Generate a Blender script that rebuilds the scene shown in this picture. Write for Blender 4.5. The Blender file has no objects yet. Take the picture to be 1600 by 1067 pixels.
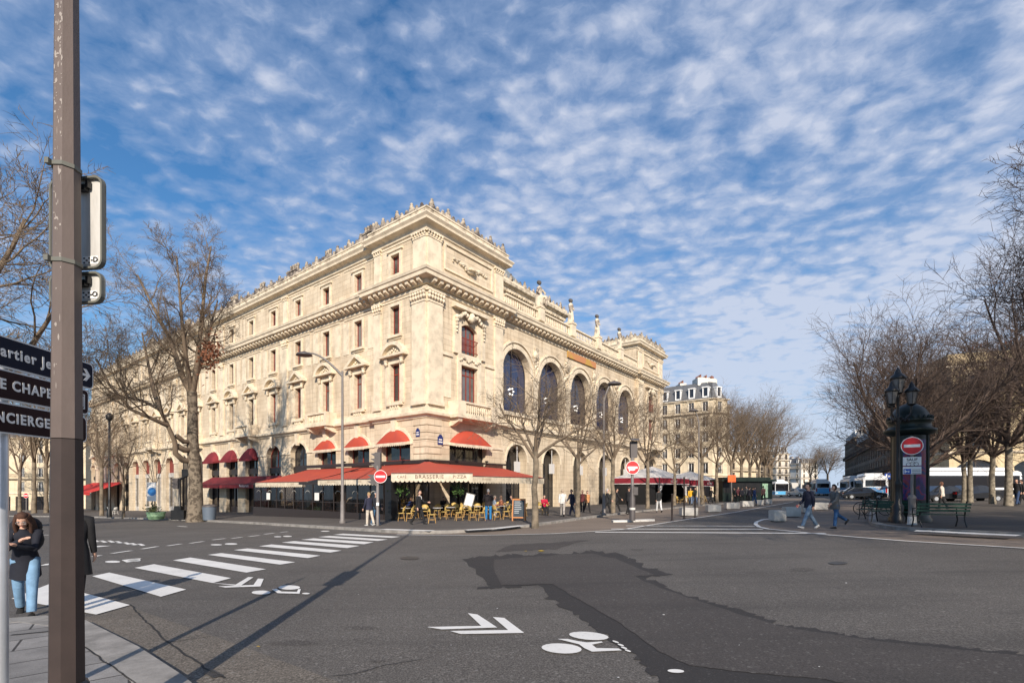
import bpy, bmesh, math, random
from mathutils import Vector, Matrix
R = math.radians
C = bpy.context.scene.collection
SC = bpy.context.scene

# ------------------------------------------------------------ camera, light
FX = 765.0            # focal length in photo pixels (1600 wide)
HZ = 762.0            # horizon row of the photo
CAMZ = 2.05
cam_d = bpy.data.cameras.new('camera')
cam_d.sensor_width = 36.0
cam_d.lens = FX / 1600 * 36
cam_d.shift_y = (HZ - 533.5) / 1600
cam_d.clip_start = 0.05
cam_d.clip_end = 4000
cam = bpy.data.objects.new('camera', cam_d)
cam.location = (0, 0, CAMZ)
cam.rotation_euler = (R(90), 0, 0)
C.objects.link(cam)
SC.camera = cam

SUN_EL, SUN_AZ = 27.0, 175.0      # azimuth clockwise from +Y (behind the camera)
sd = Vector((math.sin(R(SUN_AZ)) * math.cos(R(SUN_EL)), math.cos(R(SUN_AZ)) * math.cos(R(SUN_EL)), math.sin(R(SUN_EL))))
sl = bpy.data.lights.new('sun', 'SUN')
sl.energy = 5.0
sl.angle = R(0.53)
sl.color = (1.0, 0.88, 0.74)
so = bpy.data.objects.new('sun', sl)
so.rotation_euler = (-sd).to_track_quat('-Z', 'Y').to_euler()
so.location = (0, -20, 60)
C.objects.link(so)

SC.view_settings.view_transform = 'Standard'
SC.view_settings.look = 'None'
SC.view_settings.exposure = 0.30
SC.view_settings.gamma = 1.0

W = bpy.data.worlds.new('World')
SC.world = W
W.use_nodes = True
nt = W.node_tree
nt.nodes.clear()

class NG:
    """tiny node-graph writer"""
    def __init__(s, tree): s.t = tree
    def n(s, typ, ins=None, **kw):
        nd = s.t.nodes.new(typ)
        for k, v in kw.items(): setattr(nd, k, v)
        if ins:
            for k, v in ins.items():
                if isinstance(v, bpy.types.NodeSocket): s.t.links.new(v, nd.inputs[k])
                elif isinstance(v, bpy.types.Node): s.t.links.new(v.outputs[0], nd.inputs[k])
                else: nd.inputs[k].default_value = v
        return nd
    def m(s, op, a, b=0.0, c=None, clamp=False):
        d = {0: a, 1: b}
        if c is not None: d[2] = c
        return s.n('ShaderNodeMath', d, operation=op, use_clamp=clamp)
    def vm(s, op, a, b=None, sc=None):
        d = {0: a}
        if b is not None: d[1] = b
        if sc is not None: d['Scale'] = sc
        return s.n('ShaderNodeVectorMath', d, operation=op)
    def ramp(s, fac, stops):
        nd = s.n('ShaderNodeValToRGB', {0: fac})
        cr = nd.color_ramp
        while len(cr.elements) < len(stops): cr.elements.new(0.5)
        for e, (p, c) in zip(cr.elements, stops):
            e.position = p
            e.color = (c, c, c, 1) if isinstance(c, (int, float)) else (c[0], c[1], c[2], 1)
        return nd
    def mix(s, fac, a, b, blend='MIX'):
        nd = s.n('ShaderNodeMix', data_type='RGBA', blend_type=blend)
        for i, v in ((0, fac), (6, a), (7, b)):
            if isinstance(v, bpy.types.NodeSocket): s.t.links.new(v, nd.inputs[i])
            elif isinstance(v, bpy.types.Node): s.t.links.new(v.outputs[0], nd.inputs[i])
            elif i == 0: nd.inputs[0].default_value = v
            else: nd.inputs[i].default_value = (v[0], v[1], v[2], 1)
        return nd.outputs[2]

g = NG(nt)
sky = g.n('ShaderNodeTexSky', sky_type='NISHITA', sun_disc=False, sun_elevation=R(SUN_EL), sun_rotation=R(SUN_AZ),
          altitude=80, air_density=1.25, dust_density=0.6, ozone_density=2.6)
tc = g.n('ShaderNodeTexCoord')
sep = g.n('ShaderNodeSeparateXYZ', {0: tc.outputs['Generated']})
zc = g.m('MAXIMUM', sep.outputs[2], 0.0)
den = g.m('ADD', zc, 0.10)
u = g.m('DIVIDE', sep.outputs[0], den)
v = g.m('DIVIDE', sep.outputs[1], den)
pl = g.n('ShaderNodeCombineXYZ', {0: u, 1: v, 2: 0.0})
wn = g.n('ShaderNodeTexNoise', {'Vector': pl, 'Scale': 5.0, 'Detail': 4.0, 'Roughness': 0.6})
wv = g.vm('SCALE', g.vm('SUBTRACT', wn.outputs['Color'], (0.5, 0.5, 0.5)), sc=0.11)
pw = g.vm('ADD', pl, wv)
rot = g.n('ShaderNodeMapping', {'Vector': pw, 'Rotation': (0, 0, R(24)), 'Scale': (1.0, 1.25, 1)})
vo = g.n('ShaderNodeTexVoronoi', {'Vector': rot, 'Scale': 15.0, 'Smoothness': 0.9}, feature='SMOOTH_F1')
puff = g.m('SUBTRACT', 1.0, g.m('MULTIPLY', vo.outputs['Distance'], 1.5))
fn = g.n('ShaderNodeTexNoise', {'Vector': rot, 'Scale': 26.0, 'Detail': 7.0, 'Roughness': 0.62})
mid = g.n('ShaderNodeTexNoise', {'Vector': rot, 'Scale': 5.0, 'Detail': 5.0, 'Roughness': 0.6})
cov = g.n('ShaderNodeTexNoise', {'Vector': pl, 'Scale': 1.1, 'Detail': 3.0})
# more open blue high on the left, denser towards the right and lower down
side = g.m('SUBTRACT', g.m('MULTIPLY', u, 0.14), 0.0)
den1 = g.m('ADD', g.m('MULTIPLY', puff, 0.40), g.m('MULTIPLY', fn.outputs[0], 0.48))
den2 = g.m('ADD', den1, g.m('MULTIPLY', mid.outputs[0], 0.80))
den3 = g.m('ADD', den2, g.m('MULTIPLY', g.m('SUBTRACT', cov.outputs[0], 0.53), 1.15))
den4 = g.m('ADD', den3, side)
low = g.m('MULTIPLY', g.m('SUBTRACT', 0.40, sep.outputs[2]), 0.36)
den5 = g.m('ADD', den4, low)
cl = g.ramp(den5, [(0.30, 0.05), (0.54, 0.36), (0.76, 0.68), (1.0, 0.90)])
hz = g.m('POWER', g.m('SUBTRACT', 1.0, zc, clamp=True), 5.0)
ccol = g.mix(g.ramp(den5, [(0.62, 0.0), (1.05, 1.0)]), (4.3, 5.5, 8.0), (7.1, 7.7, 9.3))
skyc = g.mix(1.0, sky.outputs[0], (0.41, 1.07, 1.56), 'MULTIPLY')
skc = g.mix(cl.outputs[0], skyc, ccol)
hf = g.m('MULTIPLY', hz, 0.8, clamp=True)
skh = g.mix(hf, skc, (6.2, 7.6, 9.6))
bg = g.n('ShaderNodeBackground', {'Color': skh, 'Strength': 0.072})
wo = g.n('ShaderNodeOutputWorld', {'Surface': bg})

# ------------------------------------------------------------ helpers
def zg(x, y): return 0.47 - 0.012 * y + 0.02 * x
def P(px, py, h=0.0):
    t = (px - 800) / FX; v = (py - HZ) / FX
    Y = (1.58 - h) / (v - 0.012 + 0.02 * t)
    X = t * Y
    return Vector((X, Y, zg(X, Y) + h))
def at(px, py, Y):
    return Vector(((px - 800) / FX * Y, Y, CAMZ - (py - HZ) / FX * Y))
CO = Vector((-6.26, 36.0, 0.0))
UR = Vector((0.607, 0.794, 0.0)).normalized()
UL = Vector((-UR.y, UR.x, 0.0))
ANG = math.atan2(UR.y, UR.x)
def AB(a, b): return CO + UR * a + UL * b           # building plan -> world
def onG(p, h=0.0): return Vector((p.x, p.y, zg(p.x, p.y) + h))

class M:
    def __init__(s): s.v = []; s.f = []; s.sm = []; s.mi = []; s.cur = 0
    def add(s, vs, fs, smooth=False):
        b = len(s.v); s.v.extend([tuple(x) for x in vs])
        for f in fs: s.f.append([i + b for i in f]); s.sm.append(smooth); s.mi.append(s.cur)
    def box(s, x0, x1, y0, y1, z0, z1, T=None):
        vs = [Vector((x, y, z)) for z in (z0, z1) for y in (y0, y1) for x in (x0, x1)]
        if T: vs = [T @ q for q in vs]
        s.add(vs, [(0, 2, 3, 1), (4, 5, 7, 6), (0, 1, 5, 4), (2, 6, 7, 3), (0, 4, 6, 2), (1, 3, 7, 5)])
    def quad(s, *p): s.add(p, [tuple(range(len(p)))])
    def prism(s, pts, off):
        n = len(pts); off = Vector(off)
        a = [Vector(p) for p in pts]; b = [p + off for p in a]
        s.add(a + b, [tuple(range(n - 1, -1, -1)), tuple(range(n, 2 * n))] + [(i, (i + 1) % n, n + (i + 1) % n, n + i) for i in range(n)])
    def tube(s, pts, rad, n=6, cap=True, smooth=True, sq=None):
        pts = [Vector(p) for p in pts]
        if not isinstance(rad, (list, tuple)): rad = [rad] * len(pts)
        rings = []
        prev = None
        for i, p in enumerate(pts):
            if i == 0: d = pts[1] - p
            elif i == len(pts) - 1: d = p - pts[i - 1]
            else: d = (pts[i + 1] - pts[i - 1])
            if d.length < 1e-9: d = Vector((0, 0, 1))
            d.normalize()
            if prev is None:
                r = Vector((1, 0, 0)) if abs(d.x) < 0.8 else Vector((0, 1, 0))
                a = (r - d * r.dot(d)).normalized()
            else:
                a = prev - d * prev.dot(d)
                if a.length < 1e-6: a = d.orthogonal()
                a.normalize()
            prev = a
            b = d.cross(a)
            r = rad[i]
            k = sq or (1, 1)
            rings.append([p + a * (math.cos(2 * math.pi * j / n) * r * k[0]) + b * (math.sin(2 * math.pi * j / n) * r * k[1]) for j in range(n)])
        vs = [q for ring in rings for q in ring]
        fs = []
        for i in range(len(pts) - 1):
            for j in range(n):
                k2 = (j + 1) % n
                fs.append((i * n + j, i * n + k2, (i + 1) * n + k2, (i + 1) * n + j))
        s.add(vs, fs, smooth)
        if cap and n > 2:
            s.add(rings[0], [tuple(range(n - 1, -1, -1))]); s.add(rings[-1], [tuple(range(n))])
    def lathe(s, prof, c=(0, 0, 0), n=12, smooth=True, sx=1.0, sy=1.0, rot=0.0):
        c = Vector(c); vs = []; fs = []
        for r, z in prof:
            for j in range(n):
                a = 2 * math.pi * j / n + rot
                vs.append(c + Vector((r * sx * math.cos(a), r * sy * math.sin(a), z)))
        for i in range(len(prof) - 1):
            for j in range(n):
                k = (j + 1) % n
                fs.append((i * n + j, i * n + k, (i + 1) * n + k, (i + 1) * n + j))
        s.add(vs, fs, smooth)
        if prof[0][0] > 1e-4: s.add(vs[:n], [tuple(range(n - 1, -1, -1))])
        if prof[-1][0] > 1e-4: s.add(vs[-n:], [tuple(range(n))])
    def ball(s, c, r, n=8, m=6, sc=(1, 1, 1), smooth=True, T=None):
        c = Vector(c); vs = []; fs = []
        for i in range(m + 1):
            th = math.pi * i / m
            for j in range(n):
                a = 2 * math.pi * j / n
                q = Vector((r * sc[0] * math.sin(th) * math.cos(a), r * sc[1] * math.sin(th) * math.sin(a), -r * sc[2] * math.cos(th)))
                if T: q = T @ q
                vs.append(c + q)
        for i in range(m):
            for j in range(n):
                k = (j + 1) % n
                fs.append((i * n + j, i * n + k, (i + 1) * n + k, (i + 1) * n + j))
        s.add(vs, fs, smooth)
    def mesh(s, name, mats):
        me = bpy.data.meshes.new(name)
        me.from_pydata(s.v, [], s.f)
        me.polygons.foreach_set('use_smooth', s.sm)
        if not isinstance(mats, (list, tuple)): mats = [mats]
        for m in mats: me.materials.append(m)
        if len(mats) > 1: me.polygons.foreach_set('material_index', s.mi)
        me.update()
        return me
    def build(s, name, mats, parent=None, fix=True):
        me = s.mesh(name, mats)
        if fix and len(s.f) < 60000:
            bm = bmesh.new(); bm.from_mesh(me)
            bmesh.ops.recalc_face_normals(bm, faces=bm.faces)
            bm.to_mesh(me); bm.free()
        o = bpy.data.objects.new(name, me)
        C.objects.link(o)
        if parent: o.parent = parent
        return o

def tag(o, label=None, cat=None, group=None, kind=None):
    if label: o['label'] = label
    if cat: o['category'] = cat
    if group: o['group'] = group
    if kind: o['kind'] = kind
    return o
def empty(name, loc, rz=0.0, label=None, cat=None, group=None):
    o = bpy.data.objects.new(name, None); C.objects.link(o)
    o.empty_display_size = 0.3
    o.location = loc; o.rotation_euler = (0, 0, rz)
    return tag(o, label, cat, group)
def kids(o):
    return [c for c in ALLCH.get(o.name, [])]
def dup(root, loc=None, rz=None, label=None, group=None, scale=None):
    """copy of a thing with copies of its parts and sub-parts"""
    def rec(o, par):
        c = o.copy(); C.objects.link(c)
        if par: c.parent = par
        for ch in list(o.children): rec(ch, c)
        return c
    r = rec(root, None)
    if loc is not None: r.location = loc
    if rz is not None: r.rotation_euler = (0, 0, rz)
    if scale is not None: r.scale = scale if isinstance(scale, (tuple, list)) else (scale,) * 3
    if label: r['label'] = label
    if group: r['group'] = group
    return r

# ------------------------------------------------------------ materials
def mat(name, col, rough=0.7, metal=0.0, var=0.0, vs=3.0, bump=0.0, bs=20.0, spec=0.5, emit=None, rnd=0.0, gen='Object', col2=None, lo=0.35, hi=0.65, det=5.0, stretch=None, alpha=None, coat=0.0):
    m = bpy.data.materials.new(name); m.use_nodes = True
    t = m.node_tree; g = NG(t)
    b = t.nodes['Principled BSDF']
    b.inputs['Base Color'].default_value = (*col, 1)
    b.inputs['Roughness'].default_value = rough
    b.inputs['Metallic'].default_value = metal
    b.inputs['Specular IOR Level'].default_value = spec
    b.inputs['Coat Weight'].default_value = coat
    if emit:
        b.inputs['Emission Color'].default_value = (*emit[0], 1); b.inputs['Emission Strength'].default_value = emit[1]
    if var or bump or col2:
        tc = g.n('ShaderNodeTexCoord')
        vec = tc.outputs[gen]
        if stretch: vec = g.n('ShaderNodeMapping', {'Vector': vec, 'Scale': stretch}).outputs[0]
    if var or col2:
        nz = g.n('ShaderNodeTexNoise', {'Vector': vec, 'Scale': vs, 'Detail': det, 'Roughness': 0.6})
        rp = g.ramp(nz.outputs[0], [(lo, 0.0), (hi, 1.0)])
        c2 = col2 if col2 else tuple(c * (1 - var) for c in col)
        out = g.mix(rp, col, c2)
        if rnd:
            oi = g.n('ShaderNodeObjectInfo')
            k = g.n('ShaderNodeMapRange', {0: oi.outputs['Random'], 3: 1 - rnd, 4: 1 + rnd})
            out = g.mix(1.0, out, g.n('ShaderNodeCombineXYZ', {0: k, 1: k, 2: k}), 'MULTIPLY')
        t.links.new(out, b.inputs['Base Color'])
    if bump:
        bz = g.n('ShaderNodeTexNoise', {'Vector': vec, 'Scale': bs, 'Detail': 4.0})
        bp = g.n('ShaderNodeBump', {'Height': bz.outputs[0], 'Strength': bump, 'Distance': 0.02})
        t.links.new(bp.outputs[0], b.inputs['Normal'])
    return m

def stone_mat(name, c1, c2, dark, row=0.42, wid=1.15, joint=0.012, jdark=0.72, dirt=0.5):
    m = bpy.data.materials.new(name); m.use_nodes = True
    t = m.node_tree; g = NG(t); b = t.nodes['Principled BSDF']
    b.inputs['Roughness'].default_value = 0.88
    b.inputs['Specular IOR Level'].default_value = 0.25
    tc = g.n('ShaderNodeTexCoord'); sp = g.n('ShaderNodeSeparateXYZ', {0: tc.outputs['Object']})
    h = g.m('ADD', sp.outputs[0], sp.outputs[1])
    vec = g.n('ShaderNodeCombineXYZ', {0: h, 1: sp.outputs[2], 2: 0.0})
    br = g.n('ShaderNodeTexBrick', {'Vector': vec, 'Color1': (1, 1, 1, 1), 'Color2': (0.86, 0.86, 0.86, 1), 'Mortar': (jdark, jdark * 0.97, jdark * 0.93, 1), 'Scale': 1.0,
                                    'Mortar Size': joint, 'Mortar Smooth': 0.4, 'Bias': 0.2, 'Brick Width': wid, 'Row Height': row})
    n1 = g.n('ShaderNodeTexNoise', {'Vector': tc.outputs['Object'], 'Scale': 0.55, 'Detail': 6.0, 'Roughness': 0.6})
    base = g.mix(g.ramp(n1.outputs[0], [(0.36, 0.0), (0.66, 1.0)]), c1, c2)
    st = g.n('ShaderNodeMapping', {'Vector': tc.outputs['Object'], 'Scale': (2.6, 2.6, 0.22)})
    n2 = g.n('ShaderNodeTexNoise', {'Vector': st, 'Scale': 1.0, 'Detail': 7.0, 'Roughness': 0.7})
    n3 = g.n('ShaderNodeTexNoise', {'Vector': tc.outputs['Object'], 'Scale': 0.22, 'Detail': 3.0})
    dm = g.m('MULTIPLY', g.ramp(n2.outputs[0], [(0.50, 0.0), (0.74, 1.0)]).outputs[0], g.ramp(n3.outputs[0], [(0.35, 0.25), (0.65, 1.0)]).outputs[0])
    c = g.mix(g.m('MULTIPLY', dm, dirt), base, dark)
    c = g.mix(1.0, c, br.outputs[0], 'MULTIPLY')
    t.links.new(c, b.inputs['Base Color'])
    n4 = g.n('ShaderNodeTexNoise', {'Vector': tc.outputs['Object'], 'Scale': 14.0, 'Detail': 5.0})
    hh = g.m('ADD', g.m('MULTIPLY', br.outputs['Fac'], -1.0), g.m('MULTIPLY', n4.outputs[0], 0.35))
    bp = g.n('ShaderNodeBump', {'Height': hh, 'Strength': 0.5, 'Distance': 0.03})
    t.links.new(bp.outputs[0], b.inputs['Normal'])
    return m

def asphalt_mat(name, col, col2, grain=0.5, gs=90.0, big=0.35, rough=0.85):
    m = bpy.data.materials.new(name); m.use_nodes = True
    t = m.node_tree; g = NG(t); b = t.nodes['Principled BSDF']
    b.inputs['Roughness'].default_value = rough
    b.inputs['Specular IOR Level'].default_value = 0.3
    tc = g.n('ShaderNodeTexCoord'); vec = tc.outputs['Object']
    n0 = g.n('ShaderNodeTexNoise', {'Vector': vec, 'Scale': big, 'Detail': 8.0, 'Roughness': 0.6})
    n1 = g.n('ShaderNodeTexNoise', {'Vector': vec, 'Scale': gs, 'Detail': 3.0, 'Roughness': 0.8})
    vo = g.n('ShaderNodeTexVoronoi', {'Vector': vec, 'Scale': gs * 0.7})
    base = g.mix(g.ramp(n0.outputs[0], [(0.34, 0.0), (0.66, 1.0)]), col, col2)
    sp = g.ramp(n1.outputs[0], [(0.30, 1.0 - grain), (0.52, 1.0), (0.72, 1.0 + grain * 1.6)])
    c = g.mix(1.0, base, sp, 'MULTIPLY')
    ag = g.ramp(vo.outputs['Color'], [(0.80, 0.0), (0.95, 0.55 * grain)])
    c = g.mix(ag, c, (0.30, 0.29, 0.27))
    n5 = g.n('ShaderNodeTexNoise', {'Vector': g.n('ShaderNodeMapping', {'Vector': vec, 'Rotation': (0, 0, R(-32)), 'Scale': (0.25, 2.2, 1)}), 'Scale': 0.8, 'Detail': 4.0})
    c = g.mix(g.ramp(n5.outputs[0], [(0.52, 0.0), (0.75, 0.35)]), c, (0.028, 0.027, 0.027))
    t.links.new(c, b.inputs['Base Color'])
    bp = g.n('ShaderNodeBump', {'Height': n1.outputs[0], 'Strength': 0.35, 'Distance': 0.01})
    t.links.new(bp.outputs[0], b.inputs['Normal'])
    return m

def paint_mat(name, col, wear=0.35):
    m = bpy.data.materials.new(name); m.use_nodes = True
    t = m.node_tree; g = NG(t); b = t.nodes['Principled BSDF']
    b.inputs['Roughness'].default_value = 0.7
    tc = g.n('ShaderNodeTexCoord'); vec = tc.outputs['Object']
    n1 = g.n('ShaderNodeTexNoise', {'Vector': vec, 'Scale': 26.0, 'Detail': 6.0, 'Roughness': 0.75})
    n2 = g.n('ShaderNodeTexNoise', {'Vector': vec, 'Scale': 1.3, 'Detail': 5.0})
    w = g.m('MULTIPLY', g.ramp(n1.outputs[0], [(0.53, 0.0), (0.60, 1.0)]).outputs[0], g.ramp(n2.outputs[0], [(0.45, 0.15), (0.7, 1.0)]).outputs[0])
    c = g.mix(g.m('MULTIPLY', w, wear), col, (0.10, 0.098, 0.095))
    c = g.mix(g.ramp(n2.outputs[0], [(0.3, 0.0), (0.8, 0.3)]), c, (0.35, 0.34, 0.32))
    t.links.new(c, b.inputs['Base Color'])
    return m

MT = {}
MT['stone'] = stone_mat('limestone_ashlar', (0.74, 0.63, 0.475), (0.60, 0.485, 0.345), (0.26, 0.185, 0.115), dirt=0.9, jdark=0.6)
MT['stone_trim'] = mat('limestone_trim', (0.75, 0.645, 0.49), 0.88, var=0.36, vs=1.4, bump=0.25, bs=18, spec=0.25, lo=0.42, hi=0.75)
MT['stone_orn'] = mat('limestone_carved', (0.70, 0.61, 0.47), 0.9, col2=(0.20, 0.16, 0.12), vs=1.8, bump=0.5, bs=9, spec=0.2, lo=0.45, hi=0.72)
MT['stone_dirty'] = mat('limestone_sooted', (0.50, 0.43, 0.34), 0.92, col2=(0.09, 0.075, 0.07), vs=1.6, bump=0.6, bs=8, spec=0.2, lo=0.36, hi=0.62)
MT['redwood'] = mat('red_painted_wood', (0.27, 0.045, 0.03), 0.5, var=0.3, vs=4)
MT['brownwood'] = mat('brown_painted_wood', (0.13, 0.085, 0.065), 0.55, var=0.3, vs=4)
MT['dark'] = mat('dark_brown_paint', (0.030, 0.022, 0.02), 0.45)
MT['black'] = mat('black_paint', (0.012, 0.012, 0.013), 0.4)
MT['interior'] = mat('dim_interior', (0.035, 0.027, 0.022), 0.9, var=0.6, vs=0.8)
MT['zinc'] = mat('zinc_roofing', (0.27, 0.285, 0.27), 0.5, metal=0.2, var=0.25, vs=1.2, stretch=(1, 1, 0.3))
MT['slate'] = mat('slate_roofing', (0.13, 0.135, 0.145), 0.55, var=0.35, vs=2.0, bump=0.3, bs=6)
MT['terracotta'] = mat('terracotta', (0.34, 0.13, 0.08), 0.8, var=0.3, vs=3)

def glass_mat(name, col, rough=0.06, var=None):
    m = mat(name, col, rough, spec=0.9)
    if var:
        t = m.node_tree; g = NG(t); b = t.nodes['Principled BSDF']
        oi = g.n('ShaderNodeObjectInfo')
        tc = g.n('ShaderNodeTexCoord')
        nz = g.n('ShaderNodeTexNoise', {'Vector': tc.outputs['Object'], 'Scale': 0.9, 'Detail': 2.0})
        c = g.mix(g.ramp(g.m('ADD', g.m('MULTIPLY', oi.outputs['Random'], 0.6), g.m('MULTIPLY', nz.outputs[0], 0.5)), [(0.45, 0.0), (0.75, 1.0)]), col, var)
        t.links.new(c, b.inputs['Base Color'])
    return m
MT['glass'] = glass_mat('window_glass', (0.022, 0.022, 0.026), 0.05, (0.16, 0.155, 0.15))
MT['glass_dark'] = glass_mat('dark_glass', (0.013, 0.013, 0.016), 0.04)
MT['glass_painted_sky'] = glass_mat('arch_glass_painted_sky', (0.010, 0.022, 0.075), 0.05, (0.022, 0.018, 0.028))  # blue base colour paints the reflected sky into the tall arch panes
MT['curtain'] = mat('curtained_pane', (0.42, 0.38, 0.33), 0.5, var=0.3, vs=3, stretch=(6, 6, 0.4))
# ------------------------------------------------------------ ground and markings
MT['asphalt'] = asphalt_mat('worn_asphalt', (0.122, 0.112, 0.102), (0.094, 0.086, 0.079), 0.72, 55.0)
MT['asphalt_new'] = asphalt_mat('fresh_asphalt', (0.072, 0.065, 0.061), (0.058, 0.052, 0.050), 0.5, 60.0)
MT['asphalt_seal'] = asphalt_mat('sealed_asphalt', (0.040, 0.037, 0.037), (0.034, 0.032, 0.032), 0.25)
MT['asphalt_brown'] = asphalt_mat('brownish_asphalt', (0.155, 0.135, 0.113), (0.12, 0.106, 0.09), 0.8, 50.0)
MT['side_asphalt'] = asphalt_mat('pavement_asphalt', (0.118, 0.104, 0.093), (0.090, 0.080, 0.072), 0.3)
MT['tan'] = asphalt_mat('tan_asphalt', (0.225, 0.180, 0.145), (0.185, 0.148, 0.118), 0.3)
MT['sq'] = asphalt_mat('square_asphalt', (0.12, 0.104, 0.090), (0.095, 0.083, 0.072), 0.3)
MT['white'] = paint_mat('white_road_paint', (0.76, 0.745, 0.71))
MT['white_worn'] = paint_mat('worn_white_road_paint', (0.62, 0.61, 0.58), 1.0)
MT['granite'] = mat('granite_kerb', (0.33, 0.31, 0.285), 0.8, var=0.45, vs=2.5, bump=0.3, bs=40)

def flag_mat():
    m = bpy.data.materials.new('granite_flagstones'); m.use_nodes = True
    t = m.node_tree; g = NG(t); b = t.nodes['Principled BSDF']
    b.inputs['Roughness'].default_value = 0.8
    tc = g.n('ShaderNodeTexCoord')
    mp = g.n('ShaderNodeMapping', {'Vector': tc.outputs['Object'], 'Rotation': (0, 0, R(-38))})
    br = g.n('ShaderNodeTexBrick', {'Vector': mp, 'Color1': (0.30, 0.285, 0.27, 1), 'Color2': (0.22, 0.21, 0.20, 1), 'Mortar': (0.05, 0.045, 0.04, 1), 'Scale': 1.0,
                                    'Mortar Size': 0.012, 'Mortar Smooth': 0.2, 'Brick Width': 0.95, 'Row Height': 0.55})
    n1 = g.n('ShaderNodeTexNoise', {'Vector': tc.outputs['Object'], 'Scale': 1.6, 'Detail': 8.0, 'Roughness': 0.65})
    n2 = g.n('ShaderNodeTexNoise', {'Vector': tc.outputs['Object'], 'Scale': 120.0, 'Detail': 2.0})
    c = g.mix(1.0, br.outputs[0], g.ramp(n1.outputs[0], [(0.35, 0.62), (0.68, 1.12)]), 'MULTIPLY')
    c = g.mix(1.0, c, g.ramp(n2.outputs[0], [(0.35, 0.8), (0.65, 1.15)]), 'MULTIPLY')
    t.links.new(c, b.inputs['Base Color'])
    bp = g.n('ShaderNodeBump', {'Height': g.m('ADD', g.m('MULTIPLY', br.outputs['Fac'], -1.0), g.m('MULTIPLY', n2.outputs[0], 0.1)), 'Strength': 0.5, 'Distance': 0.02})
    t.links.new(bp.outputs[0], b.inputs['Normal'])
    return m
MT['flags'] = flag_mat()

def sheet_pts(name, pts, m, lift, kind='structure'):
    """flat polygon (world xy points) laid on the ground plane"""
    me = bpy.data.meshes.new(name)
    n = len(pts); from mathutils.geometry import delaunay_2d_cdt
    v2, e2, f2, *_ = delaunay_2d_cdt([Vector((p[0], p[1])) for p in pts], [(i, (i + 1) % n) for i in range(n)], [list(range(n))], 1, 1e-5)
    fs = []
    for f in f2:
        a_, b_, c_ = (v2[i] for i in f[:3])
        fs.append(list(f) if (b_ - a_).cross(c_ - a_) > 0 else list(f)[::-1])
    me.from_pydata([(p.x, p.y, zg(p.x, p.y) + lift) for p in v2], [], fs)
    me.materials.append(m)
    o = bpy.data.objects.new(name, me); C.objects.link(o)
    return tag(o, kind=kind)
def sheet(name, pix, m, lift): return sheet_pts(name, [P(*q) for q in pix], m, lift)
def multi(name, polys, m, lift, hoff=0.0):
    """many separate polygons (pixel lists) as one marking sheet"""
    bm = bmesh.new()
    for pix in polys:
        ps = [P(q[0], q[1], hoff) if not isinstance(q, Vector) else q for q in pix]
        vs = [bm.verts.new((p[0], p[1], zg(p[0], p[1]) + hoff + lift)) for p in ps]
        f = bm.faces.new(vs)
        f.normal_update()
        if f.normal.z < 0: f.normal_flip()
    me = bpy.data.meshes.new(name)
    bmesh.ops.triangulate(bm, faces=bm.faces[:])
    bm.to_mesh(me); bm.free(); me.materials.append(m)
    o = bpy.data.objects.new(name, me); C.objects.link(o)
    return tag(o, kind='structure')
def slab(name, pts, m, h, mk=None, kw=0.30):
    """raised pavement with a granite kerb on its rim; pts = world points of the kerb foot"""
    pts = [Vector((p[0], p[1], 0)) for p in pts]
    area = sum(pts[i].x * pts[(i + 1) % len(pts)].y - pts[(i + 1) % len(pts)].x * pts[i].y for i in range(len(pts)))
    if area < 0: pts.reverse()
    n = len(pts); inn = []
    for i in range(n):
        a = (pts[i] - pts[i - 1]).normalized(); b = (pts[(i + 1) % n] - pts[i]).normalized()
        na = Vector((-a.y, a.x, 0)); nb = Vector((-b.y, b.x, 0))
        mt = (na + nb).normalized(); k = kw / max(0.4, mt.dot(na))
        inn.append(pts[i] + mt * k)
    sheet_pts(name, inn, m, h)
    mb = M()
    for i in range(n):
        j = (i + 1) % n
        a, b, c, d = pts[i], pts[j], inn[j], inn[i]
        L = (b - a).length; k = max(1, int(L / 1.0)) if L < 70 else 40
        for q in range(k):
            t0, t1 = q / k, (q + 1) / k
            e = 0.004 / max(L, 0.02) if k > 1 else 0
            A = a.lerp(b, t0 + e); B = a.lerp(b, t1 - e); Cc = d.lerp(c, t1 - e); D = d.lerp(c, t0 + e)
            dz = h + 0.004
            top = [Vector((p.x, p.y, zg(p.x, p.y) + dz)) for p in (A, B, Cc, D)]
            bot = [Vector((p.x, p.y, zg(p.x, p.y) - 0.05)) for p in (A, B, Cc, D)]
            mb.add(bot + top, [(4, 5, 6, 7), (0, 1, 5, 4), (1, 2, 6, 5), (2, 3, 7, 6), (3, 0, 4, 7)])
    o = mb.build('kerb', MT['granite'], fix=False); tag(o, kind='structure')

# ground
mb = M()
N = 24
xs = [-2500 + 5000 * i / N for i in range(N + 1)]
for i in range(N):
    for j in range(N):
        x0, x1 = xs[i], xs[i + 1]; y0, y1 = -300 + 3300 * j / N, -300 + 3300 * (j + 1) / N
        mb.add([(x, y, zg(x, y)) for x, y in ((x0, y0), (x1, y0), (x1, y1), (x0, y1))], [(0, 1, 2, 3)])
tag(mb.build('road', MT['asphalt'], fix=False), kind='structure')

# theatre pavement (kerb foot traced from the road side)
kerbL = [P(-60, 806), P(130, 808), P(250, 812), P(306, 814), P(400, 819), P(480, 824), P(560, 829), P(610, 832.5), P(660, 834), P(705, 833), P(760, 830),
         P(835, 822.5), P(910, 811.5), P(977, 802.5), P(1040, 796), P(1100, 790), P(1180, 783)]
far = [AB(140, 2), AB(140, 60), AB(48, 60), AB(48, 130), AB(-10, 150)]
slab('pavement', [(p.x, p.y) for p in kerbL] + [(p.x, p.y) for p in far], MT['side_asphalt'], 0.12)
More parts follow.
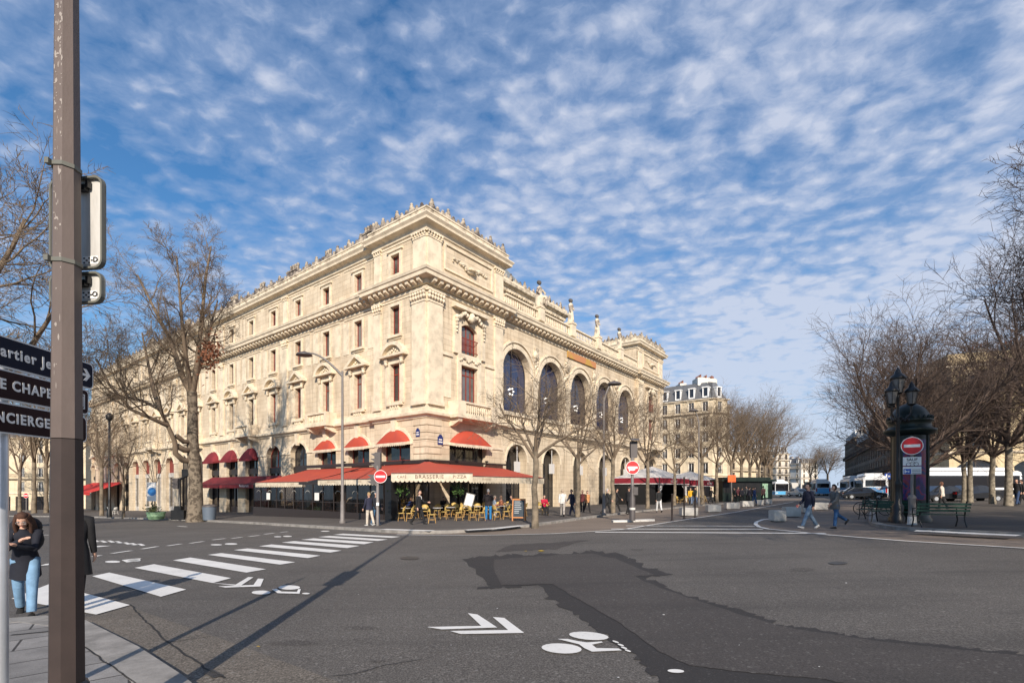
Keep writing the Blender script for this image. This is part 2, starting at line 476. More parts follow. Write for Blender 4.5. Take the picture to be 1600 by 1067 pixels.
# tan shared zone between kerb and the traffic lane
tan1 = [(560, 833), (675, 835), (750, 835.5), (862, 833), (940, 829.5), (975, 826.5), (1050, 814.5), (1147, 800), (1240, 784), (1275, 779), (1200, 779), (1100, 786), (977, 799), (835, 818), (700, 829)]
sheet('cycle_path', tan1, MT['tan'], 0.004)
tan2 = [(1209, 809.5), (1192, 812), (1183, 815), (1180, 819), (1184, 823), (1197, 826), (1239, 830), (1298, 836), (1412, 845), (1600, 856.5), (1900, 872), (2100, 845), (1600, 838), (1399, 826), (1357, 815), (1367, 788), (1370, 781), (1300, 781), (1262, 785), (1240, 795)]
sheet('path', tan2, MT['tan'], 0.004)
# square on the right
sq = [P(1357, 816), P(1360, 820), P(1372, 824), P(1399, 828), P(1480, 833), P(1600, 839.5), P(1900, 858), P(2300, 862)]
sqf = [Vector((90, 20, 0)), Vector((110, 60, 0)), Vector((62, 72, 0)), Vector((45, 62, 0))]
slab('square', [(p.x, p.y) for p in sq] + [(p.x, p.y) for p in sqf] + [(p.x, p.y) for p in (P(1367, 790), P(1358, 806))], MT['sq'], 0.12)
# near pavement at the camera's feet
nr = [P(-520, 985), P(-120, 975), P(20, 972), P(70, 968), P(134, 976), P(215, 1018), P(288, 1067), P(345, 1120), P(420, 1260), Vector((-0.6, 0.5, 0)), Vector((-0.5, -6, 0)), Vector((-16, -6, 0))]
slab('pavement', [(p.x, p.y) for p in nr], MT['flags'], 0.06, kw=0.32)
# brown strip along the near kerb
sheet('road_strip', [(134, 974), (100, 966), (150, 962), (204, 947), (222, 955), (300, 982), (380, 1010), (450, 1036), (525, 1064), (640, 1120), (640, 1230), (420, 1260), (345, 1120), (288, 1067), (215, 1018)], MT['asphalt_brown'], 0.004)
# cracks
def ribbon(pts, w):
    out = []
    rr = random.Random(len(pts) * 7)
    W3 = []
    for i in range(len(pts) - 1):
        a, b = Vector(pts[i]), Vector(pts[i + 1]); k = max(2, int((b - a).length / 0.12))
        for q in range(k): W3.append(a.lerp(b, q / k) + Vector((rr.uniform(-.012, .012), rr.uniform(-.012, .012), 0)))
    W3.append(Vector(pts[-1]))
    for i in range(len(W3) - 1):
        d = (W3[i + 1] - W3[i]).normalized(); n = Vector((-d.y, d.x, 0)) * (w / 2)
        out.append([W3[i] - n, W3[i + 1] - n, W3[i + 1] + n, W3[i] + n])
    return out
# tyre-polished bands, oil spots and small patches on the carriageway
MT['oil'] = asphalt_mat('oily_asphalt', (0.092, 0.084, 0.077), (0.080, 0.073, 0.067), 0.8, 50.0)
rr = random.Random(21)
for i in range(8):
    cx, cy = rr.uniform(380, 1500), rr.uniform(850, 1040); k = (cy - 790) / 200
    a = rr.uniform(10, 40) * k; b_ = a * rr.uniform(.08, .16)
    sheet('road_stain', [(cx + a * math.cos(t) * rr.uniform(.75, 1.2), cy + b_ * math.sin(t) * rr.uniform(.75, 1.2)) for t in [j * .3491 for j in range(18)]], MT['oil'], 0.0025 + 0.0001 * i)
MT['crack'] = mat('crack_filler', (0.02, 0.019, 0.018), 0.8)
cr = ribbon([P(*q) for q in [(204, 944), (222, 965), (253, 995), (285, 1020), (320, 1043), (352, 1060)]], 0.022)
cr += ribbon([P(*q) for q in [(262, 1004), (300, 999), (330, 994)]], 0.012)
cr += ribbon([P(*q) for q in [(520, 1056), (555, 1053), (600, 1040), (660, 1030)]], 0.009)
multi('road_crack', cr, MT['crack'], 0.008)
multi('pavement_crack', ribbon([P(q[0], q[1], 0.06) for q in [(134, 1010), (160, 1030), (190, 1052), (212, 1067)]], 0.016) + ribbon([P(q[0], q[1], 0.06) for q in [(18, 992), (50, 989), (78, 986)]], 0.05), MT['crack'], 0.004, 0.06)

# fresh patch with ragged sealed rim
def rag(pix, amp, seed, step=9):
    rr = random.Random(seed); out = []
    for i in range(len(pix)):
        a, b = pix[i], pix[(i + 1) % len(pix)]
        d = math.hypot(b[0] - a[0], b[1] - a[1]); k = max(1, int(d / step))
        for q in range(k):
            f = q / k
            out.append((a[0] + (b[0] - a[0]) * f + rr.uniform(-amp, amp), a[1] + (b[1] - a[1]) * f + rr.uniform(-amp, amp) * 0.28))
    return out
outer = [(726, 873), (772, 867.5), (870, 864.5), (930, 860), (975, 868), (1010, 884), (1046, 897), (1011, 903), (1069, 929), (1115, 943), (1162, 954), (1225, 977), (1300, 987), (1366, 997.5), (1480, 1008), (1600, 1021), (2100, 1062), (2100, 1260), (1150, 1260), (1100, 1120), (1031, 1062), (990, 1025), (937, 987.5), (911, 969), (862, 939), (840, 914), (746, 920), (768, 912), (745, 895)]
sheet('road_patch', rag(outer, 8, 3, 6), MT['asphalt_seal'], 0.005)
inner = [(772, 874), (900, 866), (925, 864), (960, 873), (1000, 888), (1022, 899), (990, 901), (1050, 925), (1120, 948), (1160, 962), (1235, 982), (1370, 1002), (1600, 1026), (2100, 1068), (2100, 1240), (1500, 1110), (1290, 1062), (1150, 1050), (1075, 1040), (1030, 1018), (970, 975), (900, 935), (862, 912), (785, 915), (772, 895)]
sheet('road_patch', rag(inner, 2.5, 5), MT['asphalt_new'], 0.010)
sheet('road_patch', rag([(774, 862), (800, 851), (930, 843), (900, 848), (868, 858)], 3, 9), MT['asphalt_new'], 0.005)

# zebra crossing
zs = [[(18, 936), (77, 913), (203, 946), (150, 961)],
      [(144, 900.6), (170.6, 895), (291, 921.6), (251.5, 933)], [(210, 887.5), (240.6, 881.8), (361, 903.7), (332.5, 911.5)],
      [(270, 875.7), (297.5, 871.3), (415.6, 889.7), (385, 895)], [(324.6, 867), (345.6, 864.3), (461.5, 878.7), (437.5, 882.5)],
      [(365.3, 859.5), (387, 857), (501, 868.3), (481, 872.2)], [(404.6, 853.5), (424.4, 850.8), (533.7, 860.4), (516.3, 863.5)],
      [(439.7, 847.7), (459.4, 845.5), (562, 853), (542.5, 856.5)], [(470.3, 843.3), (490, 841.2), (584, 847.3), (568.8, 850.4)],
      [(496.6, 839), (514, 837.3), (606, 843), (590.6, 845.2)], [(520.6, 835.5), (536, 833.8), (625.6, 838.6), (612.5, 840.4)],
      [(542.5, 832.4), (557.8, 831), (647.5, 835), (634.4, 836.8)], [(562, 829.8), (577, 828.8), (668, 832.3), (655, 833.6)]]
multi('crosswalk', zs[:11], MT['white'], 0.014)
# other paint
lines = []
def line(a, b, w0, w1=None):
    A, B = P(*a), P(*b); d = (B - A); d.z = 0; d.normalize(); n = Vector((-d.y, d.x, 0)); w1 = w1 or w0
    lines.append([A - n * w0 / 2, B - n * w1 / 2, B + n * w1 / 2, A + n * w0 / 2])
def polyline(pix, w):
    ps = [P(*q) for q in pix]; n = len(ps)
    L, Rr = [], []
    for i in range(n):
        d = (ps[min(i + 1, n - 1)] - ps[max(i - 1, 0)]); d.z = 0; d.normalize(); k = Vector((-d.y, d.x, 0)) * w / 2
        L.append(ps[i] + k); Rr.append(ps[i] - k)
    for i in range(n - 1): lines.append([Rr[i], Rr[i + 1], L[i + 1], L[i]])
polyline([(620, 835.5), (675, 836), (750, 836.5), (862, 834), (940, 829.5), (975, 827), (1050, 815), (1147, 800.5), (1200, 791), (1240, 784)], 0.14)
polyline([(1211, 809.8), (1192, 811.8), (1182, 815.5), (1180.5, 819), (1186, 823.2), (1200, 826.5), (1239, 830.3), (1298, 836.2), (1412, 845.3), (1600, 856.8), (1900, 873)], 0.16)
line((978, 821.6), (1180, 822.2), 0.22); line((955, 826.6), (1192, 827), 0.28); line((930, 831.5), (1290, 833.5), 0.32)
for a, b in [((222, 858), (246, 854)), ((262, 853), (283, 850)), ((297, 849), (318, 846)), ((332, 843.7), (352, 841.5)), ((362, 841.4), (378, 839.4)), ((389, 838.5), (405, 836.5)),
             ((413, 834.8), (428, 833)), ((438, 831.8), (450, 830.6)), ((175, 865), (205, 860.5)), ((146, 870), (156, 868)), ((60, 836), (76, 836)), ((68, 884), (78, 881)), ((278, 822), (292, 823))]:
    line(a, b, 0.16)
# worn lettering-like strokes of the bus lane
for (x, y) in ((146, 845), (158, 846), (170, 846), (182, 847), (195, 849), (205, 850), (217, 851)):
    line((x, y - 1.2), (x + 7, y + 1.2), 0.12); line((x + 1, y + 1.6), (x + 9, y + 1.8), 0.10)
line((146, 853.8), (164, 854), 0.4)
multi('lane_line', lines, MT['white'], 0.016)
# raised white kerb strips at the pavement's crossings
lines = []
def strip(pix, w, h=0.12):
    ps = [P(q[0], q[1], h) for q in pix]; out = []
    for i in range(len(ps) - 1):
        a, b = ps[i], ps[i + 1]; d = (b - a); d.z = 0; d.normalize(); n = Vector((-d.y, d.x, 0)) * w / 2
        out.append([a - n, b - n, b + n, a + n])
    return out
multi('crossing_strip', strip([(598, 826.5), (640, 828), (676, 829)], 0.45) + strip([(728, 828), (775, 825.5), (815, 821)], 0.45), MT['white'], 0.008, 0.12)
multi('crossing_strip', strip([(1430, 829), (1455, 829.8), (1500, 832.3), (1592, 836.5)], 0.55), MT['white'], 0.008, 0.12)

# chevrons and cycle symbols
def pc(pts): return [tuple(p) for p in pts]
sym = []
sym.append([(668, 981), (668.5, 980.6), (752, 979), (731, 959), (746, 961), (777, 981.5), (690, 984.5)])
sym.append([(703, 987), (794, 985.5), (770, 965), (788, 966.5), (819, 990), (720, 991.8)])
def ell(cx, cy, rx, ry, rot=0.0, n=18):
    return [(cx + rx * math.cos(a) * math.cos(rot) - ry * math.sin(a) * math.sin(rot), cy + ry * math.sin(a) * math.cos(rot) + rx * math.cos(a) * math.sin(rot)) for a in [2 * math.pi * i / n for i in range(n)]]
sym.append(ell(877.5, 1014.5, 31.5, 7.8, 0.06)); sym.append(ell(920, 994.7, 31, 6.2, 0.08))
sym.append([(871, 999.5), (887, 999.5), (903, 1003), (917, 1005), (940, 1003.5), (942, 1005), (925, 1008.5), (932, 1014), (966, 1014.5), (972, 1017.5), (925, 1019.5), (913, 1014), (905, 1008)])
for q in [(962, 1004), (970, 1009), (975, 1013.5), (981, 1018)]: sym.append(ell(q[0], q[1], 5.5, 1.3, 0.3, 8))
sym.append(ell(1056, 1050, 13, 2.8, 0.05))
# small set beside the crossing
sym.append([(329, 911), (368, 914), (388, 902), (396, 902.5), (375, 916.5)]); sym.append([(341, 916.7), (396, 914.5), (403, 904.5), (412, 905), (407, 916.8), (352, 918.6)])
sym.append(ell(408, 926.4, 14.8, 3.1)); sym.append(ell(452, 918.5, 17, 3.4)); sym.append([(425, 921.5), (432, 920.5), (440, 925), (464, 925.5), (466, 921), (470, 921), (468, 928.3), (434, 927.5)]); sym.append(ell(478, 928, 6, 1.2))
sym.append(ell(176, 878, 12, 1.7)); sym.append([(190, 875.5), (205, 873.5), (221, 872.6), (215, 877), (198, 879)]); sym.append(ell(210, 875.8, 10, 2))
sym.append(ell(338, 851.3, 9, 1.1)); sym.append(ell(361, 850, 10, 1.3)); sym.append(ell(434, 838.6, 6, .8)); sym.append(ell(449, 838, 7, 1)); sym.append(ell(508, 830, 7, .7))
multi('cycle_symbol', sym, MT['white'], 0.014)

# litter and iron covers on the carriageway
lit = [[(x - w, y), (x, y - w * .25), (x + w, y + .1), (x + .2 * w, y + w * .28)] for x, y, w in ((1037, 962, 2.4), (777, 952, 1.6), (966, 1061, 2.5), (1280, 1044, 2.0), (1322, 912, 2.0), (705, 1010, 1.2), (560, 930, 1.0), (1155, 1010, 1.3), (640, 905, 1.0))]
multi('litter', lit, MT['white'], 0.020)
multi('fallen_leaf', [[(840, 861), (846, 860), (851, 861.3), (845, 862)], [(818, 861.5), (822, 861), (824, 861.8)], [(400, 1012), (404, 1011), (407, 1013)]], mat('yellow_leaf', (.5, .33, .03), .8), 0.020)
MT['iron'] = mat('cast_iron_cover', (.07, .065, .06), .6, var=.5, vs=30, bump=.4, bs=60)
sheet('manhole_cover', ell(640, 872, 15, 2.6), MT['iron'], 0.012); sheet('manhole_cover', ell(1310, 880, 15, 2.4), MT['iron'], 0.012)
dg = []
for i in range(7): dg.append([(316 + i * 2.6, 1052 + i * 1.3), (334 + i * 2.4, 1048 + i * 1.3), (335 + i * 2.4, 1049 + i * 1.3), (317 + i * 2.6, 1053.2 + i * 1.3)])
multi('drain_grate', dg, MT['iron'], 0.014)
# ------------------------------------------------------------ the corner theatre
MT['awn_red'] = mat('red_awning_canvas', (0.43, 0.060, 0.028), 0.8, col2=(0.35, 0.055, 0.038), vs=1.1, lo=.4, hi=.7)
MT['awn_dark'] = mat('dark_red_awning_canvas', (0.20, 0.018, 0.024), 0.8, var=0.3, vs=1.5)
MT['awn_bright'] = mat('bright_red_awning_canvas', (0.60, 0.030, 0.022), 0.8, var=0.2, vs=1.5)
MT['cream'] = mat('cream_canvas', (0.70, 0.61, 0.47), 0.85, var=0.35, vs=2.2)
MT['letter_brown'] = mat('brown_lettering', (0.10, 0.05, 0.035), 0.8)
MT['letter_white'] = mat('white_lettering', (0.75, 0.73, 0.70), 0.7)
MT['metal_dark'] = mat('dark_metal', (0.03, 0.03, 0.032), 0.5, metal=0.4)
MT['orange'] = mat('orange_banner_cloth', (0.50, 0.22, 0.10), 0.8, col2=(0.48, 0.29, 0.07), vs=0.5, lo=0.48, hi=0.56)
MT['blue_enamel'] = mat('blue_enamel', (0.02, 0.03, 0.14), 0.35)
MT['chandelier'] = mat('lit_chandelier', (0.8, 0.8, 0.8), 0.5, emit=((1.0, 0.93, 0.8), 1.6))
MT['lamp_glass'] = mat('frosted_lamp_glass', (0.62, 0.60, 0.58), 0.4)
MT['brick_red'] = mat('red_shutter', (0.23, 0.045, 0.035), 0.7, var=0.2, vs=3)
MT['whitewash'] = mat('whitewashed_boards', (0.62, 0.58, 0.52), 0.85, col2=(0.32, 0.30, 0.28), vs=2.0)

def FR(s, o, z): return Vector((s, -o, z))
def FL(s, o, z): return Vector((-o, s, z))
def fbox(mb, F, s0, s1, o0, o1, z0, z1):
    vs = [F(s, o, z) for z in (z0, z1) for o in (o0, o1) for s in (s0, s1)]
    mb.add(vs, [(0, 2, 3, 1), (4, 5, 7, 6), (0, 1, 5, 4), (2, 6, 7, 3), (0, 4, 6, 2), (1, 3, 7, 5)])
def arc_pts(a, b, zs, rise, n=14):
    """points of an arch from left spring to right spring"""
    c = (a + b) / 2; w = (b - a) / 2
    if rise >= w - 1e-4:
        return [(c - w * math.cos(math.pi * i / n), zs + rise * math.sin(math.pi * i / n)) for i in range(n + 1)]
    Rr = (w * w + rise * rise) / (2 * rise); cz = zs + rise - Rr; th = math.asin(w / Rr)
    return [(c + Rr * math.sin(-th + 2 * th * i / n), cz + Rr * math.cos(-th + 2 * th * i / n)) for i in range(n + 1)]
def panel(mb, F, s0, s1, z0, z1, o, op=None, depth=0.45):
    def q(a, b, c, d): mb.add([F(a, o, c), F(b, o, c), F(b, o, d), F(a, o, d)], [(0, 1, 2, 3)])
    if not op: q(s0, s1, z0, z1); return
    a, b, c = op[1], op[2], op[3]
    if a > s0: q(s0, a, z0, z1)
    if b < s1: q(b, s1, z0, z1)
    if c > z0: q(a, b, z0, c)
    i = o - depth
    if op[0] == 'rect':
        d = op[4]
        if d < z1: q(a, b, d, z1)
        loop = [(a, c), (a, d), (b, d), (b, c)]
    else:
        ap = arc_pts(a, b, op[4], op[5])
        for k in range(len(ap) - 1):
            p, r = ap[k], ap[k + 1]
            mb.add([F(p[0], o, p[1]), F(r[0], o, r[1]), F(r[0], o, z1), F(p[0], o, z1)], [(0, 1, 2, 3)])
        loop = [(a, c)] + ap + [(b, c)]
    for k in range(len(loop)):
        p, r = loop[k], loop[(k + 1) % len(loop)]
        mb.add([F(p[0], o, p[1]), F(r[0], o, r[1]), F(r[0], i, r[1]), F(p[0], i, p[1])], [(0, 1, 2, 3)])
def window(parent, F, op, o, fm, gm, mull=1, trans=0.72, fw=0.075, rail=None):
    """casement: frame mesh (part) with its panes (sub-part); o = outer face of the frame"""
    mb = M(); a, b, c = op[1], op[2], op[3]
    if op[0] == 'rect':
        top = op[4]; loop = [(a, c), (a, top), (b, top), (b, c)]
        zt = top
    else:
        loop = [(a, c)] + arc_pts(a, b, op[4], op[5]) + [(b, c)]
        zt = op[4]; top = op[4] + op[5]
    cx = (a + b) / 2; cz = (c + top) / 2
    def inn(p): 
        dx = fw if p[0] < cx - 1e-3 else (-fw if p[0] > cx + 1e-3 else 0)
        dz = fw if p[1] < cz else -fw
        return (p[0] + dx, p[1] + dz)
    L2 = [inn(p) for p in loop]
    for k in range(len(loop)):
        p, r, r2, p2 = loop[k], loop[(k + 1) % len(loop)], L2[(k + 1) % len(loop)], L2[k]
        mb.add([F(p[0], o, p[1]), F(r[0], o, r[1]), F(r2[0], o, r2[1]), F(p2[0], o, p2[1])], [(0, 1, 2, 3)])
        mb.add([F(p2[0], o, p2[1]), F(r2[0], o, r2[1]), F(r2[0], o - 0.06, r2[1]), F(p2[0], o - 0.06, p2[1])], [(0, 1, 2, 3)])
    for j in range(mull):
        x = a + (b - a) * (j + 1) / (mull + 1)
        fbox(mb, F, x - 0.045, x + 0.045, o - 0.06, o - 0.003, c + fw, (top if op[0] != 'rect' and abs(x - cx) < 0.1 else zt) - fw)
    if trans:
        z = c + (zt - c) * trans
        fbox(mb, F, a + fw, b - fw, o - 0.06, o - 0.008, z - 0.04, z + 0.04)
    fr = mb.build('window', fm, parent)
    mp = M()
    if op[0] == 'rect': mp.add([F(p[0], o - 0.05, p[1]) for p in loop], [(0, 1, 2, 3)])
    else: mp.add([F(p[0], o - 0.05, p[1]) for p in loop], [tuple(range(len(loop)))])
    mp.build('pane', gm, fr, fix=False)
    return fr
def sweep(mb, path, prof, closed=False, zoff=0):
    """profile (out, z) swept along a plan path; outward is to the right of travel"""
    n = len(path); pts = [Vector((p[0], p[1], 0)) for p in path]; rings = []
    for i in range(n):
        if closed or 0 < i < n - 1:
            a = (pts[i] - pts[i - 1]).normalized(); b = (pts[(i + 1) % n] - pts[i]).normalized()
        elif i == 0: a = b = (pts[1] - pts[0]).normalized()
        else: a = b = (pts[i] - pts[i - 1]).normalized()
        na = Vector((a.y, -a.x, 0)); nb = Vector((b.y, -b.x, 0)); m = (na + nb).normalized(); k = 1 / max(0.3, m.dot(na))
        rings.append([pts[i] + m * (k * o) + Vector((0, 0, z)) for o, z in prof])
    vs = [q for r in rings for q in r]; k = len(prof); fs = []
    for i in range(n if closed else n - 1):
        i2 = (i + 1) % n
        for j in range(k - 1): fs.append((i * k + j, i2 * k + j, i2 * k + j + 1, i * k + j + 1))
    mb.add(vs, fs)
    if not closed: mb.add(rings[0], [tuple(range(k))]); mb.add(rings[-1], [tuple(range(k))])

TH = empty('theatre_building', CO, ANG, 'large cream limestone theatre with arched windows and red cafe awnings on the corner', 'theatre')
S_ = MT['stone']; TR = MT['stone_trim']; OR = MT['stone_orn']
WO = -0.35                       # main wall plane, pavilions stand at 0
LEN_L, LEN_R = 92.0, 47.5
bays = [(3.55, 0.0)] + [(8.8 + 4.82 * k, WO) for k in range(18)]
edges = [0.0, 6.2] + [8.8 + 4.82 * (k + 0.5) for k in range(18)]
edges[-1] = LEN_L
wall = M(); trim = M(); orn = M()
Z0 = -5.0
for i, (c, o) in enumerate(bays):
    s0, s1 = edges[i], edges[i + 1]
    aw = 1.72 if i == 0 else 1.47
    ops = [('arch', c - aw, c + aw, 0.0 if i < 3 else Z0, 5.55, 1.0 if i == 0 else 0.85), ('rect', c - 0.575, c + 0.575, 8.8, 11.7), ('rect', c - 0.55, c + 0.55, 14.0, 16.2), ('rect', c - 0.52, c + 0.52, 18.65, 20.2)]
    if i >= 3: ops[0] = ('arch', c - aw, c + aw, Z0 + 0.5, 5.55, 0.85)
    panel(wall, FL, s0, s1, Z0, 7.3, o, ops[0], 0.55)
    panel(wall, FL, s0, s1, 7.3, 12.9, o, ops[1], 0.38)
    panel(wall, FL, s0, s1, 12.9, 17.0, o, ops[2], 0.35)
    panel(wall, FL, s0, s1, 17.0, 21.6, o, ops[3], 0.30)
    red = i < 5
    fm = MT['redwood'] if red else MT['brownwood']
    gm = MT['curtain'] if i in (5, 9, 14) else MT['glass']
    window(TH, FL, ops[1], o - 0.30, fm, MT['glass'], 1, 0.74)
    window(TH, FL, ops[2], o - 0.28, fm, gm, 1, 0)
    window(TH, FL, ops[3], o - 0.24, fm, MT['curtain'] if i in (5, 6) else MT['glass'], 1, 0)
    # mezzanine arch window above the shop front
    zb = 4.15
    aop = ('arch', c - aw + 0.02, c + aw - 0.02, zb, 5.55, ops[0][5] - 0.02)
    if 10 <= i <= 13:
        window(TH, FL, aop, o - 0.45, MT['brick_red'], MT['brick_red'], 0, 0)
    else:
        window(TH, FL, aop, o - 0.45, MT['redwood'] if i in (0, 1, 2, 4) else MT['dark'], MT['glass_dark'] if i < 9 else MT['glass'], 1, 0.0)
    # shop front below
    sh = M(); fbox(sh, FL, c - aw + 0.01, c + aw - 0.01, o - 0.52, o - 0.30, 3.55, zb - 0.01)
    fbox(sh, FL, c - aw + 0.01, c - aw + 0.16, o - 0.50, o - 0.36, Z0, 3.55); fbox(sh, FL, c + aw - 0.16, c + aw - 0.01, o - 0.50, o - 0.36, Z0, 3.55)
    fbox(sh, FL, c - 0.06, c + 0.06, o - 0.50, o - 0.36, Z0, 3.55)
    gy = zg(*(AB(0, c).x, AB(0, c).y))
    fbox(sh, FL, c - aw + 0.16, c + aw - 0.16, o - 0.49, o - 0.40, Z0, gy + 0.75)
    fr = sh.build('shop_front', MT['whitewash'] if 10 <= i <= 13 else MT['dark'], TH)
    gp = M(); gp.add([FL(c - aw + .1, o - 0.46, Z0), FL(c + aw - .1, o - 0.46, Z0), FL(c + aw - .1, o - 0.46, 3.6), FL(c - aw + .1, o - 0.46, 3.6)], [(0, 1, 2, 3)])
    gp.build('pane', MT['glass_dark'] if not 10 <= i <= 13 else MT['glass'], fr, fix=False)
    # ---- mouldings
    # arch keystone, impost
    fbox(trim, FL, s0 if i else 1.5, c - aw - 0.001, o + 0.002, o + 0.09, 5.35, 5.55)
    fbox(trim, FL, c + aw + 0.001, s1 - 0.001, o + 0.002, o + 0.09, 5.35, 5.55)
    ap = arc_pts(c - aw, c + aw, 5.55, ops[0][5]); ao = arc_pts(c - aw - 0.28, c + aw + 0.28, 5.55, ops[0][5] + 0.26)
    for k in range(len(ap) - 1):
        v4 = [ap[k], ap[k + 1], ao[k + 1], ao[k]]
        trim.add([FL(p[0], o + 0.07, p[1]) for p in v4] + [FL(p[0], o, p[1]) for p in v4], [(0, 1, 2, 3), (3, 2, 6, 7), (0, 4, 5, 1)])
    trim.add([FL(c - 0.16, o + 0.22, 6.15), FL(c + 0.16, o + 0.22, 6.15), FL(c + 0.26, o + 0.3, 7.28), FL(c - 0.26, o + 0.3, 7.28),
              FL(c - 0.16, o, 6.15), FL(c + 0.16, o, 6.15), FL(c + 0.26, o, 7.28), FL(c - 0.26, o, 7.28)], [(0, 1, 2, 3), (0, 3, 7, 4), (1, 5, 6, 2), (0, 4, 5, 1)])
    # first floor surround
    for sg in (-1, 1):
        x = c + sg * 0.575
        fbox(trim, FL, min(x, x + sg * 0.2), max(x, x + sg * 0.2), o + 0.002, o + 0.10, 8.6, 11.95)
        x2 = c + sg * 0.80
        fbox(trim, FL, min(x2, x2 + sg * 0.26), max(x2, x2 + sg * 0.26), o + 0.002, o + 0.16, 8.6, 11.55)
        orn.ball(FL(c + sg * 0.93, o + 0.2, 11.75), 0.2, 6, 5, (0.9, 0.9, 1.0))
        fbox(trim, FL, c + sg * 0.93 - 0.15, c + sg * 0.93 + 0.15, o + 0.002, o + 0.28, 11.92, 12.18)
        if i: 
            # sunk wall panels beside the windows
            for (zz0, zz1) in ((13.6, 16.35), ):
                x3 = c + sg * 1.75
                fbox(trim, FL, x3 - 0.42, x3 + 0.42, o + 0.003, o + 0.035, zz0, zz1)
    fbox(trim, FL, c - 0.575, c + 0.575, o + 0.002, o + 0.10, 11.7, 11.95)
    fbox(trim, FL, c - 0.95, c + 0.95, o + 0.002, o + 0.06, 11.95, 12.18)
    fbox(trim, FL, c - 0.95, c + 0.95, o + 0.002, o + 0.22, 8.45, 8.62)
    for q in range(4): fbox(trim, FL, c - 0.5 + q * 0.3, c - 0.38 + q * 0.3, o + 0.002, o + 0.16, 8.18, 8.44)
    # second floor surround
    for sg in (-1, 1):
        x = c + sg * 0.55
        fbox(trim, FL, min(x, x + sg * 0.18), max(x, x + sg * 0.18), o + 0.002, o + 0.09, 13.9, 16.42)
    fbox(trim, FL, c - 0.55, c + 0.55, o + 0.002, o + 0.09, 16.2, 16.42)
    fbox(trim, FL, c - 0.85, c + 0.85, o + 0.002, o + 0.24, 13.72, 13.9)
    fbox(trim, FL, c - 0.75, c + 0.75, o + 0.002, o + 0.10, 13.58, 13.72)
    # attic surround
    for sg in (-1, 1):
        x = c + sg * 0.52
        fbox(trim, FL, min(x, x + sg * 0.24), max(x, x + sg * 0.24), o + 0.002, o + 0.08, 18.55, 20.45)
    fbox(trim, FL, c - 0.52, c + 0.52, o + 0.002, o + 0.08, 20.2, 20.45)
    fbox(trim, FL, c - 0.92, c + 0.92, o + 0.002, o + 0.18, 20.45, 20.57)
    fbox(trim, FL, c - 0.85, c + 0.85, o + 0.002, o + 0.24, 18.4, 18.55)
    # panel lines of the storey tops
    fbox(trim, FL, s0 + 0.35, s1 - 0.35, o + 0.002, o + 0.06, 16.55, 16.68)
    fbox(trim, FL, s0 + 0.35, s1 - 0.35, o + 0.002, o + 0.05, 20.85, 20.97)
    # pediment
    pd = M(); tri = (i % 2 == 1)
    zb, zt = 12.2, 13.25
    fbox(pd, FL, c - 1.5, c + 1.5, o + 0.002, o + 0.50, zb, zb + 0.16)
    if tri:
        outer = [(c - 1.5, zb + 0.162), (c, zt + 0.1), (c + 1.5, zb + 0.162)]; inner = [(c - 1.05, zb + 0.162), (c, zt - 0.18), (c + 1.05, zb + 0.162)]
    else:
        outer = arc_pts(c - 1.5, c + 1.5, zb + 0.162, 1.0, 12); inner = arc_pts(c - 1.15, c + 1.15, zb + 0.162, 0.72, 12)
    for k in range(len(outer) - 1):
        v4 = [outer[k], outer[k + 1], inner[k + 1], inner[k]]
        pd.add([FL(p[0], o + 0.46, p[1]) for p in v4] + [FL(p[0], o, p[1]) for p in v4], [(0, 1, 2, 3), (0, 4, 5, 1), (3, 2, 6, 7)])
    pd.add([FL(p[0], o + 0.10, p[1]) for p in inner], [tuple(range(len(inner)))])
    for q in range(-3, 4): pd.ball(FL(c + q * 0.22, o + 0.16, zb + 0.26 + 0.13 * (3 - abs(q)) * (1 if not tri else 0.8)), 0.10, 5, 4)
    pd.build('pediment', TR, TH)
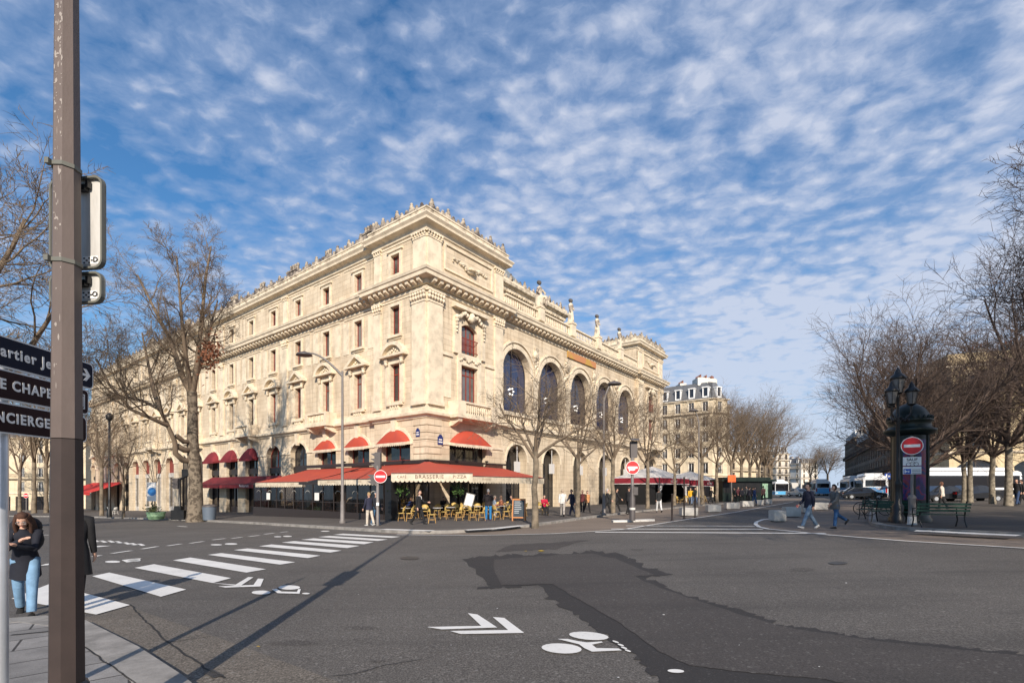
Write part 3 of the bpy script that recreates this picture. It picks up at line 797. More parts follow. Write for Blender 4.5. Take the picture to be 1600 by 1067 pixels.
# right facade ---------------------------------------------------------------
def rpav(s0, s1, balc=True):
    c = (s0 + s1) / 2 + (0.05 if s0 < 1 else 0)
    o = 0.0
    o1 = ('arch', c - 2.2, c + 2.2, 0.0 if s0 < 1 else 0.6, 5.55, 1.05)
    o2 = ('rect', c - 1.0, c + 1.0, 8.75, 11.8); o3 = ('arch', c - 1.0, c + 1.0, 12.75, 14.75, 0.4)
    panel(wall, FR, s0, s1, Z0, 7.3, o, o1, 0.55)
    panel(wall, FR, s0, s1, 7.3, 12.3, o, o2, 0.4)
    panel(wall, FR, s0, s1, 12.3, 17.0, o, o3, 0.4)
    panel(wall, FR, s0, s1, 17.0, 21.6, o)
    window(TH, FR, o2, -0.3, MT['redwood'], MT['glass'], 3, 0.78)
    w = window(TH, FR, o3, -0.3, MT['redwood'], MT['glass'], 3, 0.0)
    rl = M()
    fbox(rl, FR, c - 1.05, c + 1.05, 0.05, 0.10, 13.95, 14.01); fbox(rl, FR, c - 1.05, c + 1.05, 0.05, 0.10, 12.98, 13.03)
    for q in range(15): x = c - 1.02 + q * 2.04 / 14; fbox(rl, FR, x - 0.015, x + 0.015, 0.06, 0.09, 13.03, 13.95)
    rl.build('window_railing', MT['redwood'], TH)
    window(TH, FR, ('arch', c - 2.18, c + 2.18, 4.15, 5.55, 1.03), -0.45, MT['dark'], MT['glass_dark'], 3, 0)
    sh = M(); fbox(sh, FR, c - 2.19, c + 2.19, -0.5, -0.3, 3.5, 4.14)
    for q in range(4): x = c - 2.1 + q * 1.4; fbox(sh, FR, x - .06, x + .06, -0.5, -0.36, -1, 3.5)
    fr = sh.build('shop_front', MT['dark'], TH)
    gp = M(); gp.add([FR(c - 2.15, -0.46, -1), FR(c + 2.15, -0.46, -1), FR(c + 2.15, -0.46, 3.6), FR(c - 2.15, -0.46, 3.6)], [(0, 1, 2, 3)]); gp.build('pane', MT['glass_dark'], fr, fix=False)
    fbox(trim, FR, s0 + 1.5, c - 2.21, 0.002, 0.09, 5.35, 5.55); fbox(trim, FR, c + 2.21, s1 - 0.01, 0.002, 0.09, 5.35, 5.55)
    # surround of the two tall windows with carved hood
    for sg in (-1, 1):
        x = c + sg * 1.0
        fbox(trim, FR, min(x, x + sg * 0.38), max(x, x + sg * 0.38), 0.002, 0.14, 8.7, 15.3)
        x2 = c + sg * 1.62
        fbox(trim, FR, x2 - 0.2, x2 + 0.2, 0.002, 0.20, 12.6, 15.5)
        for q in range(5): orn.ball(FR(x2, 0.26, 15.4 - q * 0.28), 0.2 - q * 0.025, 6, 4)
        fbox(trim, FR, x2 + sg * 0.95 - 0.5, x2 + sg * 0.95 + 0.5, 0.002, 0.05, 9.0, 12.0)
        fbox(trim, FR, x2 + sg * 0.95 - 0.62, x2 + sg * 0.95 + 0.62, 0.002, 0.12, 12.2, 12.42)
    fbox(trim, FR, c - 0.999, c + 0.999, 0.002, 0.12, 11.8, 12.72)
    fbox(trim, FR, c - 2.0, c + 2.0, 0.002, 0.45, 16.1, 16.35)
    for q in range(-6, 7):
        orn.ball(FR(c + q * 0.24, 0.28, 15.55 - 0.22 * math.cos(q * 1.05) + 0.1), 0.17, 6, 4, (1, 1.0, 1.1))
        orn.ball(FR(c + q * 0.2, 0.16, 12.25 + 0.12 * math.sin(q * 1.3)), 0.12, 5, 4)
    orn.ball(FR(c, 0.35, 15.65), 0.36, 8, 6, (0.8, 0.8, 1.2))
    # attic relief panel: frame and wreath
    for (a0, a1, b0, b1) in ((s0 + 1.75, s1 - 1.5, 20.65, 20.8), (s0 + 1.75, s1 - 1.5, 18.75, 18.9)): fbox(trim, FR, a0, a1, 0.002, 0.12, b0, b1)
    for a0 in (s0 + 1.75, s1 - 1.65): fbox(trim, FR, a0, a0 + 0.15, 0.002, 0.12, 18.9, 20.65)
    rr = random.Random(4)
    for sg in (-1, 1):
        for q in range(26):
            t = q / 25; x = c + 0.15 + sg * (0.25 + 1.75 * t); z = 19.45 + 0.42 * math.sin(t * 2.3) + rr.uniform(-.12, .12)
            orn.ball(FR(x, 0.07, z), 0.13 * (1.15 - t * 0.5), 5, 4, (1.1, 1.0, 0.8))
    orn.ball(FR(c + 0.15, 0.12, 19.6), 0.3, 8, 6); orn.lathe([(0.45, 0), (0.5, 0.05), (0.45, 0.1)], FR(c + .15, .1, 19.5), 8)
rpav(0.0, 9.0)
rpav(38.4, 47.5)
ARC = [11.5 + 5.96 * k for k in range(5)]
e0 = 9.0
for k, c in enumerate(ARC):
    e1 = (c + 2.98) if k < 4 else 38.4
    lo = ('arch', c - 1.62, c + 1.62, Z0 + 0.4, 4.45, 1.62); hi = ('arch', c - 2.2, c + 2.2, 8.95, 12.65, 2.2)
    panel(wall, FR, e0, e1, Z0, 7.3, WO, lo, 1.0)
    panel(wall, FR, e0, e1, 7.3, 17.0, WO, hi, 0.75)
    w = window(TH, FR, ('arch', c - 2.18, c + 2.18, 8.95, 12.65, 2.18), WO - 0.65, MT['dark'], MT['glass_painted_sky'], 3, 0.0, 0.05)
    # ground arch: recessed doors
    w = window(TH, FR, ('arch', c - 1.6, c + 1.6, -1.0, 4.45, 1.6), WO - 0.9, MT['metal_dark'], MT['glass_dark'], 3, 0.55, 0.06)
    lb = M(); fbox(lb, FR, c - 0.05, c + 0.55, WO - 0.30, WO - 0.02, 3.5, 4.5); fbox(lb, FR, c + 0.22, c + 0.28, WO - 0.19, WO - 0.13, 4.5, 5.9); lb.build('hanging_lantern', MT['lamp_glass'], TH)
    # archivolts
    for (aw, zs, wd, pr) in ((2.2, 12.65, 0.42, 0.10), (2.75, 12.65, 0.16, 0.18), (1.62, 4.45, 0.22, 0.05)):
        ap = arc_pts(c - aw, c + aw, zs, aw, 18); ao = arc_pts(c - aw - wd, c + aw + wd, zs, aw + wd, 18)
        if aw > 2.5: ao = [(min(max(x, e0), e1), z) for x, z in ao]; ap = [(min(max(x, e0), e1), z) for x, z in ap]
        for q in range(18):
            v4 = [ap[q], ap[q + 1], ao[q + 1], ao[q]]
            trim.add([FR(p[0], WO + pr, p[1]) for p in v4] + [FR(p[0], WO, p[1]) for p in v4], [(0, 1, 2, 3), (3, 2, 6, 7), (0, 4, 5, 1)])
    rr = random.Random(k)
    if k < 4:
        for q in range(16): orn.ball(FR(e1 + rr.uniform(-0.55, 0.55) * (1 - q / 26), WO + 0.06, 13.6 + q * 0.13), rr.uniform(0.12, 0.24), 6, 4, (1, 0.8, 1))
        orn.ball(FR(e1, WO + 0.1, 14.9), 0.42, 10, 6, (1, .6, 1))
        fbox(trim, FR, e1 - 0.55, e1 + 0.55, WO + 0.002, WO + 0.14, 12.45, 12.68)
        fbox(trim, FR, e1 - 0.45, e1 + 0.45, WO + 0.002, WO + 0.08, 8.9, 12.45)
    fbox(trim, FR, c - 2.2, c + 2.2, WO + 0.002, WO + 0.30, 8.75, 8.94)
    # chandelier seen through the glass, plus heavy curtains at the side
    ch = M()
    for q in range(6): ch.ball(FR(c - 0.3 + 0.36 * math.cos(q * 1.05), WO - 0.45, 11.0 + 0.3 * math.sin(q * 2.2)), 0.085, 6, 5)
    ch.build('chandelier', MT['chandelier'], TH)
    e0 = e1
panel(wall, FR, 9.0, 38.4, 17.0, 18.0, WO)
# returns of the pavilions
for s in (9.0, 38.4): wall.add([FR(s, 0, Z0), FR(s, WO, Z0), FR(s, WO, 21.6 if s > 1 else 18), FR(s, 0, 21.6)], [(0, 1, 2, 3)])
wall.add([FL(6.2, 0, Z0), FL(6.2, WO, Z0), FL(6.2, WO, 21.6), FL(6.2, 0, 21.6)], [(0, 1, 2, 3)])
# sides of the attic blocks and end walls
wall.add([Vector((9.0, 0, 17)), Vector((9.0, 92, 17)), Vector((9.0, 92, 21.6)), Vector((9.0, 0, 21.6))], [(0, 1, 2, 3)])
for x in (38.4, 47.5): wall.add([Vector((x, 0, Z0 if x > 40 else 17)), Vector((x, 14, Z0 if x > 40 else 17)), Vector((x, 14, 21.6)), Vector((x, 0, 21.6))], [(0, 1, 2, 3)])
wall.add([Vector((38.4, 14, 17)), Vector((47.5, 14, 17)), Vector((47.5, 14, 21.6)), Vector((38.4, 14, 21.6))], [(0, 1, 2, 3)])
wall.add([Vector((47.5, 14, Z0)), Vector((47.5, 92, Z0)), Vector((47.5, 92, 18)), Vector((47.5, 14, 18))], [(0, 1, 2, 3)])
wall.add([Vector((0.35, 92, Z0)), Vector((47.5, 92, Z0)), Vector((47.5, 92, 18)), Vector((9, 92, 21.6)), Vector((0.35, 92, 21.6))], [(0, 1, 2, 3, 4)])
# set-back block over the foyer
BX0, BX1, BY = 9.05, 24.5, 3.2
for (a, b) in (((BX0, BY), (BX1, BY)), ((BX1, BY), (BX1, 40))):
    wall.add([Vector((*a, 17)), Vector((*b, 17)), Vector((*b, 22.4)), Vector((*a, 22.4))], [(0, 1, 2, 3)])
wall.build('wall', S_, TH)
trim.cur = 1; _b = len(trim.v); trim.v += orn.v; trim.f += [[i + _b for i in f] for f in orn.f]; trim.sm += orn.sm; trim.mi += [1] * len(orn.f)
trim.build('moulding', [TR, OR], TH, fix=False)
dk = M()   # dim rooms behind the glazing
dk.box(0.95, 0.98, 1.2, 91.5, Z0, 21.0); dk.box(1.2, 47.0, 1.35, 1.38, Z0, 17.5)
dk.build('inner_wall', MT['interior'], TH)
PATH = [(0.35, 92), (0.35, 6.2), (0, 6.2), (0, 0), (9, 0), (9, 0.35), (38.4, 0.35), (38.4, 0), (47.5, 0), (47.5, 30)]
# string course, entablature, cornice
cb = M()
sweep(cb, PATH, [(0, 7.22), (0.12, 7.25), (0.16, 7.4), (0.40, 7.48), (0.42, 7.66), (0.30, 7.72), (0.10, 7.74), (0.10, 8.18), (0.0, 8.2)])
cb.build('string_course', TR, TH)
cc = M()
sweep(cc, PATH, [(0, 16.72), (0.10, 16.74), (0.12, 16.92), (0.0, 16.95)])
sweep(cc, PATH, [(0, 17.0), (0.22, 17.04), (0.24, 17.36), (0.82, 17.42), (0.84, 17.66), (0.92, 17.72), (0.97, 17.9), (0.60, 18.02), (0.0, 18.12)])
def along(path, step, fn, skip=0.3):
    for i in range(len(path) - 1):
        a, b = Vector((*path[i], 0)), Vector((*path[i + 1], 0)); L = (b - a).length
        if L < 1: continue
        d = (b - a) / L; nrm = Vector((d.y, -d.x, 0)); k = max(1, round((L - skip) / step)); st = (L - skip) / k
        for q in range(k + 1): fn(a + d * (skip / 2 + q * st), d, nrm)
def modil(p, d, n):
    vs = []
    for z0, o in ((17.10, 0.42), (17.38, 0.78)):
        pass
    w = 0.15
    pr = [(0.24, 17.06), (0.40, 17.08), (0.66, 17.17), (0.70, 17.40), (0.24, 17.40)]
    A = [p + d * w + n * o + Vector((0, 0, z)) for o, z in pr]; B = [p - d * w + n * o + Vector((0, 0, z)) for o, z in pr]
    k = len(pr); cc.add(A + B, [tuple(range(k)), tuple(range(2 * k - 1, k - 1, -1))] + [(j, (j + 1) % k, k + (j + 1) % k, k + j) for j in range(k)])
along(PATH[:9], 0.66, modil, 0.5)
cc.build('cornice', TR, TH)
tcn = M()
PT1 = [(0.35, 92), (0.35, 6.2), (0, 6.2), (0, 0), (9, 0), (9, 30)]
PT2 = [(38.4, 14), (38.4, 0), (47.5, 0), (47.5, 14)]
for pth in (PT1, PT2):
    sweep(tcn, pth, [(0, 21.05), (0.1, 21.1), (0.14, 21.35), (0.20, 21.42), (0.58, 21.52), (0.60, 21.68), (0.74, 21.86), (0.70, 21.95), (0.0, 22.05)])
tcn.build('top_cornice', TR, TH)
pr = M()
def offs(path, d):
    out = []; n = len(path)
    for i in range(n):
        p = Vector((*path[i], 0)); a = (p - Vector((*path[max(i - 1, 0)], 0))); b = (Vector((*path[min(i + 1, n - 1)], 0)) - p)
        if a.length < 1e-6: a = b
        if b.length < 1e-6: b = a
        a.normalize(); b.normalize(); na = Vector((a.y, -a.x, 0)); nb = Vector((b.y, -b.x, 0)); m = (na + nb).normalized()
        q = p + m * d / max(.3, m.dot(na)); out.append((q.x, q.y))
    return out
for pth in (PT1, PT2): sweep(pr, pth, [(0.10, 22.0), (0.36, 22.04), (0.34, 22.42), (0.40, 22.46), (0.40, 22.56), (0.06, 22.58), (0.05, 22.0)])
sweep(pr, [(BX0, BY), (BX1, BY), (BX1, 40)], [(0, 21.7), (0.15, 21.75), (0.2, 21.95), (0.55, 22.1), (0.6, 22.35), (0.3, 22.5), (0.3, 22.8), (0, 22.82)])
af = pr; af.cur = 1; cnt = [0]
def antef(p, d, n, z=22.5, k=1.0):
    cnt[0] += 1
    q = p + n * 0.22 + Vector((0, 0, z))
    Tm = Matrix(((d.x, n.x, 0), (d.y, n.y, 0), (0, 0, 1)))
    big = cnt[0] % 3 == 0
    s = k * (1.0 if big else 0.72)
    af.ball(q + Vector((0, 0, 0.12)), 0.34 * s, 7, 4, (1.25, 0.6, 0.9), T=Tm)
    for dx in (-0.17, 0.17): af.ball(q + d * dx * s + Vector((0, 0, 0.34 * s)), 0.15 * s, 6, 4, (1.0, 0.8, 1.2), T=Tm)
    af.ball(q + Vector((0, 0, 0.50 * s)), 0.20 * s, 6, 5, (1.0, 0.8, 1.15), T=Tm)
    if big: af.ball(q + Vector((0, 0, 0.74 * s)), 0.13 * s, 6, 4, (1.1, 0.9, 1.0), T=Tm)
along(PT1[:5], 0.56, antef, 0.6); along(PT2[:3], 0.56, antef, 0.6)
along([(BX0, BY), (BX1, BY)], 0.8, lambda p, d, n: antef(p, d, n, 22.75, 0.8), 0.6)
along([(BX1, 3.4), (38, 3.4)], 1.3, lambda p, d, n: antef(p, d, n, 19.5, 1.3), 0.6)
af.build('parapet', [MT['stone_orn'], MT['stone_dirty']], TH)
# small dentils and garlands of the set-back wall
sb = M()
for q in range(38): fbox(sb, FR, 9.3 + q * 0.4, 9.5 + q * 0.4, -BY + 0.02, -BY + 0.36, 21.45, 21.7)
for q in range(7):
    c = 10.4 + q * 2.1
    for w in range(9): t = w / 8 * math.pi; sb.ball(FR(c + 0.7 * math.cos(t), -BY + 0.1, 20.7 - 0.55 * math.sin(t)), 0.16, 5, 4)
    fbox(sb, FR, c + 0.95, c + 1.15, -BY + 0.01, -BY + 0.12, 18.5, 21.2)
sb.build('frieze', OR, TH)
# roofs
rf = M()
rf.box(0.2, 9.0, 0.2, 91.8, 21.9, 21.98); rf.box(38.5, 47.4, 0.2, 13.9, 21.9, 21.98); rf.box(9.0, 47.3, 0.5, 91.5, 17.6, 17.9); rf.box(BX1 + 0.02, 38.38, 3.4, 30, 17.9, 19.5)
b4 = [(BX0, BY + 0.6), (20.2, BY + 0.6), (20.2, 60), (BX0, 60)]; t4 = [(BX0, BY + 5), (18.0, BY + 5), (18.0, 56), (BX0, 56)]
rf.add([Vector((*p, 22.5)) for p in b4] + [Vector((*p, 28.0)) for p in t4], [(0, 1, 5, 4), (1, 2, 6, 5), (2, 3, 7, 6), (3, 0, 4, 7), (4, 5, 6, 7)])
rf.build('roof', MT['zinc'], TH)
# pilasters
def pilaster(F, s0, s1, o, z0, z1, base=0.9, proj=0.22, cap=0.75):
    mb = M()
    fbox(mb, F, s0, s1, o, o + proj, z0 + base, z1 - cap)
    fbox(mb, F, s0 - 0.08, s1 + 0.08, o, o + proj + 0.1, z0, z0 + base * 0.35); fbox(mb, F, s0 - 0.04, s1 + 0.04, o, o + proj + 0.05, z0 + base * 0.35, z0 + base)
    fbox(mb, F, s0 - 0.05, s1 + 0.05, o, o + proj + 0.05, z1 - cap, z1 - cap + 0.08)
    fbox(mb, F, s0, s1, o, o + proj + 0.02, z1 - cap + 0.08, z1 - 0.14); fbox(mb, F, s0 - 0.12, s1 + 0.12, o, o + proj + 0.14, z1 - 0.14, z1)
    k = max(2, int((s1 - s0) / 0.24))
    for q in range(k + 1):
        x = s0 + (s1 - s0) * q / k
        mb.ball(F(x, o + proj + 0.05, z1 - cap * 0.62), 0.13 * cap / 0.75, 6, 4); mb.ball(F(x, o + proj + 0.10, z1 - cap * 0.33), 0.12 * cap / 0.75, 6, 4)
    return mb.build('pilaster', TR, TH)
for F, e in ((FL, 6.2), (FR, 9.0)):
    # folded corner pilasters
    pilaster(F, 0.02, 1.42, 0.0, 8.2, 16.7, 1.0, 0.22, 0.95); pilaster(F, 0.02, 1.36, 0.0, 18.1, 21.05, 0.3, 0.14, 0.5)
pilaster(FL, 5.25, 6.1, 0.0, 8.2, 16.7, 0.8, 0.16); pilaster(FL, 5.3, 6.1, 0.0, 18.1, 21.05, 0.3, 0.1, 0.4)
for j in range(5):
    s = 20.85 + 14.46 * j
    pilaster(FL, s - 0.42, s + 0.42, WO, 8.2, 16.7, 0.8, 0.14); pilaster(FL, s - 0.4, s + 0.4, WO, 18.1, 21.05, 0.3, 0.1, 0.4)
pilaster(FR, 7.75, 8.85, 0.0, 8.2, 16.7, 0.8, 0.16); pilaster(FR, 7.85, 8.9, 0.0, 18.1, 21.05, 0.3, 0.12, 0.45)
for a, b in ((38.5, 39.7), (46.1, 47.4)): pilaster(FR, a, b, 0.0, 8.2, 16.7, 0.8, 0.16); pilaster(FR, a, b, 0.0, 18.1, 21.05, 0.3, 0.12, 0.45)
# rusticated corner of the ground storey
rc = M()
for q in range(14):
    z = -0.2 + q * 0.53
    if z < 5.3 or z > 5.5:
        rc.box(-0.10, 1.42, -0.10, 0.0 - 0.001, z + 0.02, min(z + 0.50, 7.2)); rc.box(-0.10, -0.001, 0.0, 1.42, z + 0.02, min(z + 0.50, 7.2))
rc.build('quoin', S_, TH)
# balconies and balustrades
BAL = [(0.05, 0), (0.05, 0.05), (0.035, 0.1), (0.075, 0.26), (0.045, 0.45), (0.04, 0.52), (0.06, 0.56), (0.06, 0.60)]
def balus(mb, F, s0, s1, o, z, h=0.9, step=0.24, n=6):
    fbox(mb, F, s0, s1, o - 0.14, o + 0.14, z, z + 0.14); fbox(mb, F, s0, s1, o - 0.16, o + 0.16, z + h - 0.14, z + h)
    k = max(1, int((s1 - s0) / step)); sc = (h - 0.28) / 0.60
    for q in range(k):
        x = s0 + (s1 - s0) * (q + 0.5) / k
        mb.lathe([(r * 1.15, zz * sc) for r, zz in BAL], F(x, o, z + 0.14), n)
def bracket(mb, F, s, o, z, L=0.8, h=0.55, w=0.32):
    pf = [(0, z - h), (L * 0.35, z - h * 0.9), (L * 0.9, z - 0.28), (L, z), (0, z)]
    A = [F(s - w / 2, o + a, b) for a, b in pf]; B = [F(s + w / 2, o + a, b) for a, b in pf]; k = len(pf)
    mb.add(A + B, [tuple(range(k)), tuple(range(2 * k - 1, k - 1, -1))] + [(j, (j + 1) % k, k + (j + 1) % k, k + j) for j in range(k)])
for k in range(1, 18, 3):
    c = 8.8 + 4.82 * k; b = M()
    fbox(b, FL, c - 1.75, c + 1.75, WO + 0.1, WO + 1.15, 7.5, 7.74)
    balus(b, FL, c - 1.35, c + 1.35, WO + 0.95, 7.74, 0.98)
    for sg in (-1, 1):
        fbox(b, FL, c + sg * 1.52 - 0.17, c + sg * 1.52 + 0.17, WO + 0.78, WO + 1.12, 7.74, 8.72)
        fbox(b, FL, c + sg * 1.52 - 0.12, c + sg * 1.52 + 0.12, WO + 0.02, WO + 0.78, 7.741, 8.70)
        bracket(b, FL, c + sg * 1.4, WO + 0.0, 7.5, 1.05)
    b.build('balcony', TR, TH)
for c in (4.55, 42.95):
    b = M()
    fbox(b, FR, c - 2.5, c + 2.5, 0.1, 1.15, 7.42, 7.66); balus(b, FR, c - 1.5, c + 1.5, 0.95, 7.66, 1.05)
    for sg in (-1, 1):
        fbox(b, FR, c + sg * 1.95 - 0.42, c + sg * 1.95 + 0.42, 0.02, 1.12, 7.661, 8.72); bracket(b, FR, c + sg * 2.0, 0.0, 7.42, 1.05, 0.6, 0.4)
    b.build('balcony', TR, TH)
bb = M(); bt = M()
e0 = 9.0
for k, c in enumerate(ARC):
    balus(bb, FR, c - 2.15, c + 2.15, WO + 0.16, 7.75, 1.0, 0.27)
bb.build('balustrade', TR, TH)
e0 = 9.1
for k in range(5):
    e1 = 14.48 + 5.96 * k if k < 4 else 38.3
    balus(bt, FR, e0 + (0.4 if k else 0), e1 - 0.4, WO + 0.5, 18.12, 1.05, 0.33)
    if k < 4: fbox(bt, FR, e1 - 0.42, e1 + 0.42, WO + 0.1, WO + 0.9, 18.12, 19.35); fbox(bt, FR, e1 - 0.5, e1 + 0.5, WO + 0.04, WO + 0.96, 19.35, 19.5)
    e0 = e1
bt.build('balustrade', TR, TH)
# banner
bn = M(); fbox(bn, FR, 20.4, 26.8, WO + 0.06, WO + 0.16, 16.02, 16.70); bn.build('banner', MT['orange'], TH)
# round-topped window awnings of the café
def hood(F, c, w, o, z, rise, out, m, mv):
    mb = M(); n = 12; arc = arc_pts(c - w, c + w, z, rise, n); vs = []; fs = []
    K = 5
    for j in range(K + 1):
        t = j / K * math.pi / 2
        for (x, zz) in arc:
            vs.append(F(x, o + out * math.sin(t), z + (zz - z) * math.cos(t) - 0.12 * math.sin(t)))
    for j in range(K):
        for i in range(n): fs.append((j * (n + 1) + i, j * (n + 1) + i + 1, (j + 1) * (n + 1) + i + 1, (j + 1) * (n + 1) + i))
    mb.add(vs, fs, True)
    ob = mb.build('window_awning', m, TH)
    v = M(); k = 16; x0, x1 = c - w, c + w
    for i in range(k):
        a = x0 + (x1 - x0) * i / k; b = x0 + (x1 - x0) * (i + 1) / k; zt = z - 0.12
        v.add([F(a, o + out, zt), F(b, o + out, zt), F(b, o + out + .01, zt - 0.2), F((a + b) / 2, o + out + .012, zt - 0.28), F(a, o + out + .01, zt - 0.2)], [(0, 1, 2, 3, 4)])
    v.add([F(x0, o, z), F(x0, o + out, z - .12), F(x0, o + out, z - .34), F(x0, o, z - .24)], [(0, 1, 2, 3)]); v.add([F(x1, o, z), F(x1, o + out, z - .12), F(x1, o + out, z - .34), F(x1, o, z - .24)], [(0, 1, 2, 3)])
    v.build('valance', mv, ob)
hood(FL, 3.55, 1.78, 0.0, 5.62, 0.98, 0.55, MT['awn_red'], MT['cream'])
for i in (1, 2): hood(FL, bays[i][0], 1.5, WO, 5.6, 0.85, 0.5, MT['awn_red'], MT['cream'])
for i in (5, 6, 7): hood(FL, bays[i][0], 1.52, WO, 5.3, 1.15, 0.7, MT['awn_dark'], MT['awn_dark'])
hood(FR, 4.6, 2.25, 0.0, 5.6, 1.05, 0.6, MT['awn_red'], MT['cream'])
# street name plates
def plate(F, s, o, z, w, h):
    mb = M(); fbox(mb, F, s - w / 2, s + w / 2, o, o + 0.03, z, z + h)
    mb.add([F(s + w * 0.38 * math.cos(a), o + 0.028, z + h + h * 0.3 * math.sin(a)) for a in [math.pi * i / 8 for i in range(9)]], [tuple(range(9))])
    ob = mb.build('street_name_plate', MT['blue_enamel'], TH)
    l = M(); fbox(l, F, s - w * 0.3, s + w * 0.3, o + 0.031, o + 0.033, z + h * 0.58, z + h * 0.72); fbox(l, F, s - w * 0.36, s + w * 0.36, o + 0.031, o + 0.033, z + h * 0.25, z + h * 0.42)
    l.build('lettering', MT['letter_white'], ob)
plate(FL, 0.85, 0.11, 5.85, 0.42, 0.5); plate(FR, 1.25, 0.11, 5.3, 0.55, 0.6)
# chimneys along the roof
def chimney(x, y, w, d, h, n, z=21.9):
    mb = M(); mb.box(x - w / 2, x + w / 2, y - d / 2, y + d / 2, z, z + h); mb.box(x - w / 2 - .08, x + w / 2 + .08, y - d / 2 - .08, y + d / 2 + .08, z + h, z + h + .15)
    ob = mb.build('chimney', MT['stone_dirty'], TH); p = M()
    for q in range(n): p.lathe([(0.14, 0), (0.12, 0.5), (0.16, 0.55), (0.13, 0.7)], (x, y - d / 2 + d * (q + .5) / n, z + h + .15), 8)
    p.build('chimney_pots', MT['stone_dirty'], ob)
for (x, y, w, d, h, n) in ((1.9, 8.5, 0.9, 2.6, 1.4, 5), (1.6, 14.5, 0.8, 1.4, 0.9, 3), (1.6, 20.5, 0.9, 2.4, 1.2, 4), (1.5, 27, 0.8, 1.5, 1.0, 3), (1.6, 34, 0.9, 2.6, 1.3, 5), (1.6, 48, 0.9, 2.6, 1.4, 5), (1.6, 62, 0.9, 2.6, 1.4, 5), (1.6, 78, 0.9, 2.6, 1.4, 5)):
    chimney(x - .5, y, w * .8, d * .7, h + 0.55, n)
lad = M()
for q in range(6): lad.tube([(0.9, 36.5 + q * 0.5, 22.4), (0.9, 36.5 + q * .5, 24.4)], 0.03, 4)
lad.tube([(0.9, 36.4, 24.4), (0.9, 39.2, 24.4)], 0.04, 4); lad.tube([(0.9, 36.4, 23.7), (0.9, 39.2, 23.7)], 0.03, 4); lad.box(0.4, 1.6, 36.4, 39.2, 23.15, 23.3)
lad.build('roof_platform', MT['metal_dark'], TH)
# ------------------------------------------------------------ lettering helper
_tcache = {}
def text_obj(name, body, size, parent, org, xd, ud, m, italic=0.0, align='CENTER', thick=0.004, bold=0.0, sx=1.0, spacing=1.0):
    cu = bpy.data.curves.new(name, 'FONT'); cu.body = body; cu.size = size; cu.align_x = align; cu.align_y = 'CENTER'
    cu.extrude = thick; cu.shear = italic; cu.offset = bold; cu.space_character = spacing; cu.resolution_u = 3
    t = bpy.data.objects.new(name, cu); C.objects.link(t)
    bpy.context.view_layer.update()
    me = bpy.data.meshes.new_from_object(t.evaluated_get(bpy.context.evaluated_depsgraph_get()))
    bpy.data.objects.remove(t); 
    xd = Vector(xd).normalized(); ud = Vector(ud).normalized(); nd = xd.cross(ud)
    mx = Matrix(((xd.x * sx, ud.x, nd.x, org[0]), (xd.y * sx, ud.y, nd.y, org[1]), (xd.z * sx, ud.z, nd.z, org[2]), (0, 0, 0, 1)))
    me.transform(mx); me.materials.clear(); me.materials.append(m)
    o = bpy.data.objects.new(name, me); C.objects.link(o)
    if parent: o.parent = parent
    return o

# ------------------------------------------------------------ brasserie awnings (parts of the theatre front)
def awning(b0, b1, f0, f1, drop, m, mv, scal=0.28, letters=(), lm=None, ridge=0.0):
    b0, b1, f0, f1 = map(Vector, (b0, b1, f0, f1))
    mb = M(); n = 8
    for i in range(n):
        t0, t1 = i / n, (i + 1) / n
        sag = lambda t, u: Vector((0, 0, -0.05 * math.sin(math.pi * u)))
        for j in range(4):
            u0, u1 = j / 4, (j + 1) / 4
            pt = lambda t, u: b0.lerp(b1, t).lerp(f0.lerp(f1, t), u) + sag(t, u)
            mb.add([pt(t0, u0), pt(t1, u0), pt(t1, u1), pt(t0, u1)], [(0, 1, 2, 3)], True)
    ob = mb.build('awning', m, TH, fix=False)
    v = M(); L = (f1 - f0).length; k = max(2, int(L / scal)); out = Vector((f0.x - b0.x, f0.y - b0.y, 0)).normalized() * 0.02
    dn = Vector((0, 0, -1))
    for i in range(k):
        a = f0.lerp(f1, i / k); b = f0.lerp(f1, (i + 1) / k); c = (a + b) / 2
        w = math.sin(i * 1.7) * 0.012
        a2, b2 = a + out * (1 + w), b + out
        v.add([a2, b2, b2 + dn * drop * 0.82, (b2 * 0.75 + a2 * 0.25) + dn * drop * 0.97, c + out + dn * drop, (b2 * 0.25 + a2 * 0.75) + dn * drop * 0.97, a2 + dn * drop * 0.82], [(0, 1, 2, 3, 4, 5, 6)])
    fd = (f1 - f0).normalized()
    v.add([f0, f0 + out * 1.0, f0 + out + dn * drop * 0.8, f0 + dn * drop * 0.8], [(0, 1, 2, 3)])
    v.build('valance', mv, ob, fix=False)
    br = M(); br.tube([f0 + dn * .03, f1 + dn * .03], 0.035, 6)
    for t in (0.15, 0.5, 0.85): br.tube([b0.lerp(b1, t) + dn * 0.35, f0.lerp(f1, t) + dn * 0.04], 0.02, 4)
    br.build('awning_arm', MT['metal_dark'], ob)
    nd = out.normalized()
    xd = fd if fd.cross(Vector((0, 0, 1))).dot(nd) > 0 else -fd
    st = f0 if xd.dot(fd) > 0 else f1
    for (t, body, size) in letters:
        p = st + xd * (L * t) + nd * 0.03 + dn * (drop * 0.42)
        text_obj('lettering', body, size, ob, p, xd, (0, 0, 1), lm or MT['letter_brown'], spacing=1.15, thick=0.003)
    return ob
AR, CR_ = MT['awn_red'], MT['cream']
MT['faint'] = mat('faded_lettering', (0.38, 0.30, 0.22), 0.85)
awning((-0.15, 15.7, 3.75), (-0.15, 7.7, 3.75), (-5.0, 15.7, 2.52), (-5.0, 7.7, 2.52), 0.42, AR, CR_, letters=((0.75, 'CAFÉ', 0.2),), lm=MT['faint'])
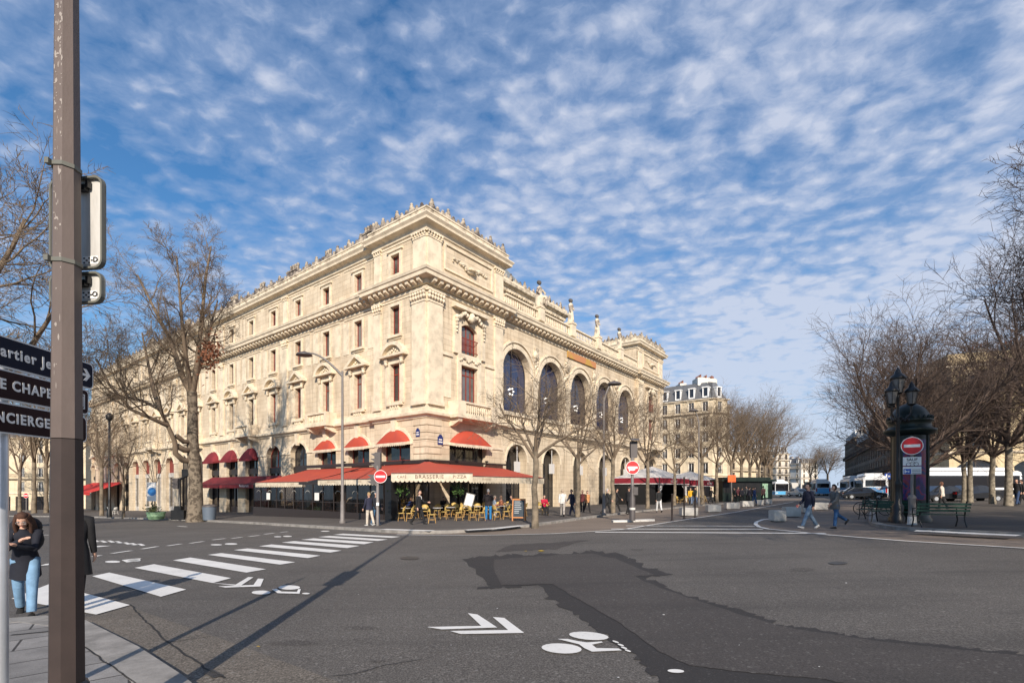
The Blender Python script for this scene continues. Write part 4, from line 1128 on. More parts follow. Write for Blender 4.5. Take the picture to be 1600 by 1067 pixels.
awning((-0.15, 7.65, 3.7), (-0.15, 4.5, 3.7), (-3.9, 7.65, 2.75), (-3.9, 4.5, 2.75), 0.35, AR, CR_)
awning((-0.12, 4.45, 3.85), (-0.12, 0.3, 3.85), (-6.0, 4.45, 2.62), (-6.0, 1.25, 2.62), 0.40, AR, CR_, letters=((0.5, 'BRASSERIE', 0.19),), lm=MT['faint'])
awning((-0.12, 0.25, 3.85), (-0.12, -0.1, 3.85), (-6.0, 1.2, 2.62), (-6.0, -2.1, 2.62), 0.40, AR, CR_, letters=((0.45, 'CAFÉ', 0.19),), lm=MT['faint'])
awning((-0.25, -0.1, 3.98), (-0.05, -0.3, 3.98), (-6.15, -3.6, 2.93), (-3.2, -7.4, 2.93), 0.55, AR, CR_, scal=0.26, letters=((0.13, 'CAFÉ', 0.22), (0.47, 'BRASSERIE', 0.33), (0.84, 'PIZZA', 0.27)))
awning((0.0, -0.15, 3.9), (8.9, -0.15, 3.75), (-0.9, -5.0, 2.85), (8.0, -5.0, 2.85), 0.50, AR, CR_, letters=((0.2, 'BRASSERIE', 0.19), (0.75, 'CAFÉ', 0.19)), lm=MT['faint'])
fs = M(); fs.box(-0.35, -0.10, -0.35, 16.5, 3.86, 4.12); fs.box(-0.35, 9.0, -0.35, -0.10, 3.99, 4.13)
fs.build('awning_box', MT['dark'], TH)
for (x, y) in ((-0.6, 5.2), (-0.6, 2.0), (2.6, -0.5), (6.2, -0.5), (-0.6, 9.5)):
    sp = M(); sp.box(x - .12, x + .12, y - .08, y + .08, 4.15, 4.28); sp.tube([(x, y, 4.10), (x, y, 4.2)], 0.03, 4); sp.build('spotlight', MT['black'], TH)
# far shops of the long front
awning((0.30, 38.2, 3.3), (0.30, 21.5, 3.3), (-1.3, 38.2, 2.45), (-1.3, 21.5, 2.45), 0.45, MT['awn_dark'], MT['awn_dark'], letters=((0.72, 'Restaurant', 0.42),), lm=MT['letter_white'])
awning((0.30, 91.0, 3.0), (0.30, 71.5, 3.0), (-4.2, 91.0, 1.3), (-4.2, 71.5, 1.3), 0.40, MT['awn_bright'], MT['awn_bright'], letters=((0.8, 'CAFÉ', 0.4),), lm=MT['letter_white'])

# ------------------------------------------------------------ glazed terrace
def tglass(name, col, alpha):
    m = bpy.data.materials.new(name); m.use_nodes = True; t = m.node_tree; t.nodes.clear(); g = NG(t)
    tr = g.n('ShaderNodeBsdfTransparent', {'Color': (0.62, 0.60, 0.58, 1)}); gl = g.n('ShaderNodeBsdfGlossy', {'Color': (*col, 1), 'Roughness': 0.03})
    mx = g.n('ShaderNodeMixShader', {0: alpha, 1: tr, 2: gl}); g.n('ShaderNodeOutputMaterial', {'Surface': mx})
    return m
MT['clear'] = tglass('terrace_glass', (0.9, 0.9, 0.9), 0.07)
TER = empty('glazed_terrace', AB(0, 0), ANG, 'dark framed glazed cafe terrace under the red awnings left of the corner', 'cafe terrace')
def seg(mb, a, b, w, z0, z1, off=0.0):
    a = Vector((*a, 0)); b = Vector((*b, 0)); d = (b - a).normalized(); n = Vector((-d.y, d.x, 0)) * w / 2; o = Vector((-d.y, d.x, 0)) * off
    vs = [p + q + o + Vector((0, 0, z)) for z in (z0, z1) for p, q in ((a, -n), (b, -n), (b, n), (a, n))]
    mb.add(vs, [(0, 3, 2, 1), (4, 5, 6, 7), (0, 1, 5, 4), (1, 2, 6, 5), (2, 3, 7, 6), (3, 0, 4, 7)])
TP = [(-0.4, 16.9), (-4.6, 16.9), (-5.5, -2.1), (-1.6, -1.9)]
bp, fp, gp, sd_ = M(), M(), M(), M()
for i in range(3):
    a, b = Vector((*TP[i], 0)), Vector((*TP[i + 1], 0)); L = (b - a).length; k = max(2, round(L / 1.45))
    seg(bp, TP[i], TP[i + 1], 0.10, -1.0, 0.42); 
    seg(fp, TP[i], TP[i + 1], 0.07, 2.30, 2.48)
    seg(fp, TP[i], TP[i + 1], 0.05, 1.02, 1.07)
    seg(gp, TP[i], TP[i + 1], 0.012, 0.42, 2.30)
    for q in range(k + 1):
        p = a.lerp(b, q / k); fp.box(p.x - .04, p.x + .04, p.y - .04, p.y + .04, 0.42, 2.35)
bp.build('base_panel', MT['dark'], TER); fp.build('frame', MT['dark'], TER); gp.build('glazing', MT['clear'], TER)
fl = M(); fl.add([(x, y, 0.16) for x, y in TP], [(0, 1, 2, 3)]); fl.build('floor', mat('terrace_boards', (0.08, 0.06, 0.05), 0.7), TER)
rdm = M(); rdm.box(-4.5, -3.1, 16.95, 17.05, -0.9, 1.95); rdm.box(-3.0, -0.4, 16.95, 17.02, -0.9, 0.2)
rdm.build('red_panel', MT['awn_bright'], TER)
cl_ = M(); cl_.box(-5.75, -5.25, -3.1, -2.5, -0.3, 2.7); cl_.build('corner_post', MT['black'], TER)
arcs = M()
for q in range(9):
    t = (q + .5) / 9; c = Vector((-4.6 - 0.9 * t - 0.03, 16.9 - 19 * t, 0))
    for j in range(6):
        a0, a1 = math.pi * j / 6, math.pi * (j + 1) / 6
        arcs.add([c + Vector((0, 0.32 * math.cos(a), 1.62 + 0.2 * math.sin(a) + dz)) for a, dz in ((a0, 0), (a1, 0), (a1, .05), (a0, .05))], [(0, 1, 2, 3)])
arcs.build('window_decal', mat('pale_decal', (0.35, 0.33, 0.30), 0.6), TER)
mp = M()
for (b, z) in ((5.5, 1.15), (12.6, 1.1)): mp.box(-5.32, -5.30, b, b + 0.55, z, z + 0.55)
mp.build('menu_card', MT['letter_white'], TER)

# back wall of the open terrace: dark doors and stone pier
# ------------------------------------------------------------ chairs and tables
MT['rattan'] = mat('yellow_woven_rattan', (0.62, 0.43, 0.13), 0.6, var=0.35, vs=40, rnd=0.12)
MT['cane'] = mat('cane_frame', (0.50, 0.30, 0.10), 0.5, var=0.2, vs=6)
MT['chair_brown'] = mat('brown_stained_wood', (0.10, 0.045, 0.028), 0.5)
MT['tabletop'] = mat('pale_tabletop', (0.42, 0.40, 0.38), 0.35)
MT['white_plastic'] = mat('white_plastic', (0.6, 0.58, 0.54), 0.6)
def make_chair(name, ms, mf):
    r = empty(name, (0, 0, 0))
    s = M(); s.lathe([(0.0, 0.43), (0.19, 0.43), (0.205, 0.445), (0.205, 0.465), (0.19, 0.475), (0.0, 0.478)], n=10); s.build('seat', ms, r)
    b = M(); n = 8
    pts = []
    for i in range(n + 1):
        a = -1.25 + 2.5 * i / n; pts.append((a, 0.74 + 0.13 * math.cos(a * 1.25)))
    for i in range(n):
        q = []
        for a, z in (pts[i], pts[i + 1]):
            q.append((Vector((-0.20 * math.cos(a) - 0.02, 0.215 * math.sin(a), 0.60)), Vector((-0.22 * math.cos(a) - 0.05, 0.225 * math.sin(a), z))))
        b.add([q[0][0], q[1][0], q[1][1], q[0][1]], [(0, 1, 2, 3)], True)
    b.tube([Vector((-0.22 * math.cos(a) - 0.05, 0.225 * math.sin(a), z)) for a, z in pts], 0.016, 5)
    for sg in (-1, 1): b.tube([(-0.10, sg * 0.19, 0.45), (-0.12, sg * 0.21, 0.74 + 0.13 * math.cos(1.56))], 0.014, 5)
    b.build('backrest', ms, r)
    for sx in (-1, 1):
        for sy in (-1, 1):
            l = M(); l.tube([(sx * 0.13, sy * 0.14, 0.44), (sx * 0.19, sy * 0.19, 0.0)], 0.017, 5); l.build('leg', mf, r)
    st = M(); st.lathe([(0.17, 0.17), (0.185, 0.18), (0.17, 0.19), (0.155, 0.18), (0.17, 0.17)], n=8); st.build('stretcher', mf, r)
    return r
def make_table(name, mt_):
    r = empty(name, (0, 0, 0))
    t = M(); t.lathe([(0, 0.70), (0.30, 0.70), (0.31, 0.72), (0.30, 0.74), (0, 0.74)], n=14); t.build('tabletop', mt_, r)
    p = M(); p.lathe([(0.03, 0.05), (0.025, 0.4), (0.035, 0.7)], n=6)
    p.build('pedestal', MT['metal_dark'], r)
    f = M()
    for q in range(4): a = q * math.pi / 2 + .4; f.tube([(0, 0, 0.1), (0.22 * math.cos(a), 0.22 * math.sin(a), 0.02)], 0.018, 4)
    f.build('foot', MT['metal_dark'], r)
    return r
rng = random.Random(11)
GC = 'yellow rattan chairs on the brasserie terrace'
spots = [(627, 813.5, 3.4), (640, 814, 3.3), (675, 817, 0.2), (694, 811, 3.0), (717, 813, 3.5), (738, 813, 0.3), (753, 813, 3.2), (776, 812, 0.4), (791, 811, 3.3), (803, 808, 0.1),
         (632, 808.5, 5.2), (648, 809, 4.4), (664, 809.5, 4.9), (683, 808, 4.6), (700, 807.5, 5.1), (711, 807.5, 4.4), (729, 808, 4.9), (745, 807, 4.5), (764, 806.5, 5.0), (783, 806, 4.4),
         (625, 805, 4.8), (655, 804.5, 4.6), (673, 804.5, 5.0), (690, 803.5, 4.7), (708, 803, 4.5), (724, 803, 5.0), (742, 802.5, 4.6), (758, 802.5, 4.9), (778, 802, 4.5), (795, 801.5, 4.9), (812, 802.5, 0.4), (818, 806.5, 2.9)]
chair0 = make_chair('rattan_chair', MT['rattan'], MT['cane'])
where = ['beside the waiter', 'by the menu stand', 'under the corner valance', 'near the terrace edge', 'by the round tables']
nch = 0
def ordinal(i): return ['first', 'second', 'third', 'fourth', 'fifth', 'sixth', 'seventh', 'eighth', 'ninth', 'tenth', 'eleventh', 'twelfth', 'thirteenth', 'fourteenth', 'fifteenth', 'sixteenth', 'seventeenth', 'eighteenth', 'nineteenth', 'twentieth'][i]
rows = {0: ('front row', 0), 1: ('middle row', 10), 2: ('back row', 20)}
for i, (x, y, a) in enumerate(spots):
    o = chair0 if i == 0 else dup(chair0)
    o.location = P(x, y, 0.12); o.rotation_euler = (0, 0, a)
    row = min(2, i // 10); st = rows[row][1]
    members = sorted(range(st, st + (12 if row == 2 else 10)), key=lambda j: spots[j][0]); k = members.index(i)
    tag(o, 'yellow rattan cafe chair, %s from the left in the %s of the corner terrace' % (ordinal(k), rows[row][0]), 'chair', GC)
for i, (x, y) in enumerate([(843, 803.5), (852, 804)]):
    o = dup(chair0, P(x, y, 0.12), 1.2 + 2 * i, 'tan rattan chair %s the first pavement tree by the red jacket' % ['just left of', 'just right of'][i], GC)
tab0 = make_table('cafe_table', MT['tabletop'])
tsp = [(634, 812), (657, 812.5), (684, 812.5), (704, 811), (728, 810.5), (747, 809), (768, 809), (785, 808.5), (640, 806), (663, 806), (697, 805), (735, 804.5), (770, 804), (800, 805)]
for i, (x, y) in enumerate(tsp):
    o = tab0 if i == 0 else dup(tab0)
    o.location = P(x, y, 0.12)
    row = 0 if i < 8 else 1; k = i if i < 8 else i - 8
    tag(o, 'small round cafe table, %s from the left in the %s row of the terrace' % (ordinal(k), ['front', 'back'][row]), 'table', 'round tables on the brasserie terrace')
# chairs inside the glazed terrace
chair1 = make_chair('wooden_chair', MT['chair_brown'], MT['chair_brown'])
k = 0
for i in range(9):
    for j in range(2):
        o = chair1 if k == 0 else dup(chair1)
        p = AB(-4.4 - 0.05 * i + j * 1.5, 15.6 - i * 1.95); p.z = 0.165
        o.location = p; o.rotation_euler = (0, 0, ANG + (0.1 if j else 3.0) + rng.uniform(-.3, .3))
        tag(o, 'dark wooden chair behind the terrace glass, %s from the left %s' % (ordinal(i), ['along the glazing', 'in the inner row']  [j]), 'chair', 'dark chairs inside the glazed terrace'); k += 1
# white chairs of the far café
chair2 = make_chair('white_chair', MT['white_plastic'], MT['white_plastic'])
for i, (x, y, a) in enumerate([(172, 803.5, 0.5), (180, 803.8, 2.8)]):
    o = chair2 if i == 0 else dup(chair2)
    o.location = P(x, y, 0.12); o.rotation_euler = (0, 0, a); tag(o, '%s of the two white chairs before the far bright red awning' % ['left', 'right'][i], 'chair', 'white chairs at the far cafe')
for i, (x, y, a) in enumerate([(1058, 786.5, 0.5), (1066, 786.5, 2.8), (1072, 786, 1.5), (1094, 785.5, 3.5), (1101, 785, .5)]):
    dup(chair0, P(x, y, 0.12), a, 'yellow chair %s from the left beside the white tent terrace' % ordinal(i), 'yellow chairs by the white tent')
# chalkboard, menu stand
cb_ = empty('chalkboard', P(811, 813.5, 0.12), R(-12), 'orange framed chalkboard a-sign at the right end of the brasserie terrace', 'sign board')
MT['chalk'] = mat('chalkboard_slate', (0.02, 0.035, 0.05), 0.6); MT['chalkw'] = mat('chalk_writing', (0.45, 0.47, 0.48), 0.8); MT['orangewood'] = mat('orange_varnished_wood', (0.50, 0.20, 0.06), 0.5)
for sg in (-1, 1):
    pn = M(); T = Matrix.Rotation(R(8) * sg, 4, 'X')
    f = M(); 
    for (a, b, c, d) in ((-.36, -.30, 0, 1.2), (.30, .36, 0, 1.2), (-.30, .30, 1.12, 1.2), (-.30, .30, 0.16, 0.22)): f.box(a, b, -.02, .02, c, d, T=Matrix.Translation((0, sg * 0.16, 0)) @ Matrix.Rotation(R(8) * sg, 4, 'X'))
    f.build('frame', MT['orangewood'], cb_)
    pn.box(-.30, .30, -.012, .012, 0.22, 1.12, T=Matrix.Translation((0, sg * 0.16, 0)) @ T); pn.build('panel', MT['chalk'], cb_)
wr = M(); rr = random.Random(3)
for q in range(7):
    z = 1.02 - q * 0.1; w = rr.uniform(.25, .46)
    wr.box(-.24, -.24 + w, -.017, -.0135, z, z + 0.03, T=Matrix.Translation((0, -0.16, 0)) @ Matrix.Rotation(-R(8), 4, 'X'))
wr.build('chalk_writing', MT['chalkw'], cb_)
ms_ = empty('menu_stand', P(732, 812, 0.12), 0, 'tilted white menu display on a black stand among the terrace chairs', 'menu stand')
m1 = M(); T = Matrix.Translation((0.05, 0, 1.15)) @ Matrix.Rotation(R(14), 4, 'Y') @ Matrix.Rotation(R(-12), 4, 'X'); m1.box(-.26, .26, -.03, 0, -.38, .38, T=T); m1.build('display_frame', MT['black'], ms_)
m2 = M(); m2.box(-.21, .21, -.036, -.031, -.33, .33, T=T); m2.build('menu_sheet', MT['letter_white'], ms_)
m3 = M(); m3.tube([(0.05, 0, 0.03), (0.05, 0, 0.95)], 0.025, 6); m3.box(-.22, .28, -.2, .2, 0, 0.04); m3.build('stand', MT['black'], ms_)
# hanging plants under the corner awning
MT['leaf'] = mat('hanging_leaves', (0.06, 0.13, 0.025), 0.7, var=0.5, vs=6)
for i, (x, lab) in enumerate([(625, 'left'), (716, 'right')]):
    p = at(x, 764, 30.0); hp = M(); rr = random.Random(i + 1)
    for q in range(70):
        c = p + Vector((rr.gauss(0, .22), rr.gauss(0, .2), rr.gauss(-.05, .17)))
        d = Vector((rr.uniform(-1, 1), rr.uniform(-1, 1), rr.uniform(-1, .3))).normalized() * 0.13; e = d.orthogonal().normalized() * 0.045
        hp.add([c - d, c + e, c + d, c - e], [(0, 1, 2, 3)])
    hp.tube([p, p + Vector((0, 0, 0.9))], 0.01, 4)
    tag(hp.build('hanging_plant', MT['leaf'], fix=False), 'green hanging plant under the %s part of the corner awning' % lab, 'plant', 'hanging plants under the awning')
# ------------------------------------------------------------ bare plane trees
def bark(name, c1, c2, sc=3.0):
    return mat(name, c1, 0.9, col2=c2, vs=sc, bump=0.4, bs=14, lo=0.42, hi=0.6, spec=0.2, rnd=0.08)
MT['bark'] = bark('plane_bark', (0.23, 0.185, 0.135), (0.12, 0.10, 0.075))
MT['bark_pale'] = bark('pale_plane_bark', (0.30, 0.26, 0.20), (0.15, 0.13, 0.10), 5.0)
MT['bark_mott'] = mat('mottled_plane_bark', (0.20, 0.165, 0.125), 0.9, col2=(0.085, 0.068, 0.052), vs=3.5, bump=0.5, bs=9, lo=0.46, hi=0.56, spec=0.2)
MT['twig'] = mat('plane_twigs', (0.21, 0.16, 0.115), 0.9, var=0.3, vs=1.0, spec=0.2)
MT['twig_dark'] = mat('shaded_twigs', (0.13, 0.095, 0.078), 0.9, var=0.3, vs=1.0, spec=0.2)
MT['deadleaf'] = mat('dry_brown_leaves', (0.20, 0.075, 0.035), 0.8, var=0.4, vs=3)

def branch(mb, rng, p, d, L, r0, lvl, maxl, cfg, tips=None):
    """one wavy tapering branch with children; returns nothing, writes tubes"""
    segs = cfg['segs'][lvl]; n = cfg['sides'][lvl]
    pts = [p.copy()]; rad = [r0]; dd = d.normalized(); q = p.copy()
    tip = r0 * cfg.get('tip', 0.35)
    dirs = [dd.copy()]
    for i in range(segs):
        w = cfg['wob'][lvl]
        dd = (dd + Vector((rng.gauss(0, w), rng.gauss(0, w), rng.gauss(0, w))) + Vector((0, 0, cfg['up'][lvl]))).normalized()
        q = q + dd * (L / segs); pts.append(q.copy()); rad.append(r0 + (tip - r0) * (i + 1) / segs); dirs.append(dd.copy())
    mb.tube(pts, rad, n, cap=False, smooth=True)
    if lvl >= maxl:
        if tips is not None: tips.append(q)
        return
    k = cfg['kids'][lvl]
    if isinstance(k, tuple): k = rng.randint(*k)
    st = cfg['start'][lvl]
    for j in range(k):
        t = st + (1 - st) * (j + rng.uniform(0.2, 0.9)) / k; t = min(t, 0.98)
        x = t * segs; i = min(int(x), segs - 1); f = x - i
        b = pts[i].lerp(pts[i + 1], f); base = dirs[min(i + 1, segs)]
        a = rng.uniform(0, 2 * math.pi); o = base.orthogonal().normalized(); o2 = base.cross(o)
        side = o * math.cos(a) + o2 * math.sin(a)
        an = R(rng.uniform(*cfg['ang'][lvl]))
        nd = (base * math.cos(an) + side * math.sin(an)).normalized()
        rr_ = (rad[i] + (rad[i + 1] - rad[i]) * f)
        branch(mb, rng, b, nd, L * rng.uniform(*cfg['len'][lvl]) * (1 - 0.35 * t), max(rr_ * cfg['rr'][lvl], cfg['minr']), lvl + 1, maxl, cfg, tips)

YOUNG = dict(segs=[5, 4, 4, 3], sides=[5, 4, 3, 3], wob=[0.10, 0.14, 0.16, 0.18], up=[0.05, 0.05, 0.04, 0.02], kids=[(6, 8), (6, 8), (5, 7), 0], start=[0.2, 0.15, 0.15, 0],
             ang=[(25, 60), (25, 60), (20, 60), (0, 0)], len=[(0.5, 0.75), (0.5, 0.8), (0.5, 0.8), (0, 0)], rr=[0.55, 0.5, 0.55, 0], minr=0.0062, tip=0.3)
def young_tree(seed, H, fork, rt, spread, nl=6, limbL=None, cfg=YOUNG, mt='bark', tw='twig', name='plane_tree', lean=(0, 0), maxl=3, inc=(28, 62)):
    rng = random.Random(seed)
    r = empty(name, (0, 0, 0)); t = M()
    pts = [Vector((lean[0] * (i / 6) + rng.uniform(-.04, .04) * (0 < i < 6), lean[1] * (i / 6) + rng.uniform(-.04, .04) * (0 < i < 6), fork * i / 6 - (0.25 if i == 0 else 0))) for i in range(7)]
    t.tube(pts, [rt * 1.35, rt * 1.05, rt, rt * .96, rt * .92, rt * .92, rt * .85], 9)
    t.build('trunk', MT[mt], r, fix=False)
    c = M(); top = pts[-1]
    L = limbL or (H - fork)
    for i in range(nl):
        a = 2 * math.pi * (i + rng.uniform(-.25, .25)) / nl
        inc_ = R(rng.uniform(*inc)) * spread
        if i == 0: inc_ = R(8)
        d = Vector((math.sin(inc_) * math.cos(a), math.sin(inc_) * math.sin(a), math.cos(inc_)))
        branch(c, rng, top - Vector((0, 0, rng.uniform(0, fork * 0.12))), d, L * rng.uniform(0.8, 1.05), rt * rng.uniform(.42, .6), 0, maxl, cfg)
    c.build('crown', MT[tw], r, fix=False)
    return r
GT = 'young bare plane trees along the theatre pavement'
yt = [young_tree(5, 5.6, 2.75, 0.115, 1.0, 6, 2.9), young_tree(8, 7.5, 3.3, 0.13, 0.95, 6, 3.8), young_tree(13, 9, 3.5, 0.135, 0.9, 6, 5.0)]
def place(o, px, py, h, rz, label, group=GT, sc=1.0, cat='tree'):
    o.location = P(px, py, h); o.rotation_euler = (0, 0, rz); o.scale = (sc,) * 3
    return tag(o, label, cat, group)
place(yt[0], 836, 821, 0.12, 0.4, 'small bare plane tree at the right end of the brasserie terrace', sc=1.22)
place(yt[1], 903, 807.5, 0.12, 1.0, 'bare plane tree between the dark blue walker and the person in orange', sc=1.05)
place(dup(yt[1]), 957.5, 801, 0.12, 2.6, 'bare plane tree just right of the slim grey lamp post', sc=1.15)
place(yt[2], 1012, 794.5, 0.12, 0.2, 'tall bare plane tree beside the white tent roof', sc=1.12)
place(dup(yt[2]), 1054, 789, 0.12, 1.9, 'slim bare tree in the middle of the dark red tent valance', sc=1.05)
place(dup(yt[1]), 1097, 787.5, 0.12, 4.0, 'bare tree behind the first white kerb block by the red valance end', sc=1.45)
place(dup(yt[2]), 1120, 785, 0.12, 3.1, 'dark bare tree at the corner of the beige building with mansard roof', sc=1.25)
# avenue trees further on: many, thinner
far = young_tree(21, 10, 4.0, 0.15, 0.8, 7, 6.2)
k = 0
for i, (x, y, s, a) in enumerate([(1143, 783.5, 1.15, .3), (1158, 782.5, 1.2, 2.2), (1172, 781.5, 1.15, 4.4), (1186, 780.5, 1.15, 1.1), (1196, 779.5, 1.2, 5.2), (1203, 779, 1.15, 3.0)]):
    o = far if i == 0 else dup(far)
    place(o, x, y, 0.12, a, '%s bare tree of the avenue row beyond the beige building, counted from it' % ordinal(i), 'bare trees of the avenue', s)
for i, (X, Y, s, a) in enumerate([(116, 190, 1.7, .3), (124, 200, 1.5, 2.), (132, 205, 1.8, 4.), (142, 220, 1.9, 1.)]):
    o = dup(far); o.location = onG(Vector((X, Y, 0))); o.rotation_euler = (0, 0, a); o.scale = (s,) * 3
    tag(o, 'distant bare tree behind the parked buses, %s from the left' % ordinal(i), 'tree', 'distant trees behind the buses')

# large old plane tree left of the brasserie
BIG = dict(segs=[8, 6, 5, 4, 3], sides=[8, 5, 4, 3, 3], wob=[0.09, 0.13, 0.15, 0.17, 0.2], up=[0.06, 0.05, 0.03, 0.0, -0.02], kids=[(8, 10), (7, 9), (6, 8), (4, 5), 0], start=[0.25, 0.15, 0.15, 0.15, 0],
           ang=[(25, 60), (25, 60), (25, 60), (20, 60), (0, 0)], len=[(0.38, 0.6), (0.45, 0.7), (0.4, 0.7), (0.45, 0.75), (0, 0)], rr=[0.5, 0.5, 0.5, 0.6, 0], minr=0.0095, tip=0.28)
bt_ = empty('old_plane_tree', P(305, 812.5, 0.12), 0, 'tall old bare plane tree with mottled trunk and looping side limb', 'tree')
Yb = bt_.location.y; rng = random.Random(77)
def lp(px, py, dy=0.0):
    """photo point at the tree's own distance, in the tree's frame"""
    return at(px, py, Yb + dy) - bt_.location
t = M()
t.tube([(0, 0, -0.3), (0, 0, 0.4), lp(306, 760), lp(303, 720), lp(301, 690), lp(301, 640), lp(300, 612)], [0.66, 0.54, 0.43, 0.40, 0.37, 0.31, 0.33], 14)
t.build('trunk', MT['bark_mott'], bt_, fix=False)
for q in range(5): pass
c = M()
def limb(pts, r0, r1, kids=7, L=4.0, lvl=1, seed=0, st=0.25, n=7):
    rng = random.Random(seed); k = len(pts)
    c.tube(pts, [r0 + (r1 - r0) * i / (k - 1) for i in range(k)], n, cap=True)
    tot = k - 1
    for j in range(kids):
        x = (st + (1 - st) * (j + rng.uniform(.1, .9)) / kids) * tot; i = min(int(x), tot - 1); b = pts[i].lerp(pts[i + 1], x - i)
        base = (pts[i + 1] - pts[i]).normalized(); a = rng.uniform(0, 6.28); o = base.orthogonal().normalized(); o2 = base.cross(o)
        an = R(rng.uniform(25, 60)); nd = (base * math.cos(an) + (o * math.cos(a) + o2 * math.sin(a)) * math.sin(an))
        branch(c, rng, b, nd, L * rng.uniform(.6, 1.0), max(0.03, (r0 + (r1 - r0) * x / tot) * 0.5), lvl, 4, BIG)
limb([lp(300, 615), lp(286, 590, .5), lp(276, 560, 1), lp(263, 525, 1.5), lp(240, 480, 2), lp(215, 430, 2)], 0.25, 0.06, 13, 3.9, 1, 1)
limb([lp(301, 614), lp(307, 580, -.4), lp(311, 540, -.8), lp(316, 490, -1), lp(322, 430, -1.2), lp(330, 385, -1.4)], 0.23, 0.045, 12, 2.6, 1, 2)
limb([lp(300, 612), lp(292, 570, -1), lp(286, 520, -2), lp(281, 460, -2.4), lp(276, 400, -2.6)], 0.19, 0.045, 12, 2.8, 1, 3)
limb([lp(301, 600), lp(316, 560, 1.4), lp(326, 520, 2.2), lp(340, 470, 2.8)], 0.22, 0.05, 9, 3.6, 1, 4)
# looping side limb
limb([lp(300, 720), lp(286, 719, -.6), lp(274, 708, -1.2), lp(273, 690, -1.4), lp(262, 665, -1.8), lp(250, 640, -2.2), lp(225, 627, -2.4), lp(200, 620, -2.5), lp(185, 590, -2.6)], 0.22, 0.06, 13, 5.0, 1, 5, 0.5)
limb([lp(299, 703), lp(288, 703, -.7), lp(276, 696, -1.1)], 0.2, 0.2, 0, 1, 1, 6); limb([lp(299, 690), lp(287, 690, -.7), lp(275, 680, -1.2)], 0.17, 0.17, 0, 1, 1, 6)
limb([lp(250, 640, -2.2), lp(240, 610, -1.6), lp(232, 570, -1), lp(222, 520, -.6)], 0.17, 0.05, 8, 3.8, 1, 8)
limb([lp(262, 665, -1.8), lp(240, 655, -3), lp(205, 640, -4), lp(170, 600, -4.5), lp(150, 560, -5)], 0.15, 0.05, 9, 3.8, 1, 9)
c.build('crown', MT['twig'], bt_, fix=False)
lf = M(); rr = random.Random(2)
for q in range(260):
    p = lp(328 + rr.gauss(0, 9), 552 + rr.gauss(0, 13), rr.gauss(-1, .6)); d = Vector((rr.uniform(-1, 1), rr.uniform(-1, 1), rr.uniform(-1, 1))).normalized() * 0.13; e = d.orthogonal().normalized() * 0.08
    lf.add([p - d, p + e, p + d, p - e], [(0, 1, 2, 3)])
lf.build('dry_leaves', MT['deadleaf'], bt_, fix=False)

# thin trees before the long front, left part
mid = young_tree(31, 11, 4.6, 0.16, 0.75, 6, 6.0, mt='bark', inc=(20, 50))
place(mid, 159, 805.5, 0.12, 0.3, 'slender bare tree before the far bright red awning', 'slender bare trees along the left pavement', 1.1)
place(dup(mid), 193, 808, 0.12, 2.0, 'crooked slender bare tree left of the whitewashed shop front', 'slender bare trees along the left pavement', 0.72)
slim = young_tree(41, 8, 3.0, 0.06, 0.5, 5, 5.0, maxl=2)
place(slim, 242, 809.5, 0.12, 1.0, 'very thin sapling behind the green planter', 'slender bare trees along the left pavement', 0.95)
for i, (x, y, s, a) in enumerate([(31, 800, 1.5, 1.2), (53, 801.5, 1.8, 3.), (72, 801, 1.6, 5.), (-40, 800, 1.7, 2.), (112, 801, 1.5, 0.6)]):
    o = dup(mid); place(o, x, y, 0.12, a, 'bare tree with pale trunk at the far left, %s from the left edge' % ordinal(i if i < 3 else (i + 0)), 'bare trees at the far left', s)
# big tree rising outside the left edge
bl = empty('plane_tree', onG(Vector((-33.0, 24.0, 0))), 0, 'large bare plane tree whose branches enter at the left edge', 'tree')
bl_t = M(); bl_t.tube([(0, 0, -.3), (0, 0, 1), (0.2, 0, 4), (0.3, 0, 6.5)], [0.7, 0.55, 0.46, 0.42], 12); bl_t.build('trunk', MT['bark'], bl, fix=False)
c = M()
for i, (dx, dy, dz, L) in enumerate([(0.9, 0.1, 0.75, 13), (0.55, 0.5, 1.0, 13), (0.75, -0.3, 0.45, 11), (0.2, 0.1, 1.0, 12), (-0.6, 0.3, .9, 11), (1.0, 0.35, 0.32, 12), (0.7, 0.0, 1.15, 13)]):
    branch(c, random.Random(60 + i), Vector((0.3, 0, 6.2 - 0.3 * i)), Vector((dx, dy, dz)), L, 0.27, 0, 4 if i != 4 else 3, dict(BIG, kids=[(8, 9), (7, 8), (6, 7), (3, 4), 0], minr=0.014))
c.build('crown', MT['twig'], bl, fix=False)

# trees of the square on the right
SQT = dict(YOUNG, kids=[(8, 10), (8, 10), (7, 8), (4, 5), 0], segs=[6, 5, 4, 3, 3], sides=[6, 4, 3, 3, 3], wob=[0.1, 0.13, 0.15, 0.17, .2], up=[0.07, 0.07, 0.05, 0.02, 0], start=[0.15, 0.1, 0.1, 0.1, 0],
           ang=[(20, 55), (25, 60), (20, 60), (20, 60), (0, 0)], len=[(0.5, 0.72), (0.5, 0.75), (0.5, 0.75), (0.5, .8), (0, 0)], rr=[0.5, 0.5, 0.6, .7, 0], minr=0.010)
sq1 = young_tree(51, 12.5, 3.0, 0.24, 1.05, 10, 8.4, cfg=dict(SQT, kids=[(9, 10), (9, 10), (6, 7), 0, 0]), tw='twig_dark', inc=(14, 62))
GS = 'bare trees of the square'
place(sq1, 1418, 797, 0.12, 0.6, 'wide bare tree spreading behind the green advertising column', GS, 0.9)
sq2 = young_tree(52, 11.5, 3.9, 0.20, 0.9, 9, 7.8, cfg=dict(SQT, kids=[(7, 8), (7, 8), (5, 6), 0, 0]), tw='twig_dark', mt='bark_pale')
